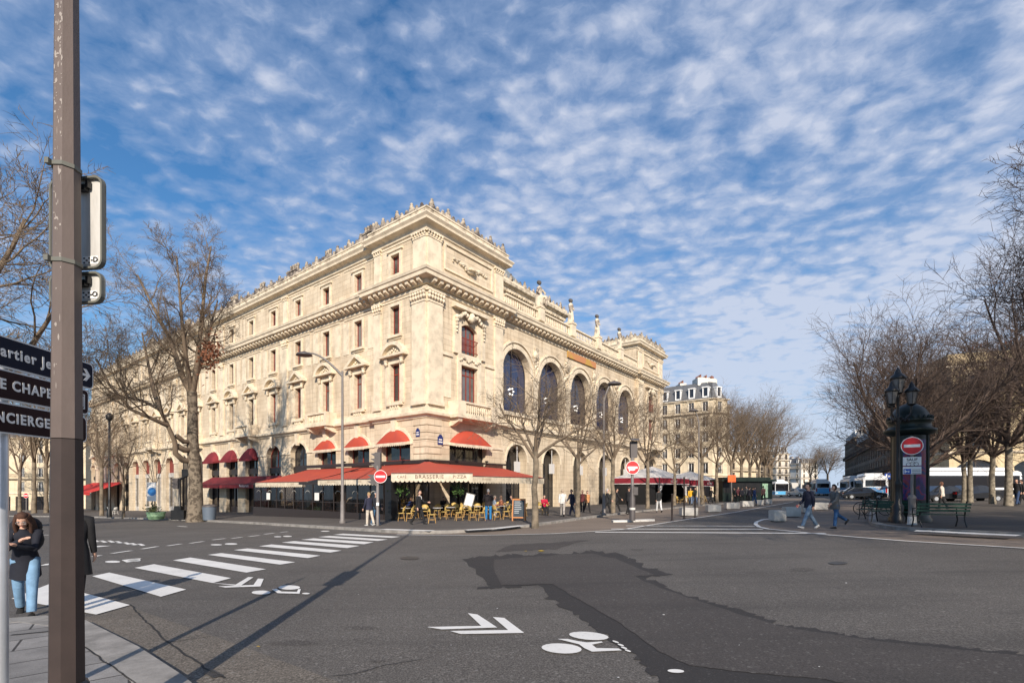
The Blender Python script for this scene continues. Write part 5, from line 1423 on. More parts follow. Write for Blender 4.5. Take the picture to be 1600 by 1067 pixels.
place(sq2, 1576, 790, 0.12, 1.0, 'bare tree with thick pale trunk near the right edge of the square', GS, 1.05)
place(dup(sq2), 1551, 787, 0.12, 3.0, 'bare tree with dark trunk left of the thick pale trunk', GS, 0.9)
place(dup(sq2), 1516, 785, 0.12, 4.0, 'bare tree before the bus, right one of the close pair', GS, 0.9)
place(dup(sq2), 1506, 785, 0.12, 5.4, 'bare tree before the bus, left one of the close pair', GS, 0.85)
place(dup(sq2), 1640, 792, 0.12, 2.2, 'bare tree at the right edge, mostly outside the picture', GS, 1.25)
# tree close by on the right, its crown reaching in from outside
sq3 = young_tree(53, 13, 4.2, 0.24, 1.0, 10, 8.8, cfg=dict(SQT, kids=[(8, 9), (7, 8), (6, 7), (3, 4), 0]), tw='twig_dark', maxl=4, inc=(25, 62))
sq3.location = onG(Vector((18.6, 13.6, 0)), 0.12); sq3.rotation_euler = (0, 0, 2.0); sq3.scale = (.78,) * 3; tag(sq3, 'large bare tree whose crown reaches in over the square from the right', 'tree', GS)
dup(sq3, onG(Vector((18.5, 5.0, 0)), 0.12), 0.7, 'bare tree added outside the right edge to shade the square, nearest the camera', GS, 1.05)  # out-of-frame tree added to cast shade over the advertising column
dup(sq3, onG(Vector((20.5, -4.0, 0)), 0.12), 4.1, 'bare tree added behind the camera on the right to shade the square', GS, 1.1)  # further added tree, unseen, deepening the shade on the square
place(dup(sq1), 1441, 791, 0.12, 2.9, 'bare tree right behind the green advertising column', GS, 0.9)
# ------------------------------------------------------------ street furniture
MT['pole_brown'] = mat('brown_pole_paint', (0.135, 0.103, 0.090), 0.55, var=0.22, vs=5.0, det=8, bump=0.05, bs=60, stretch=(1, 1, 0.35))
MT['pole_low'] = mat('dark_brown_pole_paint', (0.042, 0.028, 0.024), 0.6, var=0.25, vs=6, det=8)
MT['grey_pole'] = mat('grey_pole_paint', (0.20, 0.18, 0.17), 0.55, var=0.25, vs=3)
MT['galv'] = mat('galvanised_steel', (0.62, 0.64, 0.66), 0.35, metal=0.6, var=0.15, vs=6)
MT['sign_red'] = mat('red_sign_face', (0.60, 0.012, 0.018), 0.4); MT['sign_white'] = mat('white_sign_face', (0.78, 0.78, 0.77), 0.4)
MT['alu'] = mat('bare_aluminium_back', (0.66, 0.65, 0.62), 0.45, metal=0.15, var=0.28, vs=4, stretch=(3, 1, 0.6)); MT['rim'] = mat('olive_grey_rim', (0.13, 0.13, 0.11), 0.5)
MT['navy'] = mat('navy_sign_face', (0.005, 0.008, 0.024), 0.6, spec=.2); MT['maroon'] = mat('dark_maroon_sign_face', (0.022, 0.006, 0.007), 0.6, spec=.2)
MT['signal'] = mat('signal_housing', (0.085, 0.075, 0.075), 0.55, var=0.2, vs=4)
MT['green_dark'] = mat('dark_green_cast_iron', (0.007, 0.019, 0.014), 0.42, var=0.4, vs=4)
MT['blue_sign'] = mat('blue_sign_face', (0.015, 0.08, 0.42), 0.4)
MT['concrete'] = mat('pale_concrete_block', (0.60, 0.57, 0.52), 0.85, var=0.3, vs=2.0, bump=0.2, bs=20)
# foreground lamp pole
PX, PY = -2.728, 3.0; pg = zg(PX, PY) + 0.06
fpole = empty('lamp_post', (PX, PY, pg), R(2), 'tall octagonal brown pole in the left foreground with paint chips and two sign backs', 'lamp post')
def wsec(z): return 0.0895 - 0.0066 * z            # half width at height z
shaft_m = M(); shaft_m.lathe([(wsec(2.35 - pg) * 1.03, 2.35 - pg), (wsec(5.5), 5.5), (0.05, 9.5)], (0, 0, 0), 8, False, rot=R(22.5)); shaft_m.cur = 1
m1 = M(); m1.lathe([(wsec(0.4) * 1.03, 0.4), (wsec(2.35 - pg) * 1.03, 2.345 - pg)], (0, 0, 0), 8, False, rot=R(22.5)); m1.build('lower_shaft', MT['pole_low'], fpole)
m1 = M(); m1.lathe([(0.13, 0), (0.13, 0.08), (0.11, 0.12), (0.105, 0.36), (0.112, 0.38), (0.112, 0.405), (0.095, 0.42)], (0, 0, 0), 8, False, rot=R(22.5)); m1.build('base', MT['black'], fpole)
for z in (4.0, 3.42):
    q = M(); r0 = wsec(z - pg); q.lathe([(r0 + .004, z - pg - .012), (r0 + .009, z - pg - .012), (r0 + .009, z - pg + .012), (r0 + .004, z - pg + .012)], n=8, smooth=False, rot=R(22.5)); q.box(-.06, -.035, -r0 - .02, -r0 + .01, z - pg - .015, z - pg + .018); q.build('clamp_band', MT['rim'], fpole)
# paint chips and stains on the pole (flat flakes a fraction of a millimetre thick)
rr = random.Random(9); q = shaft_m
for i in range(150):
    zz = rr.choice([rr.uniform(2.6, 5.0), rr.uniform(3.4, 4.9), rr.uniform(4.3, 5.0)]) - pg; f = rr.choice([0, 1, 1])
    a0 = R(-90 - 22.5 + 0) if f == 0 else R(-90 + 22.5)
    f_ = (zz - (2.35 - pg)) / (5.5 - 2.35 + pg); ap_ = (wsec(2.35 - pg) * 1.03 * (1 - f_) + wsec(5.5) * f_) * math.cos(R(22.5)) + 0.0002
    mid_a = R(-112.5 + 22.5 - 22.5) if f == 0 else R(-90 + 22.5 - 22.5)
    mid_a = R(-135) if f == 0 else R(-90)
    n_ = Vector((math.cos(mid_a), math.sin(mid_a), 0)); tg = Vector((-n_.y, n_.x, 0))
    c0 = n_ * (ap_ + 0.001) + tg * rr.uniform(-.022, .022) + Vector((0, 0, zz)); w, h = rr.choice([rr.uniform(.001, .004), rr.uniform(.003, .009)]), rr.choice([rr.uniform(.002, .009), rr.uniform(.008, .028)])
    q.add([c0 + tg * (w * math.cos(a) * rr.uniform(.6, 1.2)) + Vector((0, 0, h * math.sin(a) * rr.uniform(.6, 1.2))) for a in [j * 1.047 for j in range(6)]], [tuple(range(6))])
q.build('shaft', [MT['pole_brown'], mat('bare_primer', (0.30, 0.265, 0.24), 0.7)], fpole, fix=False)
def rrect(x0, x1, z0, z1, r, n=5):
    out = []
    for cx, cz, a0 in ((x1 - r, z1 - r, 0), (x0 + r, z1 - r, 90), (x0 + r, z0 + r, 180), (x1 - r, z0 + r, 270)):
        for i in range(n + 1): a = R(a0 + 90 * i / n); out.append((cx + r * math.cos(a), cz + r * math.sin(a)))
    return out
def back_plate(label, z0, z1, wl, wr, stick):
    Tm = Matrix.Rotation(R(-8), 4, 'Z') @ Matrix.Translation((0, 0.108, -pg))
    r = None
    loop = rrect(wl, wr, z0, z1, 0.055)
    p = M(); p.prism([(x, 0.0, z) for x, z in loop], (0, 0.004, 0)); r = p.build('sign_panel', MT['alu'], fpole); r.matrix_local = Tm; r['label'] = label
    e = M(); inn = rrect(wl + .012, wr - .012, z0 + .012, z1 - .012, 0.046); k = len(loop)
    for i in range(k):
        j = (i + 1) % k
        e.add([(loop[i][0], -0.024, loop[i][1]), (loop[j][0], -0.024, loop[j][1]), (inn[j][0], -0.024, inn[j][1]), (inn[i][0], -0.024, inn[i][1])], [(0, 1, 2, 3)])
        e.add([(loop[i][0], -0.024, loop[i][1]), (loop[j][0], -0.024, loop[j][1]), (loop[j][0], 0.006, loop[j][1]), (loop[i][0], 0.006, loop[i][1])], [(0, 1, 2, 3)])
        e.add([(inn[i][0], -0.024, inn[i][1]), (inn[j][0], -0.024, inn[j][1]), (inn[j][0], -0.001, inn[j][1]), (inn[i][0], -0.001, inn[i][1])], [(0, 1, 2, 3)])
    e.build('rim', MT['rim'], r)
    s = M(); s.box(wr - 0.155, wr - 0.05, -0.0035, -0.001, z0 + 0.035, z0 + 0.085); s.build('sticker', MT['sign_white'], r)
    t = M()
    for i in range(4):
        for j in range(3):
            if (i + j) % 2: continue
            t.box(wr - 0.15 + i * 0.018, wr - 0.138 + i * 0.018, -0.0055, -0.004, z0 + 0.04 + j * 0.014, z0 + 0.049 + j * 0.014)
    t.build('sticker_print', MT['black'], r)
    text_obj('lettering', stick, 0.045, r, (wr - 0.064, -0.006, z0 + 0.06), (1, 0, 0), (0, 0, 1), MT['black'], thick=0.001, bold=0.001)
    br = M(); br.box(-0.07, 0.04, -0.035, -0.006, z1 - 0.09, z1 - 0.055); br.box(0.04, 0.06, -0.03, -0.006, z1 - 0.075, z1 - 0.03); br.build('bracket', MT['black'], r)
    return r
back_plate('tall rounded aluminium sign back at the top of the foreground pole', 3.43, 4.01, -0.222, 0.150, 'D')
back_plate('small rounded aluminium sign back under the tall one on the foreground pole', 3.212, 3.41, -0.222, 0.146, 'O')

# silver pole with direction plates
SPX, SPY = -3.66, 3.5; sg_ = zg(SPX, SPY) + 0.06
sp_ = empty('sign_post', (SPX, SPY, sg_), 0, 'slim silver metal post at the left edge carrying three direction signs', 'sign post')
q = M(); q.lathe([(0.046, 0), (0.046, 3.1 - sg_), (0.03, 3.13 - sg_), (0, 3.14 - sg_)], n=20); q.build('post', MT['galv'], sp_)
q = M()
for z in (2.98, 2.77, 2.54): q.lathe([(0.047, z - sg_ - .02), (0.053, z - sg_ - .02), (0.053, z - sg_ + .02), (0.047, z - sg_ + .02)], n=14); q.box(0.03, 0.062, -.03, .03, z - sg_ - .02, z - sg_ + .02)
q.build('clamp', MT['galv'], sp_)
def dir_plate(label, z0, z1, endy, m, body, ty, size, icon):
    # local x runs along the plate (away from the camera), local -y is its face
    a = Vector((SPX + 0.075, SPY, 0)); d = Vector((-0.060, 0.89, 0)).normalized()
    Tm = Matrix.Translation(a - Vector((SPX, SPY, sg_))) @ Matrix.Rotation(math.atan2(d.y, d.x), 4, 'Z')
    L1 = (endy - SPY) / d.y; L0 = -1.1
    p = M(); loop = rrect(L0, L1, z0, z1, 0.04); p.prism([(x, 0, z) for x, z in loop], (0, 0.025, 0)); r = p.build('direction_sign', MT['sign_white'], sp_); r.matrix_local = Tm; r['label'] = label
    f = M(); f.prism([(x, -0.002, z) for x, z in rrect(L0 + .01, L1 - .010, z0 + .010, z1 - .010, 0.033)], (0, 0.0015, 0)); f.build('face', m, r)
    zc_ = (z0 + z1) / 2
    text_obj('lettering', body, size, r, ((ty - SPY) / d.y, -0.004, zc_), (1, 0, 0), (0, 0, 1), MT['sign_white'], align='RIGHT', thick=0.001, bold=0.0032, spacing=1.2, sx=0.93)
    s = M()
    x = L1 - 0.09
    if icon == 'arrow':
        s.prism([(x - .055, -0.004, zc_ + .010), (x - .055, -0.004, zc_ - .010), (x + .02, -0.004, zc_ - .010), (x + .02, -.004, zc_ + .010)], (0, .0015, 0))
        for sg in (-1, 1): s.prism([(x - .02, -0.0045, zc_ + sg * .05), (x + .012, -.0045, zc_ + sg * .05), (x + .055, -.0045, zc_), (x + .022, -.0045, zc_)], (0, .0015, 0))
        s.build('arrow', MT['sign_white'], r)
    else:
        for (u0, u1, w0, w1) in ((-.06, .045, -.062, -.055), (-.06, .045, .055, .062), (-.06, -.053, -.055, .055), (.038, .045, -.055, .055)): s.box(x + u0, x + u1, -.0045, -.0025, zc_ + w0, zc_ + w1)
        s.box(x - .045, x + .03, -.0045, -.0025, zc_ - .045, zc_ + .045); s.build('pictogram', MT['sign_white'], r)
        s2 = M(); 
        for j in range(3): s2.box(x - .03 + j * .02, x - .022 + j * .02, -.006, -.005, zc_ - .03, zc_ + (.03 if (j + (icon == 'b')) % 2 else .01))
        s2.build('pictogram_detail', m, r)
dir_plate('navy blue direction sign reading Quartier Je with a white arrow, topmost of three', 2.90, 3.12, 4.25, MT['navy'], 'Quartier Je', 3.83, 0.108, 'arrow')
dir_plate('dark maroon direction sign reading CHAPELLE, middle of three', 2.672, 2.885, 4.20, MT['maroon'], 'SAINTE CHAPELLE', 4.0, 0.100, 'a')
dir_plate('dark maroon direction sign reading CONCIERGERIE, lowest of three', 2.435, 2.652, 4.18, MT['maroon'], 'CONCIERGERIE', 3.97, 0.100, 'b')

# signs on posts ------------------------------------------------------------
def disc(mb, c, r, n=24, t=0.012, rx=1.0):
    c = Vector(c); mb.prism([c + Vector((r * rx * math.cos(2 * math.pi * i / n), 0, r * math.sin(2 * math.pi * i / n))) for i in range(n)], (0, t, 0))
def no_entry(parent, z, r=0.325, y=-0.08, x=0.0):
    a = M(); disc(a, (x, y, z), r); o = a.build('no_entry_disc', MT['sign_red'], parent)
    b = M(); rim = [(x + r * math.cos(t), z + r * math.sin(t)) for t in [2 * math.pi * i / 24 for i in range(24)]]; inn = [(x + r * .93 * math.cos(t), z + r * .93 * math.sin(t)) for t in [2 * math.pi * i / 24 for i in range(24)]]
    for i in range(24):
        j = (i + 1) % 24; b.add([(rim[i][0], y - .003, rim[i][1]), (rim[j][0], y - .003, rim[j][1]), (inn[j][0], y - .003, inn[j][1]), (inn[i][0], y - .003, inn[i][1])], [(0, 1, 2, 3)])
    b.box(x - r * .72, x + r * .72, y - .006, y - .003, z - r * .16, z + r * .16); b.build('white_bar', MT['sign_white'], o)
    return o
def post(parent, h, r=0.04, name='post', m='grey_pole', base=None):
    q = M(); q.lathe([(r * 1.1, 0), (r, 0.1), (r, h), (0, h + .01)], n=10); q.build(name, MT[m], parent)
def signal_head(parent, x, y, z, w=0.24, h=0.75, d=0.2, visors=0, name='signal_head'):
    q = M(); q.prism([(x + a, y, z + b) for a, b in rrect(-w / 2, w / 2, 0, h, 0.05, 3)], (0, d, 0)); o = q.build(name, MT['signal'], parent)
    v = M()
    for i in range(3):
        zz = z + h * (0.18 + 0.32 * i)
        if visors == 1: v.prism([(x - w / 2 - .2, y + .02, zz + .08), (x - w / 2, y + .02, zz + .10), (x - w / 2, y + .02, zz - .06), (x - w / 2 - .06, y + .02, zz - .02)], (0, d * .8, 0))
        else: v.prism([(x - .09, y + d, zz + .09), (x + .09, y + d, zz + .09), (x + .09, y + d, zz + .07), (x - .09, y + d, zz + .07)], (0, .18, -.03))
    v.build('visor', MT['signal'], o)
    return o
# traffic light left of the corner
t1 = empty('traffic_light', P(590, 821, 0.12), 0, 'traffic light and no entry sign on a grey post before the red awnings', 'traffic light')
post(t1, 3.0, 0.075); signal_head(t1, 0.0, -0.05, 2.85, 0.30, 0.82, 0.26, 1)
signal_head(t1, -0.18, -0.05, 2.05, 0.26, 0.5, 0.2, 1, 'pedestrian_signal'); no_entry(t1, 2.45, 0.325, -0.14, 0.18)
q = M(); q.box(-0.02, 0.10, -.16, -.08, 1.0, 1.16); q.build('push_button', MT['sign_white'], t1)
# traffic light on the white island
isl = strip([(957, 815.5), (985, 815), (1018, 813.5)], 0.55, 0.0)
im = M()
for qd in isl:
    tp = [onG(v, 0.10) for v in qd]; bt2 = [onG(v, -0.02) for v in qd]; im.add(bt2 + tp, [(4, 5, 6, 7), (0, 1, 5, 4), (1, 2, 6, 5), (2, 3, 7, 6), (3, 0, 4, 7)])
tag(im.build('traffic_island', MT['white_worn']), kind='structure')
t2 = empty('traffic_light', P(988, 813, 0.10), 0, 'rear of a traffic light above a scratched no entry sign on the white island', 'traffic light')
post(t2, 3.2, 0.075); signal_head(t2, 0.08, -0.05, 3.18, 0.34, 0.85, 0.26, 0)
q = M(); q.prism([(-.10, -.35, 4.03), (.26, -.35, 4.03), (.30, -.05, 4.12), (-.14, -.05, 4.12)], (0, 0, .03)); q.build('hood', MT['signal'], t2)
d = no_entry(t2, 2.68, 0.345, -0.14, -0.02)
q = M(); q.prism([(x, -.149, z) for x, z in ((-.22, 2.62), (-.02, 2.60), (.12, 2.62), (.10, 2.56), (.0, 2.52), (-.14, 2.54), (-.17, 2.47), (-.21, 2.52))], (0, .002, 0)); q.build('torn_sticker', MT['sign_white'], d)
q = M(); q.lathe([(.15, 0), (.15, 1.15), (.11, 1.25), (.11, 1.75), (.09, 1.8)], n=12); q.box(.03, .26, -.12, .1, 1.3, 1.7); q.build('control_box', MT['signal'], t2)
q = M(); q.lathe([(.155, .55), (.155, .66)], n=12); q.build('reflective_band', MT['white_worn'], t2)
# no entry sign with plates on the square
t3 = empty('road_sign', P(1425, 820, 0.10), R(-38), 'no entry sign with two small plates in front of the green advertising column', 'road sign')
post(t3, 3.35, 0.045); q = M(); q.lathe([(.15, 0), (.13, .35), (.115, .4), (.115, .95), (.13, 1.0), (.13, 1.05), (.06, 1.15)], n=14); q.build('bollard_base', MT['grey_pole'], t3)
q = M(); q.lathe([(.154, 0.02), (.136, .32)], n=14); q.build('white_foot', MT['white_worn'], t3)
no_entry(t3, 2.98, 0.335, -0.06, 0)
q = M(); q.box(-.27, .27, -.06, -.05, 2.24, 2.56); pl_ = q.build('supplementary_plate', MT['sign_white'], t3)
text_obj('lettering', 'SAUF', 0.14, pl_, (0, -.063, 2.46), (1, 0, 0), (0, 0, 1), MT['black'], thick=.001, bold=.003)
q = M()
for cx in (-.10, .12):
    for i in range(14):
        a0, a1 = i * .4488, (i + 1) * .4488
        q.add([(cx + r_ * math.cos(a), -.062, 2.29 + r_ * math.sin(a)) for r_, a in ((.06, a0), (.06, a1), (.075, a1), (.075, a0))], [(0, 1, 2, 3)])
q.tube([(-.10, -.062, 2.29), (-.03, -.062, 2.37), (.08, -.062, 2.37), (.12, -.062, 2.29)], .007, 3); q.tube([(-.03, -.062, 2.37), (0.02, -.062, 2.29), (.08, -.062, 2.37)], .007, 3); q.build('bicycle_symbol', MT['black'], pl_)
q = M(); q.box(-.27, .27, -.06, -.05, 1.92, 2.20); p2 = q.build('supplementary_plate', MT['sign_white'], t3)
q = M(); q.box(-.25, -.03, -.064, -.061, 1.93, 2.12); q.build('blue_field', MT['blue_sign'], p2)
q = M(); q.box(-.22, -.19, -.067, -.065, 1.96, 2.09); q.box(-.19, -.13, -.067, -.065, 2.0, 2.04); q.box(-.11, -.08, -.067, -.065, 1.98, 2.05); q.build('white_symbol', MT['sign_white'], p2)
q = M()
for z in (1.95, 2.01, 2.07): q.box(0.0, 0.25, -.064, -.061, z, z + .02)
q.build('small_print', MT['grey_pole'], p2)
# arm lamp
GL = 'curved arm street lamps'
def arm_lamp(px, py, h, xoff, zl, label, r=0.085, h2=None, rz=0):
    o = empty('street_lamp', P(px, py, h), rz, label, 'street lamp', GL)
    q = M(); q.lathe([(r * 2, 0), (r * 2, .1), (r * 1.45, .2), (r * 1.25, 1.2), (r, 1.3), (r * .7, zl * .93)], n=10); q.build('post', MT['grey_pole'], o)
    a = M(); hz_ = zl * 0.90
    pts = [Vector((0, 0, hz_))]
    for i in range(1, 9):
        t = i / 8; pts.append(Vector((xoff * t, 0, hz_ + (zl - hz_ + 0.35) * math.sin(t * 1.75) / 0.985)))
    a.tube(pts, [.075, .07, .065, .06, .055, .05, .045, .04, .04], 6); a.build('arm', MT['grey_pole'], o)
    s = M(); e = pts[-1]; s.lathe([(0.02, .12), (.12, .08), (.34, -.02), (.40, -.12), (.38, -.13), (0, -.10)], e, 14, sx=1.15); s.build('lamp_head', MT['signal'], o)
    return o
arm_lamp(535, 817, 0.12, -2.15, 9.2, 'street lamp with curved arm in front of the left part of the red awnings')
arm_lamp(943.5, 805, 0.12, 0.65, 7.9, 'street lamp with short arm among the pavement trees', 0.08)
arm_lamp(1092, 790, 0.12, -0.5, 8.5, 'street lamp beside the red valance of the white tent', 0.08)
bp_ = empty('lamp_post', P(171, 808, 0.12), 0, 'slim black lamp post in front of the far bright red awning', 'lamp post')
post(bp_, 9.0, 0.09, m='black'); q = M(); q.lathe([(.2, 0), (.2, .4), (.12, .9)], n=8); q.build('base', MT['black'], bp_); q = M(); q.lathe([(.05, 9.0), (.28, 9.25), (.30, 9.6), (.1, 9.8), (0, 9.85)], n=8); q.build('lantern', MT['black'], bp_)
t4 = empty('traffic_light', P(281, 812.5, 0.12), 0, 'dark traffic light with side arm left of the old plane tree', 'traffic light')
post(t4, 3.0, .09, m='black'); signal_head(t4, -.3, -.05, 2.3, .35, .8, .25, 1); q = M(); q.tube([(0, 0, 3.0), (.35, 0, 3.2), (1.0, 0, 3.5)], .09, 6); q.box(.2, 1.2, -.1, .15, 3.25, 3.75); q.build('side_arm', MT['black'], t4); q = M(); q.box(-.5, .45, -.25, .25, .05, .75); q.box(-.3, .2, -.2, .2, .75, 1.05); q.build('cabinet', MT['black'], t4)
# litter bin
lb_ = empty('litter_bin', P(327, 812, 0.12), 0, 'blue grey litter bin at the foot of the old plane tree', 'bin')
q = M(); q.lathe([(.40, 0), (.46, .95)], n=12); q.build('body', mat('blue_grey_plastic', (.11, .14, .18), .5), lb_); q = M(); q.lathe([(.48, .96), (.48, 1.02), (.30, 1.12), (0, 1.15)], n=12); q.build('lid', MT['signal'], lb_)
# planter
pn_ = empty('planter', P(244, 811, 0.12), 0, 'round pale green planter with a small shrub on the left pavement', 'planter')
q = M(); q.lathe([(.62, 0), (.78, .3), (.80, .34), (.72, .36), (.82, .62), (.84, .72), (.74, .72), (.74, .6), (0, .6)], n=16); q.build('tub', mat('pale_green_tub', (.20, .34, .20), .6, var=.3, vs=2), pn_)
q = M(); rr = random.Random(8)
for i in range(160):
    c0 = Vector((rr.gauss(-.3, .25), rr.gauss(0, .25), .75 + abs(rr.gauss(0, .35)))); d = Vector((rr.uniform(-1, 1), rr.uniform(-1, 1), rr.uniform(0, 1))).normalized() * .14; e = d.orthogonal().normalized() * .05
    q.add([c0 - d, c0 + e, c0 + d, c0 - e], [(0, 1, 2, 3)])
q.build('shrub', mat('shrub_leaves', (.10, .12, .04), .8, var=.5, vs=8), pn_, fix=False); pn_.scale = (.8,) * 3
s5 = empty('road_sign', P(238, 811, 0.12), 0, 'blue and white panel with a downward arrow before the whitewashed shop front', 'road sign')
post(s5, 2.9, .04); q = M(); q.box(-.36, .36, -.06, -.04, 1.45, 2.95); o = q.build('panel', MT['sign_white'], s5); q = M(); disc(q, (0, -.063, 2.2), .33, t=.002); q.cur = 0
q.build('blue_disc', mat('sky_blue_face', (.05, .25, .62), .4), o)
for (x, y, h, lab) in ((41, 801, .12, 'small no entry sign among the trunks at the far left'),):
    o = empty('road_sign', P(x, y, h), 0, lab, 'road sign'); post(o, 2.5, .05); no_entry(o, 2.7, .4, -.06)
o = empty('road_sign', onG(at(1387, 775, 62)), 0, 'small blue square sign left of the green advertising column', 'road sign'); post(o, 3.2, .04)
q = M(); q.box(-.42, .42, -.06, -.04, 2.5, 3.25); oo = q.build('panel', MT['blue_sign'], o); q = M(); q.box(-.25, -.12, -.065, -.061, 2.65, 3.1); q.box(.02, .25, -.065, -.061, 2.75, 2.95); q.build('symbol', MT['sign_white'], oo)
o = empty('road_sign', onG(at(1399.5, 775, 58)), 0, 'small red and white warning triangle left of the green advertising column', 'road sign'); post(o, 2.4, .04)
q = M(); q.prism([(-.42, -.06, 2.05), (.42, -.06, 2.05), (0, -.06, 2.8)], (0, .02, 0)); oo = q.build('triangle', MT['sign_red'], o); q = M(); q.prism([(-.28, -.063, 2.13), (.28, -.063, 2.13), (0, -.063, 2.63)], (0, .002, 0)); q.build('white_field', MT['sign_white'], oo)
# slim posts on the shared zone
for i, (x, y, h_) in enumerate([(1050, 814, 1.4), (1069, 811, 2.3), (1086, 808.5, 1.6)]):
    o = empty('bollard', P(x, y, 0), 0, 'slim grey post %s before the first long kerb block' % ['furthest left', 'tall, in the middle,', 'on the right'][i], 'bollard', 'slim posts on the shared zone')
    q = M(); q.lathe([(.045, 0), (.045, h_ - .05), (.055, h_ - .04), (.05, h_), (0, h_ + .02)], n=8); q.build('shaft', MT['pole_low'], o)
    q = M(); q.lathe([(.08, 0), (.08, .05), (.046, .1)], n=8); q.build('foot', MT['pole_low'], o)
# concrete blocks
GB = 'pale concrete kerb blocks'
def block(px, py, w, d_, h_, rz, label, h=0.0):
    o = empty('concrete_block', P(px, py, h) + Vector((0, d_ / 2, 0)), rz, label, 'concrete block', GB)
    bm = bmesh.new(); bmesh.ops.create_cube(bm, size=1.0); bmesh.ops.scale(bm, vec=(w, d_, h_), verts=bm.verts); bmesh.ops.translate(bm, vec=(0, 0, h_ / 2 + .04), verts=bm.verts)
    bmesh.ops.bevel(bm, geom=bm.edges[:] , offset=.025, segments=2, affect='EDGES'); me = bpy.data.meshes.new('block'); bm.to_mesh(me); bm.free(); me.materials.append(MT['concrete'])
    b = bpy.data.objects.new('block', me); C.objects.link(b); b.parent = o
    q = M(); q.box(-w * .35, w * .35, -d_ * .4, d_ * .4, -.03, .05); q.build('skid', MT['black'], o)
    return o
LS = 'on the left side of the lane'
for i, (x0, x1, y) in enumerate([(1064, 1092, 806.5), (1105, 1128, 800.5), (1134, 1157, 795.5), (1159, 1179, 792), (1181, 1194, 789.5), (1196, 1207, 788)]):
    p = P((x0 + x1) / 2, y); w = (x1 - x0) / FX * p.y * 0.93
    block((x0 + x1) / 2, y, w, .5, .48, R(5), '%s pale concrete block %s, counted from the near end' % (ordinal(i), LS))
for i, (x0, x1, y, w_) in enumerate([(1210, 1229, 815.5, .57), (1230, 1252, 808, .8), (1257, 1270, 801.5, .5), (1273, 1296, 797, 1.0)]):
    block((x0 + x1) / 2, y, w_, .55, .5, R(-8 if i else 0), '%s pale concrete block beside the crossing couple, counted from the lane' % ordinal(i))
# advertising column -------------------------------------------------------
mc = empty('advertising_column', P(1437, 815.5, 0.12) + Vector((0, 0.5, 0)), 0, 'dark green round advertising column with domed roof and coloured posters', 'advertising column')
q = M(); q.lathe([(.92, 0), (.92, .14), (.84, .2), (.80, .55), (.84, .6), (.78, .68)], n=24); q.build('plinth', MT['green_dark'], mc)
q = M(); q.lathe([(.74, .68), (.74, 3.75)], n=24); q.build('drum', MT['green_dark'], mc)
for i, (a0, a1, cols) in enumerate([(-150, -70, 0), (-50, 10, 1)]):
    q = M(); n = 8
    for j in range(n):
        b0, b1 = R(a0 + (a1 - a0) * j / n), R(a0 + (a1 - a0) * (j + 1) / n)
        q.add([(.755 * math.cos(b0), .755 * math.sin(b0), .95), (.755 * math.cos(b1), .755 * math.sin(b1), .95), (.755 * math.cos(b1), .755 * math.sin(b1), 3.55), (.755 * math.cos(b0), .755 * math.sin(b0), 3.55)], [(0, 1, 2, 3)], True)
    pm = bpy.data.materials.new('poster_print_%s' % ['left', 'right'][i]); pm.use_nodes = True; g = NG(pm.node_tree)
    tc_ = g.n('ShaderNodeTexCoord'); nz = g.n('ShaderNodeTexNoise', {'Vector': tc_.outputs['Object'], 'Scale': 1.7, 'Detail': 2.0, 'Distortion': .8}); cr_ = g.n('ShaderNodeValToRGB', {0: nz.outputs[0]})
    els = cr_.color_ramp.elements; els[0].position = .3; els[0].color = (.012, .012, .03, 1); els[1].position = .8; els[1].color = (.015, .02, .06, 1)
    for p_, c_ in ((.47, (.03, .02, .14, 1)), (.52, (.16, .015, .12, 1)), (.58, (.25, .02, .03, 1)), (.64, (.02, .03, .14, 1))): e = els.new(p_); e.color = c_
    pm.node_tree.links.new(cr_.outputs[0], pm.node_tree.nodes['Principled BSDF'].inputs['Base Color']); pm.node_tree.nodes['Principled BSDF'].inputs['Roughness'].default_value = .25
    po = q.build('poster', pm, mc, fix=False)
    if i == 1: text_obj('lettering', 'W', 0.34, po, (.60, -.47, 2.95), (.62, .78, 0), (0, 0, 1), MT['sign_white'], thick=.002)
for j in range(6):
    a = R(60 * j + 5); q = M(); q.box(-.05, .05, -.05, .05, .68, 3.75, T=Matrix.Translation((.76 * math.cos(a), .76 * math.sin(a), 0))); q.build('rib', MT['green_dark'], mc)
q = M(); q.lathe([(.78, 3.75), (.95, 3.8), (1.12, 3.92), (1.14, 4.02), (.98, 4.06), (.92, 4.12), (.90, 4.3), (.98, 4.36), (1.0, 4.42), (.88, 4.5), (.80, 4.7), (.62, 4.95), (.35, 5.12), (.12, 5.2), (.1, 5.35), (.16, 5.45), (.05, 5.6), (0, 5.75)], n=24)
for j in range(24): a = R(15 * j); q.ball((.93 * math.cos(a), .93 * math.sin(a), 4.5), .07, 5, 4, (1, 1, 1.6))
q.build('domed_roof', MT['green_dark'], mc)
mc.scale = (.78, .78, .93)
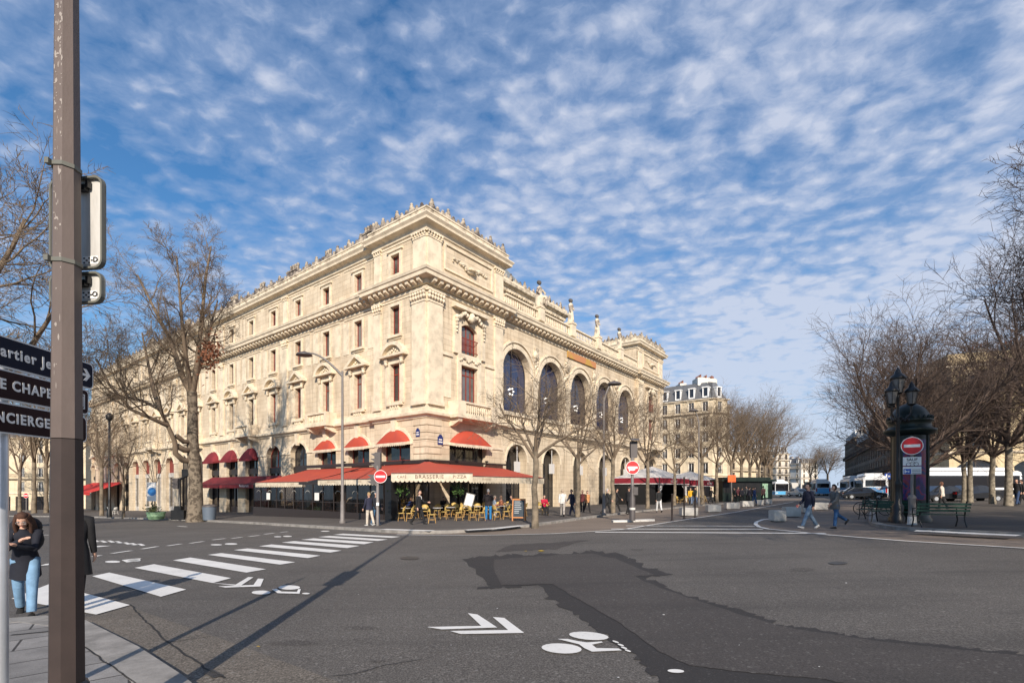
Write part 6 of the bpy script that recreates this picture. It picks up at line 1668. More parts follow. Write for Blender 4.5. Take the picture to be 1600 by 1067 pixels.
# ornate lamp in front of it
ol = empty('ornate_lamp_post', P(1414, 817.5, 0.12) + Vector((0, .35, 0)), 0, 'ornate black cast iron lamp post with four lanterns beside the advertising column', 'lamp post')
q = M(); q.lathe([(.30, 0), (.30, .25), (.22, .35), (.26, .7), (.15, .85), (.13, 1.6), (.17, 1.7), (.10, 1.8), (.08, 4.2), (.13, 4.3), (.07, 4.45), (.06, 5.3), (.1, 5.4), (0, 5.5)], n=14); q.build('column', MT['black'], ol)
MT['lamp_dim'] = mat('dark_grey_lantern_glass', (.22, .21, .20), .3)  # even glass colour, darker grey than the other lamps
def lantern(c, s=1.0):
    f = M(); c = Vector(c)
    f.lathe([(.05 * s, -.05), (.15 * s, 0), (.17 * s, .03)], c, 8); f.lathe([(.30 * s, .52 * s), (.33 * s, .56 * s), (.24 * s, .66 * s), (.14 * s, .74 * s), (.10 * s, .86 * s), (.03, .95 * s), (0, 1.02 * s)], c, 8)
    for j in range(6): a = R(60 * j); f.tube([c + Vector((.16 * s * math.cos(a), .16 * s * math.sin(a), 0)), c + Vector((.28 * s * math.cos(a), .28 * s * math.sin(a), .53 * s))], .014, 4)
    o = f.build('lantern', MT['black'], ol); gm_ = M(); gm_.lathe([(.145 * s, .03), (.26 * s, .52 * s)], c, 6); gm_.build('lantern_glass', MT['lamp_dim'], o)
arm = M()
for j, (dx, dy) in enumerate([(-.50, -.25), (.52, -.2), (.05, .5)]):
    arm.tube([(0, 0, 4.5), (dx * .5, dy * .5, 4.4), (dx * .95, dy * .95, 4.6), (dx, dy, 4.95)], .04, 5); lantern((dx, dy, 5.0)); 
    for k in range(5): arm.ball((dx * (.2 + .15 * k), dy * (.2 + .15 * k), 4.35 + .06 * (k % 2)), .07, 5, 4)
arm.build('scroll_arm', MT['black'], ol); lantern((0, 0, 5.5), 1.15); ol.scale = (.80, .80, .93)
# benches
MT['bench'] = mat('green_bench_slats', (.012, .075, .045), .45, var=.4, vs=8)
def bench(L=1.6):
    r = empty('park_bench', (0, 0, 0)); s = M()
    for i in range(5): s.box(-L / 2, L / 2, -.20 + i * .085, -.13 + i * .085, .43, .455)
    s.build('seat', MT['bench'], r); b = M()
    for i in range(3): b.box(-L / 2, L / 2, .24 + i * .03, .26 + i * .03, .55 + i * .11, .62 + i * .11)
    b.build('backrest', MT['bench'], r)
    for sx in (-1, 1):
        l = M(); x = sx * L * .42
        l.tube([(x, -.26, 0), (x, -.16, .25), (x, -.2, .43), (x, .2, .43), (x, .3, .9)], .024, 5); l.tube([(x, .32, 0), (x, .2, .25), (x, .2, .43)], .024, 5); l.tube([(x, -.22, .43), (x, -.2, .66), (x, .26, .66)], .018, 4); l.build('leg', MT['black'], r)
    return r
b0 = bench(); GBn = 'park benches around the advertising column'
b0.location = P(1466, 823, .12); b0.rotation_euler = (0, 0, R(168)); tag(b0, 'green slatted park bench right of the advertising column', 'bench', GBn)
dup(b0, P(1373, 812, .12), R(-62), 'dark park bench nearest the lane, left of the column', GBn); dup(b0, P(1396, 816, .12), R(-58), 'dark park bench between the lane side bench and the column', GBn)
# statues on the balustrade
MT['statue'] = mat('weathered_statue_stone', (0.62, 0.55, 0.43), .9, col2=(.17, .13, .11), vs=1.3, lo=.45, hi=.62, bump=.5, bs=7)
MT['statue_head'] = mat('sooted_stone', (.10, .09, .085), .9, var=.3, vs=5)
for k, (lab, kind) in enumerate([('bulky seated stone statue, leftmost on the theatre balustrade', 'sit'), ('slender upright draped statue, second on the theatre balustrade', 'stand'), ('draped statue with dark arms, third on the theatre balustrade', 'stand'), ('statue with elbow out, rightmost on the theatre balustrade', 'arm')]):
    p = AB(14.48 + 5.96 * k, 0.35 - 0.5); p.z = 19.5
    o = empty('statue', p, ANG, lab, 'statue', 'statues along the theatre balustrade')
    q = M(); s_ = random.Random(k)
    if kind == 'sit': q.lathe([(.50, 0), (.56, .3), (.52, .7), (.60, 1.0), (.44, 1.15), (.30, 1.35), (.34, 1.65), (.30, 1.9), (.12, 2.02), (.10, 2.08)], n=12, sx=1.0, sy=.75); q.tube([(.3, -.1, 1.75), (.5, -.35, 1.4), (.2, -.5, 1.2)], [.13, .11, .08], 6); q.tube([(-.3, -.1, 1.75), (-.58, -.1, 1.35), (-.45, -.4, 1.1)], [.13, .11, .08], 6); q.tube([(.15, -.2, 1.0), (.25, -.65, .9), (.25, -.6, .1)], [.2, .18, .12], 6)
    else: q.lathe([(.34, 0), (.38, .15), (.30, .8), (.27, 1.2), (.22, 1.45), (.29, 1.75), (.31, 2.0), (.24, 2.12), (.10, 2.2), (.09, 2.26)], n=12, sx=1.0, sy=.8); q.tube([(.27, 0, 2.0), (.38 + (.25 if kind == 'arm' else 0), -.1, 1.6), (.15, -.3, 1.45)], [.10, .09, .06], 6); q.tube([(-.27, 0, 2.0), (-.38, -.05, 1.6), (-.32, -.2, 1.15)], [.10, .09, .06], 6)
    for j in range(9): a = j * .7; q.tube([(.26 * math.cos(a), .2 * math.sin(a), 1.3), (.37 * math.cos(a + .2), .3 * math.sin(a + .2), .05)], [.04, .06], 4)
    q.build('figure', MT['statue'], o, fix=False); q = M(); hz_ = 2.3 if kind != 'sit' else 2.25; q.ball((0, -.03, hz_ + .12), .19, 10, 8, (.85, 1, 1.15)); q.ball((0, .08, hz_ + .2), .2, 8, 6); q.build('head', MT['statue_head'], o, fix=False)
    q = M(); q.box(-.45, .45, -.4, .4, 0, .12); q.build('plinth', TR, o)
# white tent terrace in front of the far pavilion
MT['tentw'] = mat('white_tent_canvas', (.66, .64, .62), .8, var=.15, vs=.8); MT['wine'] = mat('wine_red_valance', (.22, .012, .025), .75)
tn = empty('tent_terrace', AB(0, 0), ANG, 'white peaked tent with wine red valance in front of the far pavilion', 'tent terrace')
def tent(a0, a1, b0, b1, zv, zp, hv, txt):
    q = M(); c0 = ((a0 + a1) / 2, (b0 + b1) / 2, zp); cs = [(a0, b0, zv), (a1, b0, zv), (a1, b1, zv), (a0, b1, zv)]
    for i in range(4): q.add([cs[i], cs[(i + 1) % 4], c0], [(0, 1, 2)])
    q.build('canvas_roof', MT['tentw'], tn, fix=False); v = M()
    for i in range(4): A, B = Vector(cs[i]), Vector(cs[(i + 1) % 4]); dn = Vector((0, 0, -hv)); v.add([A, B, B + dn, A + dn], [(0, 1, 2, 3)])
    vo_ = v.build('valance', MT['wine'], tn, fix=False)
    for i in range(4): A, B = Vector(cs[i]), Vector(cs[(i + 1) % 4])
    e = M()
    for i in range(4): A, B = Vector(cs[i]) + Vector((0, 0, -hv - .04)), Vector(cs[(i + 1) % 4]) + Vector((0, 0, -hv - .04)); e.tube([A, B], .05, 4)
    e.build('white_edging', MT['sign_white'], tn, fix=False)
    pz = M()
    for (a, b, z) in cs: pz.tube([(a, b, 0), (a, b, zv)], .05, 6)
    pz.build('tent_pole', MT['metal_dark'], tn)
    text_obj('lettering', txt, hv * .8, vo_, ((a0 + a1) / 2 - .5, b0 - .03, zv - hv * .5), (1, 0, 0), (0, 0, 1), MT['sign_white'], thick=.002, italic=.2)
tent(26.5, 36.5, -7.5, -2.0, 3.15, 4.6, .62, 'le Zimmer'); tent(39.0, 52.0, -7.6, -2.0, 3.05, 4.4, .72, 'le Zimmer')
for (a, sg) in ((26.7, 1), (36.3, -1)):
    q = M(); n = 6
    for j in range(n): t0, t1 = j / n, (j + 1) / n; q.add([(a, -7.3, .3 + 2.3 * t0), (a + sg * (.25 + 1.9 * t0 ** 2), -7.3 + .08 * (j % 2), .3 + 2.3 * t0), (a + sg * (.25 + 1.9 * t1 ** 2), -7.3 + .08 * ((j + 1) % 2), .3 + 2.3 * t1), (a, -7.3, .3 + 2.3 * t1)], [(0, 1, 2, 3)])
    q.build('curtain', MT['tentw'], tn, fix=False)
q = M(); q.box(26.6, 36.4, -2.1, -2.0, 0, 3.1); q.box(39.1, 52, -2.1, -2.0, 0, 3.0); q.box(26.6, 26.65, -7, -2, 0, 3); q.box(36.4, 36.45, -7, -2, 0, 3.0); q.build('back_screen', MT['black'], tn)
# ------------------------------------------------------------ people
MT['skin'] = mat('skin', (0.55, 0.33, 0.24), 0.55); MT['skin_d'] = mat('tanned_skin', (0.36, 0.20, 0.14), 0.55)
MT['eye'] = mat('dark_eye', (0.02, 0.015, 0.012), 0.3); MT['lip'] = mat('lips', (0.42, 0.13, 0.11), 0.5)
_cm = {}
def cloth(c):
    k = tuple(round(x, 3) for x in c)
    if k not in _cm: _cm[k] = mat('cloth_%d' % len(_cm), c, 0.85, var=0.3, vs=9, bump=0.15, bs=30)
    return _cm[k]
def skel_mesh(vs, es, rad, root):
    me = bpy.data.meshes.new('sk'); me.from_pydata([tuple(v) for v in vs], es, [])
    o = bpy.data.objects.new('sk', me); C.objects.link(o)
    o.modifiers.new('Skin', 'SKIN'); sb = o.modifiers.new('Sub', 'SUBSURF'); sb.levels = 1; sb.render_levels = 1
    sv = me.skin_vertices[0].data
    for i, r in enumerate(rad): sv[i].radius = (r, r); sv[i].use_root = (i == root)
    bpy.context.view_layer.update()
    m2 = bpy.data.meshes.new_from_object(o.evaluated_get(bpy.context.evaluated_depsgraph_get()))
    bpy.data.objects.remove(o); bpy.data.meshes.remove(me)
    return m2
def fwd(a, out=0.0):
    """unit vector hanging down swung forward by a and outward (signed x) by out, degrees"""
    a, out = R(a), R(out)
    return Vector((math.sin(out) * math.cos(a), math.sin(a), -math.cos(a) * math.cos(out))).normalized()
def person(loc, rz, label, H=1.72, legs=((18, 8), (-16, 22)), arms=((15, 25, 6), (-15, 20, 6)), lean=3, head=(0, 0), coat=(0.02, 0.02, 0.03), pants=(0.02, 0.025, 0.06), shoes=(0.02, 0.02, 0.02),
           hair=(0.05, 0.03, 0.02), skin='skin', coat_len=0.0, hair_kind='short', collar=None, sit=False, group=None, width=1.0, skirt=None, seat_h=0.46, detail=1, hands=None):
    k = H / 1.75
    root = empty('person', loc, rz, label, 'person', group)
    UL_, LL_, AN = 0.43 * k, 0.42 * k, 0.085 * k
    ends = []
    for sx, (a, fl) in zip((-1, 1), legs):
        kd = fwd(a, sx * 1.5); sd_ = fwd(a - fl, 0)
        ends.append((kd * UL_, kd * UL_ + sd_ * LL_, a - fl))
    hipz = (seat_h + 0.09) if sit else max(-e[1].z for e in ends) + AN
    hip = Vector((0, 0, hipz))
    la = R(lean); up = Vector((0, math.sin(la), math.cos(la))); rt = Vector((1, 0, 0)); fw = rt.cross(up) * -1
    fw = Vector((0, math.cos(la), -math.sin(la)))
    sp = hip + up * 0.24 * k; ch = hip + up * 0.40 * k; nk = hip + up * 0.53 * k; hp = R(head[0]); 
    hd_up = Vector((0, math.sin(la + hp), math.cos(la + hp))); hc = nk + up * 0.05 * k + hd_up * 0.125 * k
    V = [hip, sp, ch, nk, nk + up * 0.05 * k + hd_up * 0.03 * k]; RD = [.115, .105, .12, .055, .05]; E = [(0, 1), (1, 2), (2, 3), (3, 4)]
    legp, armp = [], []
    for sx, e in zip((-1, 1), ends):
        h0 = hip + Vector((sx * .09 * k * width, 0, -.02)); kn = h0 + e[0]; an = h0 + e[1]
        i = len(V); V += [h0, kn, an]; RD += [.085, .055, .04]; E += [(0, i), (i, i + 1), (i + 1, i + 2)]; legp.append((h0, kn, an, e[2]))
    fingers = []
    for sx, (a, el, out) in zip((-1, 1), arms):
        sh = hip + up * 0.475 * k + rt * sx * .175 * k * width
        d1 = fwd(a + lean * .5, sx * out); d2 = fwd(a + el + lean * .5, sx * out * 0.3 - sx * (el * 0.5 if el > 65 else (el * .25 if el > 45 else 0)))
        eb = sh + d1 * .285 * k; wr = eb + d2 * .25 * k; i = len(V)
        if hands:
            hx_, hf_, hz0 = hands[0 if sx < 0 else 1]; wr = nk + Vector((hx_ * k, hf_ * k, hz0 * k)); v_ = wr - sh; dd2 = min(v_.length, .53 * k); hh = math.sqrt(max(0, (.27 * k) ** 2 - (dd2 / 2) ** 2)); eb = sh + v_ * .5 + Vector((sx * .45, -.15, -.85)).normalized() * hh; d2 = (wr - eb).normalized()
        V += [sh, eb, wr]; RD += [.052, .040, .028]; E += [(2, i), (i, i + 1), (i + 1, i + 2)]; armp.append((sh, eb, wr))
        # palm and five fingers
        pm = wr + d2 * .055 * k; j = len(V); V.append(pm); RD.append(.032); E.append((i + 2, j))
        n1 = d2.cross(Vector((0, 1, 0)) if abs(d2.y) < .8 else Vector((0, 0, 1))).normalized(); n2 = d2.cross(n1).normalized()
        cur = n1 * (-1 if n1.x * sx > 0 else 1)
        for f in range(4):
            o_ = n2 * (f - 1.5) * .019 * k; L = (.075, .085, .08, .062)[f] * k
            a1 = pm + o_ + d2 * .035 * k; a2 = a1 + (d2 + cur * .25).normalized() * L * .5; a3 = a2 + (d2 * .8 + cur * .6).normalized() * L * .5
            j2 = len(V); V += [a1, a2, a3]; RD += [.010, .009, .007]; E += [(j, j2), (j2, j2 + 1), (j2 + 1, j2 + 2)]
        t1_ = pm + n2 * -.03 * k * (1 if True else 1) - d2 * .01; t2_ = t1_ + (d2 * .7 - n2 * .6).normalized() * .035 * k; t3_ = t2_ + d2 * .025 * k
        j2 = len(V); V += [t1_, t2_, t3_]; RD += [.013, .011, .009]; E += [(j, j2), (j2, j2 + 1), (j2 + 1, j2 + 2)]
    body = skel_mesh(V, E, [r * k if r > .02 else r for r in RD], 0)
    body.materials.clear(); 
    for m_ in (MT[skin], MT['eye'], MT['lip']): body.materials.append(m_)
    # head with a face
    hx = Vector((math.cos(R(head[1])), math.sin(R(head[1])), 0)); hy = Vector((-math.sin(R(head[1])), math.cos(R(head[1])), 0)); hf = (hy * math.cos(la + hp) + Vector((0, 0, -math.sin(la + hp)))).normalized(); hu = hx.cross(hf)
    HM = Matrix(((hx.x, hf.x, hu.x, hc.x), (hx.y, hf.y, hu.y, hc.y), (hx.z, hf.z, hu.z, hc.z), (0, 0, 0, 1)))
    q = M(); n, m = 14, 11
    vs, fs = [], []
    for i in range(m + 1):
        th = math.pi * i / m
        for j in range(n):
            a = 2 * math.pi * j / n; x, y, z = math.sin(th) * math.cos(a), math.sin(th) * math.sin(a), -math.cos(th)
            wx = .074 * (1 - .28 * max(0, -z) ** 1.3); wy = .096 * (1 - .16 * max(0, -z))
            X, Y, Z = x * wx, y * wy + (.012 if z < -.3 and y > 0 else 0), z * .118
            if y > .9 and abs(z + .12) < .25: Y += .018
            if y > .6 and -.05 < z < .25 and .25 < abs(x) < .7: Y -= .008
            vs.append(HM @ (Vector((X, Y, Z)) * k))
    for i in range(m):
        for j in range(n): fs.append((i * n + j, i * n + (j + 1) % n, (i + 1) * n + (j + 1) % n, (i + 1) * n + j))
    q.add(vs, fs, True)
    HR = HM.to_3x3()
    q.ball(HM @ (Vector((0, .098, -.016)) * k), .016 * k, 6, 5, (.8, .9, 1.3), T=HR)
    for sx in (-1, 1): q.ball(HM @ (Vector((sx * .074, -.005, -.01)) * k), .026 * k, 6, 5, (.4, .8, 1.2), T=HR)
    q.cur = 1
    for sx in (-1, 1): q.ball(HM @ (Vector((sx * .031, .083, .014)) * k), .010 * k, 6, 4, (1.4, .6, .7), T=HR); q.box(sx * .031 - .018, sx * .031 + .018, .086, .092, .032, .037, T=HM @ Matrix.Scale(k, 4))
    q.cur = 2; q.ball(HM @ (Vector((0, .094, -.058)) * k), .012 * k, 6, 4, (1.7, .5, .5), T=HR)
    hm = q.mesh('head', [MT[skin], MT['eye'], MT['lip']])
    bm = bmesh.new(); bm.from_mesh(body); bm.from_mesh(hm); bm.to_mesh(body); bm.free(); bpy.data.meshes.remove(hm)
    for p_ in body.polygons: p_.use_smooth = True
    bo = bpy.data.objects.new('body', body); C.objects.link(bo); bo.parent = root
    # hair
    if hair_kind != 'bald':
        q = M(); vs = []; fs = []
        for i in range(m + 1):
            th = math.pi * i / m
            for j in range(n):
                a = 2 * math.pi * j / n; x, y, z = math.sin(th) * math.cos(a), math.sin(th) * math.sin(a), -math.cos(th)
                s_ = 1.12 + .05 * math.sin(j * 2.3 + i)
                if y > .35 and z < .52: s_ = .86
                if z < -.25 and hair_kind == 'short': s_ = .84
                vs.append(HM @ (Vector((x * .078 * s_, y * .098 * s_ - .004, z * .12 * s_ + .006)) * k))
        for i in range(m):
            for j in range(n): fs.append((i * n + j, i * n + (j + 1) % n, (i + 1) * n + (j + 1) % n, (i + 1) * n + j))
        q.add(vs, fs, True)
        if hair_kind == 'long':
            for sx in (-1, 1):
                for t in range(4): q.tube([HM @ (Vector((sx * (.055 + .008 * t), .045 - .03 * t, .07)) * k), HM @ (Vector((sx * (.092 + .004 * t), .035 - .03 * t, -.05)) * k), HM @ (Vector((sx * (.085 + .01 * t), .05 - .03 * t, -.20)) * k), HM @ (Vector((sx * (.075 + .01 * t), .045 - .035 * t, -.36)) * k)], [.012, .024, .026, .008], 6)
            q.tube([HM @ (Vector((0, -.08, .03)) * k), HM @ (Vector((0, -.10, -.12)) * k), HM @ (Vector((0, -.09, -.34)) * k)], [.07, .08, .04], 8)
        q.build('hair', cloth(hair), root, fix=False)
    # upper garment: lofted torso and sleeves
    q = M()
    rings = [(-.10 - coat_len, .188 + coat_len * .12, .142 + coat_len * .12), (0.0, .182, .138), (.14, .160, .118), (.26, .168, .125), (.36, .188, .130), (.44, .182, .118), (.495, .125, .095), (.53, .070, .066), (.56, .060, .060)]
    nn = 14; vs = []; fs = []
    for (h, rx, ry) in rings:
        base = hip + up * h * k if h >= 0 else hip + Vector((0, .02 * math.sin(la), h * k))
        if h < 0 and sit: base = hip + Vector((0, -h * .3, -.02))
        for j in range(nn):
            a = 2 * math.pi * j / nn; w_ = 1 + .03 * math.sin(j * 2.1 + h * 20)
            vs.append(base + rt * (rx * k * width * w_ * math.cos(a)) + fw * (ry * k * width * w_ * math.sin(a)))
    for i in range(len(rings) - 1):
        for j in range(nn): fs.append((i * nn + j, i * nn + (j + 1) % nn, (i + 1) * nn + (j + 1) % nn, (i + 1) * nn + j))
    q.add(vs, fs, True)
    for sh, eb, wr in armp:
        q.tube([sh - rt * (sh.x * .35), sh, sh.lerp(eb, .5), eb, eb.lerp(wr, .5), wr - (wr - eb) * .02], [.066 * k, .072 * k, .060 * k, .053 * k, .048 * k, .040 * k], 8)
        q.ball(eb, .053 * k, 8, 6)
    q.build('jacket', cloth(coat), root, fix=False)
    if collar: c2 = M(); c2.tube([nk - up * .035 * k, nk + up * .02 * k], [.085 * k, .068 * k], 10, cap=False); c2.tube([nk + fw * .10 * k - up * .02, nk + fw * .125 * k - up * .16 * k], [.03 * k, .012 * k], 5); c2.build('collar', cloth(collar), root, fix=False)
    # trousers and shoes
    q = M()
    q.tube([hip + Vector((0, 0, .06 * k)), hip - Vector((0, 0, .03 * k)), hip - Vector((0, 0, .10 * k)) + (Vector((0, .06, .04)) if sit else Vector())], [.150 * k, .152 * k, .12 * k], 12, sq=(1, .74))
    for h0, kn, an, sa in legp: q.tube([h0 + Vector((0, 0, .03)), h0.lerp(kn, .35), kn, kn.lerp(an, .5), an - (an - kn).normalized() * .02], [.100 * k, .092 * k, .072 * k, .066 * k, .062 * k], 9); q.ball(kn, .072 * k, 8, 6)
    q.build('trousers', cloth(pants), root, fix=False)
    for h0, kn, an, sa in legp:
        q = M(); tilt = R(max(-50, min(35, sa * .9))); f = Vector((0, math.cos(tilt), math.sin(tilt))); u = Vector((0, -math.sin(tilt), math.cos(tilt)))
        if sit: f, u = Vector((0, 1, 0)), Vector((0, 0, 1))
        b = an - u * .045 * k
        prof = [(-.075, .028, .05, .0), (-.055, .042, .062, .005), (0, .044, .06, 0), (.07, .046, .044, -.010), (.13, .045, .034, -.016), (.165, .030, .024, -.02), (.175, .006, .010, -.022)]
        vs, fs = [], []
        for (y, w_, h_, dz) in prof:
            for j in range(8): a = 2 * math.pi * j / 8; vs.append(b + f * y * k + rt * (w_ * k * math.cos(a)) + u * ((dz + h_ * .75 * math.sin(a)) * k if math.sin(a) > 0 else (-.035 + 0) * k * (1 if math.sin(a) < -.1 else 0) + dz * k * 0))
        for i in range(len(prof) - 1):
            for j in range(8): fs.append((i * 8 + j, i * 8 + (j + 1) % 8, (i + 1) * 8 + (j + 1) % 8, (i + 1) * 8 + j))
        q.add(vs, fs, True); q.build('shoe', cloth(shoes), root, fix=False)
    return root, dict(hip=hip, nk=nk, hc=hc, arms=armp, HM=HM, k=k, up=up, fw=fw)
NAVY, BLACK, JEAN, JEANL, CREAM, GREY = (.010, .013, .035), (.010, .010, .012), (.045, .11, .24), (.20, .36, .55), (.62, .55, .46), (.12, .115, .11)
# nearest: woman bending forward on the crossing's kerb
r_, K = person(P(40, 960.5), R(-142), 'woman with long brown hair and glasses, dark coat and light jeans, at the left edge', H=1.54, legs=((20, 10), (-12, 18)), hands=((.06, .25, -.22), (.0, .27, -.16)), lean=22, head=(12, -6),
       coat=(.008, .010, .020), pants=JEANL, shoes=(.012, .012, .012), hair=(.075, .032, .018), hair_kind='long', coat_len=.17, width=.92)
q = M(); HM, k_ = K['HM'], K['k']
for sx in (-1, 1): q.tube([HM @ (Vector((sx * .033 + .026 * math.cos(t), .099, .012 + .021 * math.sin(t))) * k_) for t in [i * .524 for i in range(13)]], .0018, 4)
q.tube([HM @ (Vector((-.008, .100, .014)) * k_), HM @ (Vector((.008, .100, .014)) * k_)], .0018, 4); q.build('glasses', MT['galv'], r_, fix=False)
q = M(); c0 = K['nk'] - K['fw'] * .19 - K['up'] * .06; q.ball(c0, .16, 10, 8, (1.1, .75, 1.0)); q.ball(c0 - K['up'] * .2, .17, 10, 8, (1.1, .7, 1.2)); q.build('backpack', cloth((.012, .012, .016)), r_, fix=False)
# dark person behind the foreground pole
person(P(113, 955), R(20), 'person in a long black coat seen behind the foreground pole', H=1.66, legs=((5, 3), (-5, 5)), arms=((4, 12, 5), (2, 10, 5)), lean=5, head=(15, 0), coat=(.006, .006, .008), pants=(.006, .006, .008), coat_len=.28, hair=(.01, .01, .01), width=1.1)
# the couple walking on the right
r_, K = person(P(1264, 824.5, 0.02), R(93), 'man in a navy jumper, light blue jeans and white trainers walking left', H=1.80, legs=((24, 2), (-20, 14)), arms=((-12, 14, 5), (10, 30, 5)), lean=2, coat=NAVY, pants=(.16, .24, .34), shoes=(.75, .74, .72), hair=(.02, .013, .01), width=1.08)
q = M(); w = K['arms'][1][2]; q.box(w.x - .01, w.x + .01, w.y + .03, w.y + .12, w.z - .1, w.z - .02); q.build('phone', cloth((.5, .04, .08)), r_)
r_, K = person(P(1305, 824.5, 0.02), R(93), 'woman in a grey jacket and blue jeans with a white tote bag walking left', H=1.66, legs=((8, 2), (-26, 34)), arms=((14, 40, 5), (-12, 30, 6)), lean=4, coat=(.13, .13, .13), pants=(.030, .10, .24), shoes=(.02, .02, .02), hair=(.03, .018, .014), hair_kind='bob', width=1.05, coat_len=.06)
q = M(); c0 = K['arms'][1][0] + Vector((.09, -.16, -.42)); q.box(c0.x - .03, c0.x + .03, c0.y - .16, c0.y + .14, c0.z - .2, c0.z + .16, T=Matrix.Translation(c0) @ Matrix.Rotation(R(-14), 4, 'X') @ Matrix.Translation(-c0)); q.tube([c0 + Vector((0, .1, .14)), K['arms'][1][0] + Vector((0, 0, .06)), c0 + Vector((0, -.1, .14))], .012, 4); q.build('tote_bag', cloth((.68, .64, .60)), r_)
# theatre pavement
person(P(577, 820.5, .12), R(60), 'person with short fair hair, navy jacket and cream trousers near the corner', H=1.66, legs=((4, 2), (-12, 6)), arms=((6, 20, 8), (10, 30, 5)), coat=(.02, .022, .05), pants=CREAM, shoes=(.7, .68, .64), hair=(.42, .28, .14), width=1.15)
person(P(587, 819.5, .12), R(-120), 'grey haired person in a dark jacket and blue jeans partly behind the traffic light post', H=1.72, legs=((12, 6), (-8, 10)), arms=((6, 20, 8), (10, 30, 5)), coat=(.015, .018, .03), pants=(.05, .14, .26), shoes=(.3, .35, .42), hair=(.5, .48, .45))
r_, K = person(P(654.5, 819, .12), R(-110), 'waiter in black with white collar walking in front of the terrace', H=1.78, legs=((20, 4), (-20, 12)), arms=((25, 60, 6), (-10, 20, 6)), coat=BLACK, pants=BLACK, hair=(.03, .02, .02), collar=(.75, .74, .72))
person(P(763, 813, .12), R(8), 'white haired person in dark top and bright blue jeans standing among the chairs', H=1.72, legs=((2, 1), (-3, 2)), arms=((20, 70, 12), (20, 70, 12)), coat=(.015, .010, .012), pants=(.02, .18, .42), shoes=(.3, .2, .35), hair=(.55, .50, .46), width=1.15)
def seated(px, py, rz, label, coat, pants, hair, **kw):
    return person(P(px, py, .12), rz, label, H=1.70, legs=((82, 78), (78, 74)), arms=((20, 60, 6), (24, 70, 6)), lean=4, coat=coat, pants=pants, hair=hair, sit=True, **kw)
seated(784, 808, R(70), 'seated woman with an orange scarf and white skirt at a terrace table', (.45, .16, .08), (.6, .58, .55), (.22, .13, .08), hair_kind='bob')
seated(772, 807, R(-90), 'seated person in a pale blue shirt beside the blue jeans', (.35, .42, .5), (.3, .3, .3), (.3, .25, .2))
seated(850, 805, R(200), 'seated person in a bright red jacket behind the first pavement tree', (.55, .01, .05), BLACK, (.05, .04, .03))
seated(634, 805, R(180), 'seated person in dark clothes with grey hair at the left of the open terrace', (.02, .02, .03), BLACK, (.4, .38, .36))
seated(643, 806, R(150), 'seated person with a bright blue top behind the waiter', (.02, .09, .42), BLACK, (.1, .06, .04))
seated(655, 804.5, R(220), 'seated person in grey at the inner terrace row', (.16, .15, .15), BLACK, (.08, .05, .03))
seated(693, 804.5, R(180), 'seated person in black under the brasserie lettering', (.02, .015, .015), BLACK, (.05, .03, .02))
seated(800, 804, R(120), 'seated person in black by the chalkboard', (.03, .03, .035), BLACK, (.06, .04, .03))
WALK = [(879, 806.5, -10, 'person in a white coat and pale trousers walking past the second arch', (.72, .70, .66), (.42, .38, .34), (.45, .35, .25), 1.70, 'bob'),
        (893.5, 805.5, 120, 'person in a navy jacket and dark jeans left of the second pavement tree', (.02, .022, .045), (.015, .02, .05), (.04, .03, .02), 1.68, 'short'),
        (917.5, 800.5, 200, 'person in an orange top and black trousers by the pavement trees', (.62, .30, .12), BLACK, (.03, .02, .02), 1.60, 'bob'),
        (910, 799, 170, 'person in a dark red coat behind the orange top', (.14, .03, .03), BLACK, (.2, .12, .08), 1.66, 'bob'),
        (948.5, 802.5, -100, 'person in black with a pale scarf beside the slim lamp post', (.02, .02, .022), BLACK, (.45, .42, .4), 1.70, 'bob'),
        (963, 799.5, -90, 'person in black half hidden by the third pavement tree', (.012, .012, .015), BLACK, (.02, .015, .01), 1.74, 'short'),
        (982, 803, -60, 'person in black left of the traffic light island', (.012, .012, .015), BLACK, (.03, .02, .015), 1.76, 'short'),
        (1029.5, 799.5, 0, 'person in a black jacket and white trousers before the tent', (.012, .013, .014), (.68, .68, .68), (.05, .04, .03), 1.66, 'bob'),
        (1079, 788, 160, 'person in a bright yellow jacket under the wine red valance', (.75, .42, .02), (.15, .2, .3), (.05, .03, .02), 1.74, 'short'),
        (1086, 788, 200, 'person in dark green next to the yellow jacket', (.03, .06, .05), (.1, .15, .25), (.1, .06, .04), 1.74, 'short'),
        (1111, 786, -80, 'person in black beside the tent terrace end', (.014, .012, .014), BLACK, (.06, .03, .02), 1.72, 'short'),
        (1472, 795, 40, 'person in a cream top and black trousers behind the advertising column', (.66, .60, .52), BLACK, (.16, .07, .04), 1.66, 'bob'),
        (1589, 789, 100, 'person in black and blue jeans at the right edge of the square', (.01, .01, .012), (.03, .06, .14), (.03, .02, .02), 1.80, 'short'),
        (1597, 788, 60, 'person in black at the very right edge of the square', (.012, .012, .014), BLACK, (.03, .02, .02), 1.74, 'short')]
rg = random.Random(5)
for (x, y, a, lab, cc_, pc_, hc_, H, hk) in WALK:
    st = rg.uniform(10, 22)
    person(P(x, y, .12), R(a), lab, H=H, legs=((st, 4), (-st, 14)), arms=((-st, 15, 6), (st, 25, 6)), coat=cc_, pants=pc_, hair=hc_, hair_kind=hk)
cols = [(.10, .02, .03), (.02, .02, .03), (.2, .2, .2), (.03, .03, .05), (.012, .012, .015), (.02, .05, .16), (.25, .12, .1), (.015, .02, .02)]
nm = ['dark red', 'navy', 'grey', 'dark blue', 'black', 'blue', 'brown', 'dark green']
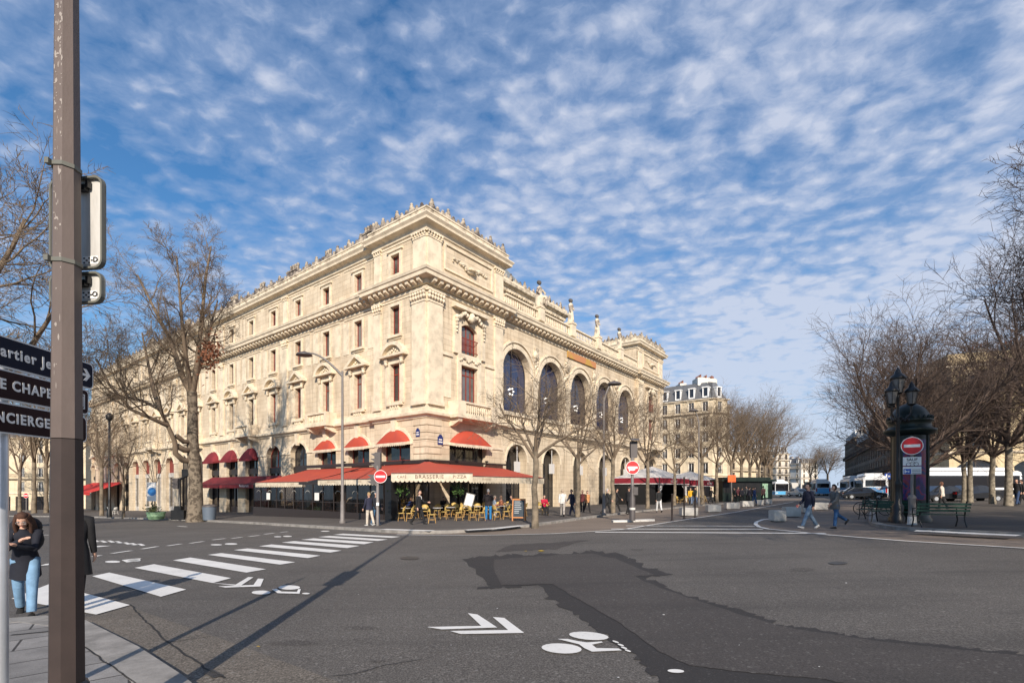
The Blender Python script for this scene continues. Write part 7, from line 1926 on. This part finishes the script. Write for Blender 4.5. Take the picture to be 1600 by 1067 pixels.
for i, (x, y) in enumerate([(1153, 785), (1160, 785), (1167, 784.5), (1170.5, 786), (1176, 785), (1178.5, 788), (1193, 784), (1148, 784)]):
    person(P(x, y, .12), R(rg.uniform(0, 360)), 'small figure in a %s coat in the crowd before the dark green kiosk' % nm[i], H=rg.uniform(1.62, 1.8), legs=((14, 4), (-12, 12)), arms=((-12, 15, 6), (12, 25, 6)), coat=cols[i], pants=BLACK if i != 5 else JEAN, hair=(.04, .03, .02), group='crowd before the kiosk')
# ------------------------------------------------------------ background buildings
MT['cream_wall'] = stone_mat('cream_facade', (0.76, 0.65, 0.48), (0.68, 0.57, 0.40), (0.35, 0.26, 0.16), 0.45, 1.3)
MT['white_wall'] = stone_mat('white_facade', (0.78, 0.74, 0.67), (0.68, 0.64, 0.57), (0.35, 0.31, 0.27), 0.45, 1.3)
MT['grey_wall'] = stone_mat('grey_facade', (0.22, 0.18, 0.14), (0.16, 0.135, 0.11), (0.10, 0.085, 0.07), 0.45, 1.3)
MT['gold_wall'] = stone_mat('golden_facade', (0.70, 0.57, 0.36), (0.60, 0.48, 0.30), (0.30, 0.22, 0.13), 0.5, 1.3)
def wbay(mb, F, s0, s1, z0, z1, op, depth): panel(mb, F, s0, s1, z0, z1, 0.0, op, depth)
def block_house(name, label, O, d, L, depth, floors, fh, gf, nb, wallm, winm, mans=3.2, side=True, balc=(), ww=1.15, wh=2.0, side_b=3, cat='building', group=None, zb=-6.0, shutters=None, arch_gf=False, dormers=True):
    """street block: O = near corner at ground, d = facade direction (to the right seen from outside)"""
    root = empty(name, O, 0, label, cat, group)
    d = Vector((d[0], d[1], 0)).normalized(); n = Vector((d.y, -d.x, 0))
    W_, Tm_ = M(), M(); Bls = {}
    faces = [(lambda s, o, z: d * s + n * o + Vector((0, 0, z)), L, nb)]
    if side:
        faces.append((lambda s, o, z: -n * depth + n * s - d * o + Vector((0, 0, z)), depth, side_b))           # left end
        faces.append((lambda s, o, z: d * L - n * s + d * o + Vector((0, 0, z)), depth, side_b))               # right end
    H = gf + fh * floors; bayno = 0
    for fi, (F, LL, nn) in enumerate(faces):
        for i in range(nn):
            s0, s1 = LL * i / nn, LL * (i + 1) / nn; c = (s0 + s1) / 2
            g_w = (s1 - s0) * .36
            op = ('arch', c - g_w, c + g_w, 0.1, gf - 1.6, .8) if arch_gf else ('rect', c - g_w, c + g_w, 0.1, gf - .7)
            wbay(W_, F, s0, s1, zb, gf, op, .35)
            window(root, F, op, -.3, MT['dark'], MT['glass_dark'], 1, .7)
            for f in range(floors):
                z0 = gf + fh * f; op = ('rect', c - ww / 2, c + ww / 2, z0 + .55 if f else z0 + .35, z0 + .55 + min(wh, fh - .9))
                wbay(W_, F, s0, s1, z0, z0 + fh, op, .25)
                wob = window(root, F, op, -.2, winm, MT['glass'], 1, 0)
                fbox(Tm_, F, c - ww / 2 - .18, c - ww / 2, .003, .08, op[3], op[4] + .18); fbox(Tm_, F, c + ww / 2, c + ww / 2 + .18, .003, .08, op[3], op[4] + .18); fbox(Tm_, F, c - ww / 2, c + ww / 2, .003, .08, op[4], op[4] + .18)
                fbox(Tm_, F, c - ww / 2 - .3, c + ww / 2 + .3, .003, .2, op[4] + .18, op[4] + .32)
                if f in balc:
                    Bl = Bls.setdefault((fi, f), M()); fbox(Tm_, F, s0 + .002, s1 - .002, .003, .75, z0 + .1, z0 + .24); fbox(Bl, F, s0, s1, .68, .72, z0 + 1.15, z0 + 1.2)
                    for q in range(int((s1 - s0) / .22)): fbox(Bl, F, s0 + q * .22, s0 + q * .22 + .03, .69, .71, z0 + .24, z0 + 1.15)
                else:
                    Bl = M(); fbox(Bl, F, c - ww / 2, c + ww / 2, .1, .14, op[3] + .8, op[3] + .85)
                    for q in range(6): fbox(Bl, F, c - ww / 2 + q * ww / 5 - .015, c - ww / 2 + q * ww / 5 + .015, .11, .13, op[3], op[3] + .8)
                    Bl.build('railing', MT['metal_dark'], wob)
    back = M(); pts = [Vector((0, 0, 0)), d * L, d * L - n * depth, -n * depth]
    W_.add([pts[2] + Vector((0, 0, zb)), pts[3] + Vector((0, 0, zb)), pts[3] + Vector((0, 0, H)), pts[2] + Vector((0, 0, H))], [(0, 1, 2, 3)])
    if not side:
        for a, b in ((3, 0), (1, 2)): W_.add([pts[a] + Vector((0, 0, zb)), pts[b] + Vector((0, 0, zb)), pts[b] + Vector((0, 0, H)), pts[a] + Vector((0, 0, H))], [(0, 1, 2, 3)])
    W_.build('wall', wallm, root); 
    path = [(p.x, p.y) for p in (pts[3], pts[0], pts[1], pts[2])]
    # order so that outward lies to the right of travel
    for z, o_ in ((gf - .25, .18), (H - .35, .42)): sweep(Tm_, path, [(0, z), (o_ * .5, z + .05), (o_, z + .16), (o_, z + .3), (0, z + .38)])
    Tm_.build('moulding', TR if wallm is not MT['grey_wall'] else MT['grey_wall'], root); [b_.build('balcony_railing', MT['metal_dark'], root) for b_ in Bls.values()]
    if mans:
        rf = M(); ins = mans * .42
        lo = [pts[0] - n * .2 + d * .2, pts[1] - n * .2 - d * .2, pts[2] + n * .2 - d * .2, pts[3] + n * .2 + d * .2]; hi = [pts[0] - n * ins + d * ins, pts[1] - n * ins - d * ins, pts[2] + n * ins - d * ins, pts[3] + n * ins + d * ins]
        z0, z1 = Vector((0, 0, H)), Vector((0, 0, H + mans)); cen = (hi[0] + hi[2]) / 2
        rf.add([p + z0 for p in lo] + [p + z1 for p in hi], [(0, 1, 5, 4), (1, 2, 6, 5), (2, 3, 7, 6), (3, 0, 4, 7)]); rf.add([p + z1 for p in hi] + [cen + z1 + Vector((0, 0, .9))], [(0, 1, 4), (1, 2, 4), (2, 3, 4), (3, 0, 4)])
        ro = rf.build('roof', MT['slate'], root)
        if dormers:
            for F, LL, nn in faces:
                for i in range(nn):
                    c = LL * (i + .5) / nn
                    dm = M(); fbox(dm, F, c - .62, c - .42, -1.3, -.18, H + .3, H + 2.3); fbox(dm, F, c + .42, c + .62, -1.3, -.18, H + .3, H + 2.3); fbox(dm, F, c - .72, c + .72, -1.6, -.1, H + 2.3, H + 2.5); fbox(dm, F, c - .42, c + .42, -.6, -.3, H + .3, H + .55)
                    do = dm.build('dormer', MT['sign_white'], ro); gm_ = M(); fbox(gm_, F, c - .41, c + .41, -.5, -.42, H + .56, H + 2.29); gm_.build('pane', MT['glass_dark'], do)
        for i, t in enumerate((.12, .5, .88)):
            p = pts[0].lerp(pts[1], t) - n * depth * .45; ch = M(); ch.box(p.x - .7, p.x + .7, p.y - 1.6, p.y + 1.6, H + mans - .5, H + mans + 1.2); co = ch.build('chimney', MT['white_wall'], ro)
            for q in range(5): pt_ = M(); pt_.lathe([(.15, 0), (.12, .6), (.16, .65)], (p.x, p.y - 1.3 + q * .65, H + mans + 1.2), 6); pt_.build('chimney_pot', MT['terracotta'], co)
    return root
def gz(x, y): return Vector((x, y, zg(x, y)))
# beige mansard building: long face towards the camera, narrow canted end
O1 = gz(*at(1113, 762, 100).xy); dL = -UL
Lx = 17.0; A = Vector((O1.x, O1.y, O1.z)) + UL * Lx
block_house('apartment_building', 'beige apartment building with slate mansard roof and white dormers behind the pavement trees', A, dL, Lx, 14, 5, 3.15, 4.6, 6, MT['cream_wall'], MT['sign_white'], 3.6, True, (4,), side_b=1, zb=-4)
# canted end of it
cE = Vector((O1.x, O1.y, O1.z)) + Vector((0.02, 0.02, 0)); dc = Vector((0.93, 0.37, 0))
block_house('corner_wing', 'narrow canted beige corner end of the mansard building beside the trees', cE, dc, 4.0, 10, 5, 3.15, 4.6, 1, MT['cream_wall'], MT['sign_white'], 3.6, False, (4,), zb=-4)
# far white buildings down the avenue
p = at(1217, 762, 205); block_house('apartment_building', 'far white apartment building with iron balconies at the end of the avenue', gz(p.x - 1, p.y), (.97, .25), 6.5, 60, 4, 3.0, 4.2, 2, MT['white_wall'], MT['brownwood'], 3.0, True, (0, 1, 2, 3), side_b=11, zb=-3)
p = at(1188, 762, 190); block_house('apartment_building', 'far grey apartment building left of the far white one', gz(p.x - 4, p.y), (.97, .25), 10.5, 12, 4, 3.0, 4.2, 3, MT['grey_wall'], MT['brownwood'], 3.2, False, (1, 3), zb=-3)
p = at(1252, 762, 290); block_house('apartment_building', 'farthest pale house closing the avenue right of the white building', gz(p.x, p.y), (.97, .25), 12, 30, 4, 3.0, 4.2, 3, MT['white_wall'], MT['brownwood'], 3.0, True, (1, 3), side_b=5, zb=-3)
p = at(1140, 762, 150); block_house('apartment_building', 'grey block hidden behind the bare avenue trees', gz(p.x, p.y), (.9, .43), 14, 14, 3, 3.0, 4.2, 4, MT['cream_wall'], MT['brownwood'], 3.0, False, (1,), zb=-3)
# shaded row on the right of the avenue
dd_ = Vector((.57, 1.0, 0)).normalized()
a0 = at(1490, 762, 62)
segs = [(0, 16, 4, 'near'), (16.2, 20, 5, 'second'), (36.4, 18, 4, 'third'), (54.6, 24, 5, 'fourth'), (79, 30, 4, 'fifth'), (110, 34, 5, 'farthest')]
for i, (s, L, fl_, nm_) in enumerate(segs):
    q0 = Vector((a0.x, a0.y, 0)) + dd_ * (s + L)
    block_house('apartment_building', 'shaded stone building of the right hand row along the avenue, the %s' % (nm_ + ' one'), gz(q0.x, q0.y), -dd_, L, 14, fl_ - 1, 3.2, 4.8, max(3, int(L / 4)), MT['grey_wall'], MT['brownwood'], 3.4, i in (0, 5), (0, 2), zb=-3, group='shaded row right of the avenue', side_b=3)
# golden theatre on the far side of the square
c0 = at(1483, 762, 55); d3 = Vector((.94, -.33, 0))
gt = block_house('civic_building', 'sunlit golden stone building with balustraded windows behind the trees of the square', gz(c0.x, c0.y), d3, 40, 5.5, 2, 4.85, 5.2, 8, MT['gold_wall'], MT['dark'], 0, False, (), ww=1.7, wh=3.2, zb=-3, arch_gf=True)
q = M(); n3 = Vector((d3.y, -d3.x, 0)).normalized(); d3n = d3.normalized()
F3 = lambda s, o, z: d3n * s + n3 * o + Vector((0, 0, z))
for i in range(8):
    c = 40 * (i + .5) / 8; balus(q, F3, c - 1.2, c + 1.2, .35, 10.35, .9, .3); fbox(q, F3, c - 1.3, c + 1.3, .003, .6, 10.2, 10.34)
    fbox(q, F3, 40 * i / 8 + .1, 40 * i / 8 + .7, .003, .2, 6.0, 15.2); fbox(q, F3, c - 1.4, c + 1.4, .003, .4, 14.2, 14.5)
for j in range(100): fbox(q, F3, j * .4, j * .4 + .2, .1, .38, 15.0, 15.2)
fbox(q, F3, 0, 40, -5, -.3, 15.24, 16.3); q.build('attic', MT['gold_wall'], gt)
# yellowish building at the far left and its neighbours
p = at(-95, 762, 108); block_house('apartment_building', 'yellowish building with tall dark windows behind the trees at the far left', gz(p.x, p.y), (1, .05), 31, 14, 4, 3.1, 4.2, 8, MT['cream_wall'], MT['sign_white'], 3.0, False, (1,), zb=-4)
p = at(-330, 762, 100); block_house('apartment_building', 'pale building outside the left edge beyond the road', gz(p.x, p.y), (1, .0), 28, 14, 4, 3.1, 4.2, 6, MT['white_wall'], MT['brownwood'], 3.0, False, (1,), zb=-4)
# dark green kiosk and orange sign
ko = empty('kiosk', P(1176, 783.2, .12) + Vector((0, 1.2, 0)), R(8), 'dark green newspaper kiosk behind the crowd', 'kiosk')
q = M(); q.box(-3.2, 3.2, 0, 2, 0, 2.35); q.build('booth', MT['green_dark'], ko); q = M(); q.box(-3.5, 3.5, -.4, 2.3, 2.352, 2.6); q.box(-3.0, 3.0, 0, 2, 2.6, 2.85); q.build('roof', MT['green_dark'], ko)
q = M(); q.box(1.9, 2.6, -.04, -.005, .4, 2.1); q.build('pale_poster', mat('pale_green_poster', (.35, .55, .38), .5), ko); q = M(); q.box(-3.1, 1.6, -.03, -.005, 1.0, 2.2); q.build('shutter', MT['black'], ko)  # poster is plain pale green, without glow
ob = empty('shop_sign', P(1143, 784, .12), 0, 'small orange hanging sign on a post left of the kiosk', 'shop sign'); post(ob, 3.4, .05); q = M(); q.box(-.45, .45, -.1, 0, 2.3, 3.1); q.build('panel', mat('orange_sign', (.8, .12, .02), .5), ob)

# ------------------------------------------------------------ vehicles
MT['bus_white'] = mat('white_bus_paint', (.72, .73, .74), .3, coat=.5); MT['bus_blue'] = mat('light_blue_bus_paint', (.10, .38, .66), .3, coat=.5); MT['bus_green'] = mat('blue_green_bus_paint', (.03, .30, .38), .3)
MT['tyre'] = mat('rubber_tyre', (.02, .02, .02), .8); MT['car_dark'] = mat('dark_car_paint', (.012, .013, .016), .2, coat=1.0); MT['tail'] = mat('red_tail_lamp', (.35, .01, .01), .3); MT['headl'] = mat('clear_headlamp', (.6, .62, .65), .15)
def wheel(par, x, y, r=.48, w=.28):
    q = M(); n = 14
    for sx in (0,): q.prism([(x - w / 2, y + r * math.cos(2 * math.pi * j / n), r + r * math.sin(2 * math.pi * j / n)) for j in range(n)], (w, 0, 0))
    o = q.build('wheel', MT['tyre'], par)
    h = M(); sg = 1 if x > 0 else -1; h.prism([(x + sg * (w / 2 + .003), y + r * .55 * math.cos(2 * math.pi * j / 10), r + r * .55 * math.sin(2 * math.pi * j / 10)) for j in range(10)], (sg * .012, 0, 0)); h.build('rim', MT['galv'], o)
def bus(loc, rz, label, L=11.5, rear_ad=False, body='bus_white', low='bus_blue'):
    """faces local -Y"""
    r = empty('bus', loc, rz, label, 'bus', 'city buses'); w, h = 1.25, 2.95
    prof = [(-w, .38), (-w, 1.3), (-w * .985, 2.45), (-w * .90, 2.78), (-w * .6, h), (w * .6, h), (w * .90, 2.78), (w * .985, 2.45), (w, 1.3), (w, .38)]
    q = M(); q.prism([(x, 0, z) for x, z in prof], (0, L, 0)); q.build('body', MT[body], r)
    q = M(); q.prism([(-w * .8, 1.0, h + .005), (w * .8, 1.0, h + .005), (w * .7, 1.2, h + .32), (-w * .7, 1.2, h + .32)], (0, L * .75, 0)); q.build('roof_pod', MT[body], r)
    for sg in (-1, 1):
        q = M(); q.box(min(sg * w, sg * (w + .012)) , max(sg * w, sg * (w + .012)), .25, L - .3, 1.18, 2.42); q.build('side_window', MT['glass_dark'], r)
        q = M(); q.box(min(sg * w, sg * (w + .008)), max(sg * w, sg * (w + .008)), .02, L - .02, .45, .95); q.build('side_stripe', MT[low], r)
    q = M(); q.box(-w * .93, w * .93, -.02, -.001, 1.05, 2.45); q.build('windscreen', MT['glass_dark'], r)
    q = M(); q.box(-w * .96, w * .96, -.03, -.002, .42, 1.02); fr = q.build('front_panel', MT[low], r)
    for sg in (-1, 1): q = M(); q.box(sg * .95 - .18, sg * .95 + .18, -.05, -.031, .62, .82); q.build('headlight', MT['headl'], r); q = M(); q.tube([(sg * w, .1, 2.4), (sg * (w + .25), -.1, 2.3)], .03, 4); q.box(sg * (w + .25) - .08, sg * (w + .25) + .08, -.16, -.06, 1.85, 2.3); q.build('mirror', MT['black'], r)
    q = M(); q.box(-.7, .7, -.03, -.021, 2.2, 2.42); q.build('destination_display', MT['black'], r)
    q = M(); q.box(-w * .8, w * .8, L + .001, L + .02, 1.6, 2.4); q.build('rear_window', MT['glass_dark'], r)
    q = M(); q.box(-w * .93, w * .93, L + .001, L + .015, .45, 1.5); q.build('rear_panel', MT[low], r)
    if rear_ad: q = M(); q.box(-w * .6, w * .7, L + .016, L + .03, .8, 1.45); q.build('rear_poster', mat('rear_poster_print', (.55, .45, .42), .4, col2=(.06, .20, .42), vs=3.5, lo=.45, hi=.55), r)
    for sg in (-1, 1): q = M(); q.box(sg * 1.08 - .09, sg * 1.08 + .09, L + .021, L + .035, .8, 1.5); q.build('tail_light', MT['tail'], r)
    for sg in (-1, 1):
        for y in (2.6, L - 3.2): wheel(r, sg * (w - .13), y)
    return r
def gp(px, Y, h=.0): p = at(px, 762, Y); return Vector((p.x, p.y, zg(p.x, p.y) + h))
bus(gp(1222, 92), R(-3), 'light blue bus seen from the front at the left of the avenue')
bus(gp(1350, 70) , R(180 - 30), 'white bus standing with poster on its blue rear, nearest of the right hand pair', rear_ad=True).location += Vector((0, 0, 0))
bus(gp(1326, 82), R(180 - 28), 'white bus standing just behind the one with the rear poster', rear_ad=False)
bus(gp(1275, 105), R(180 - 26), 'farthest bus with a bright blue rear between the two walkers')
bus(gp(1578, 52), R(-76 + 180 - 14), 'long white roofed bus passing behind the trees of the square', body='bus_white', low='car_dark')
def car(loc, rz, label, col='car_dark', L=4.3, H=1.48, tall=False):
    r = empty('parked_car', loc, rz, label, 'car', 'cars and vans in the distance'); w = .88
    prof = [(0, .35), (0.0, .62), (.15, .78), (1.0, .92), (1.65, H - .06), (2.2, H), (3.1, H - .02), (3.75, 1.0), (L - .05, .92), (L, .6), (L, .35)]
    if tall: prof = [(0, .35), (0, .9), (.5, 1.15), (1.0, H - .1), (1.4, H), (L - .1, H), (L, H - .2), (L, .35)]
    def ring(x, k): return [(x * (1 if z < .95 else k), y, z) for y, z in prof]
    q = M(); A_, B_ = ring(-w, .80), ring(w, .80); n = len(prof)
    q.add(A_ + B_, [tuple(range(n)), tuple(range(2 * n - 1, n - 1, -1))] + [(j, (j + 1) % n, n + (j + 1) % n, n + j) for j in range(n)]); q.build('body', MT[col], r)
    for sg in (-1, 1):
        q = M(); x = sg * w * .83
        q.add([(sg * (w * .90), 1.15, .99), (sg * w * .815, 1.75, H - .13), (sg * w * .815, 3.05 if not tall else L - .4, H - .13), (sg * (w * .90), 3.5 if not tall else L - .3, .99)], [(0, 1, 2, 3)]); q.build('side_window', MT['glass_dark'], r, fix=False)
        q = M(); q.box(sg * .62 - .16, sg * .62 + .16, -.03, .03, .62, .76); q.build('headlight', MT['headl'], r)
        q = M(); q.box(sg * .62 - .16, sg * .62 + .16, L - .02, L + .02, .68, .85); q.build('tail_light', MT['tail'], r)
        for y in (.85, L - .85): wheel(r, sg * (w - .08), y, .33, .2)
    q = M(); q.add([(-w * .74, 1.02, .96), (w * .74, 1.02, .96), (w * .68, 1.6, H - .10), (-w * .68, 1.6, H - .10)], [(0, 1, 2, 3)]); q.build('windscreen', MT['glass_dark'], r, fix=False)
    return r
car(gp(1385, 58), R(60), 'dark car parked just left of the advertising column'); car(gp(1374, 62), R(62), 'second dark car behind the benches')
car(gp(1512, 44), R(88), 'dark car in front of the long bus, left one', 'car_dark'); car(gp(1560, 43.5), R(88), 'dark car in front of the long bus, right one', 'car_dark')
MT['car_silver'] = mat('silver_car_paint', (.42, .43, .44), .3, metal=.4); MT['van_grey'] = mat('grey_van_paint', (.45, .44, .41), .5)
car(gp(1247, 98), R(5), 'tall grey van beyond the light blue bus', 'van_grey', 5.5, 2.7, True); car(gp(1262, 86), R(10), 'silver car between the buses of the avenue', 'car_silver')
car(gp(1290, 100), R(5), 'brown van behind the walking couple', 'brownwood', 5.5, 2.8, True)
def bicycle(loc, rz, label, c='black'):
    r = empty('bicycle', loc, rz, label, 'bicycle', 'parked bicycles')
    for y in (0, 1.05):
        q = M(); q.tube([(0, y + .33 * math.cos(t), .34 + .33 * math.sin(t)) for t in [i * .3927 for i in range(17)]], .018, 4, cap=False)
        for i in range(8): q.tube([(0, y, .34), (0, y + .32 * math.cos(i * .785), .34 + .32 * math.sin(i * .785))], .004, 3, cap=False)
        q.build('wheel', MT['tyre'], r)
    q = M(); 
    for a, b in (((0, .0, .34), (0, .25, .82)), ((0, .25, .82), (0, .75, .78)), ((0, .75, .85), (0, .55, .32)), ((0, .55, .32), (0, .2, .7)), ((0, .55, .32), (0, 1.05, .34)), ((0, 1.05, .34), (0, .75, .78)), ((0, .2, .7), (0, .15, 1.0))): q.tube([a, b], .018, 5)
    q.build('frame', MT[c], r); q = M(); q.tube([(-.28, .2, 1.0), (0, .15, 1.02), (.28, .2, 1.0)], .015, 5); q.build('handlebar', MT['black'], r); q = M(); q.box(-.07, .07, .65, .9, .86, .91); q.build('saddle', MT['black'], r)
    return r
for i, (x, y, a, lab) in enumerate([(1384, 805, 70, 'bicycle leaning near the benches, left one'), (1397, 806, 75, 'bicycle leaning near the benches, right one'), (1113, 789, 80, 'bicycle beside the tent terrace end')]): bicycle(P(x, y, .12), R(a), lab)
# delivery rider in front of the blue bus
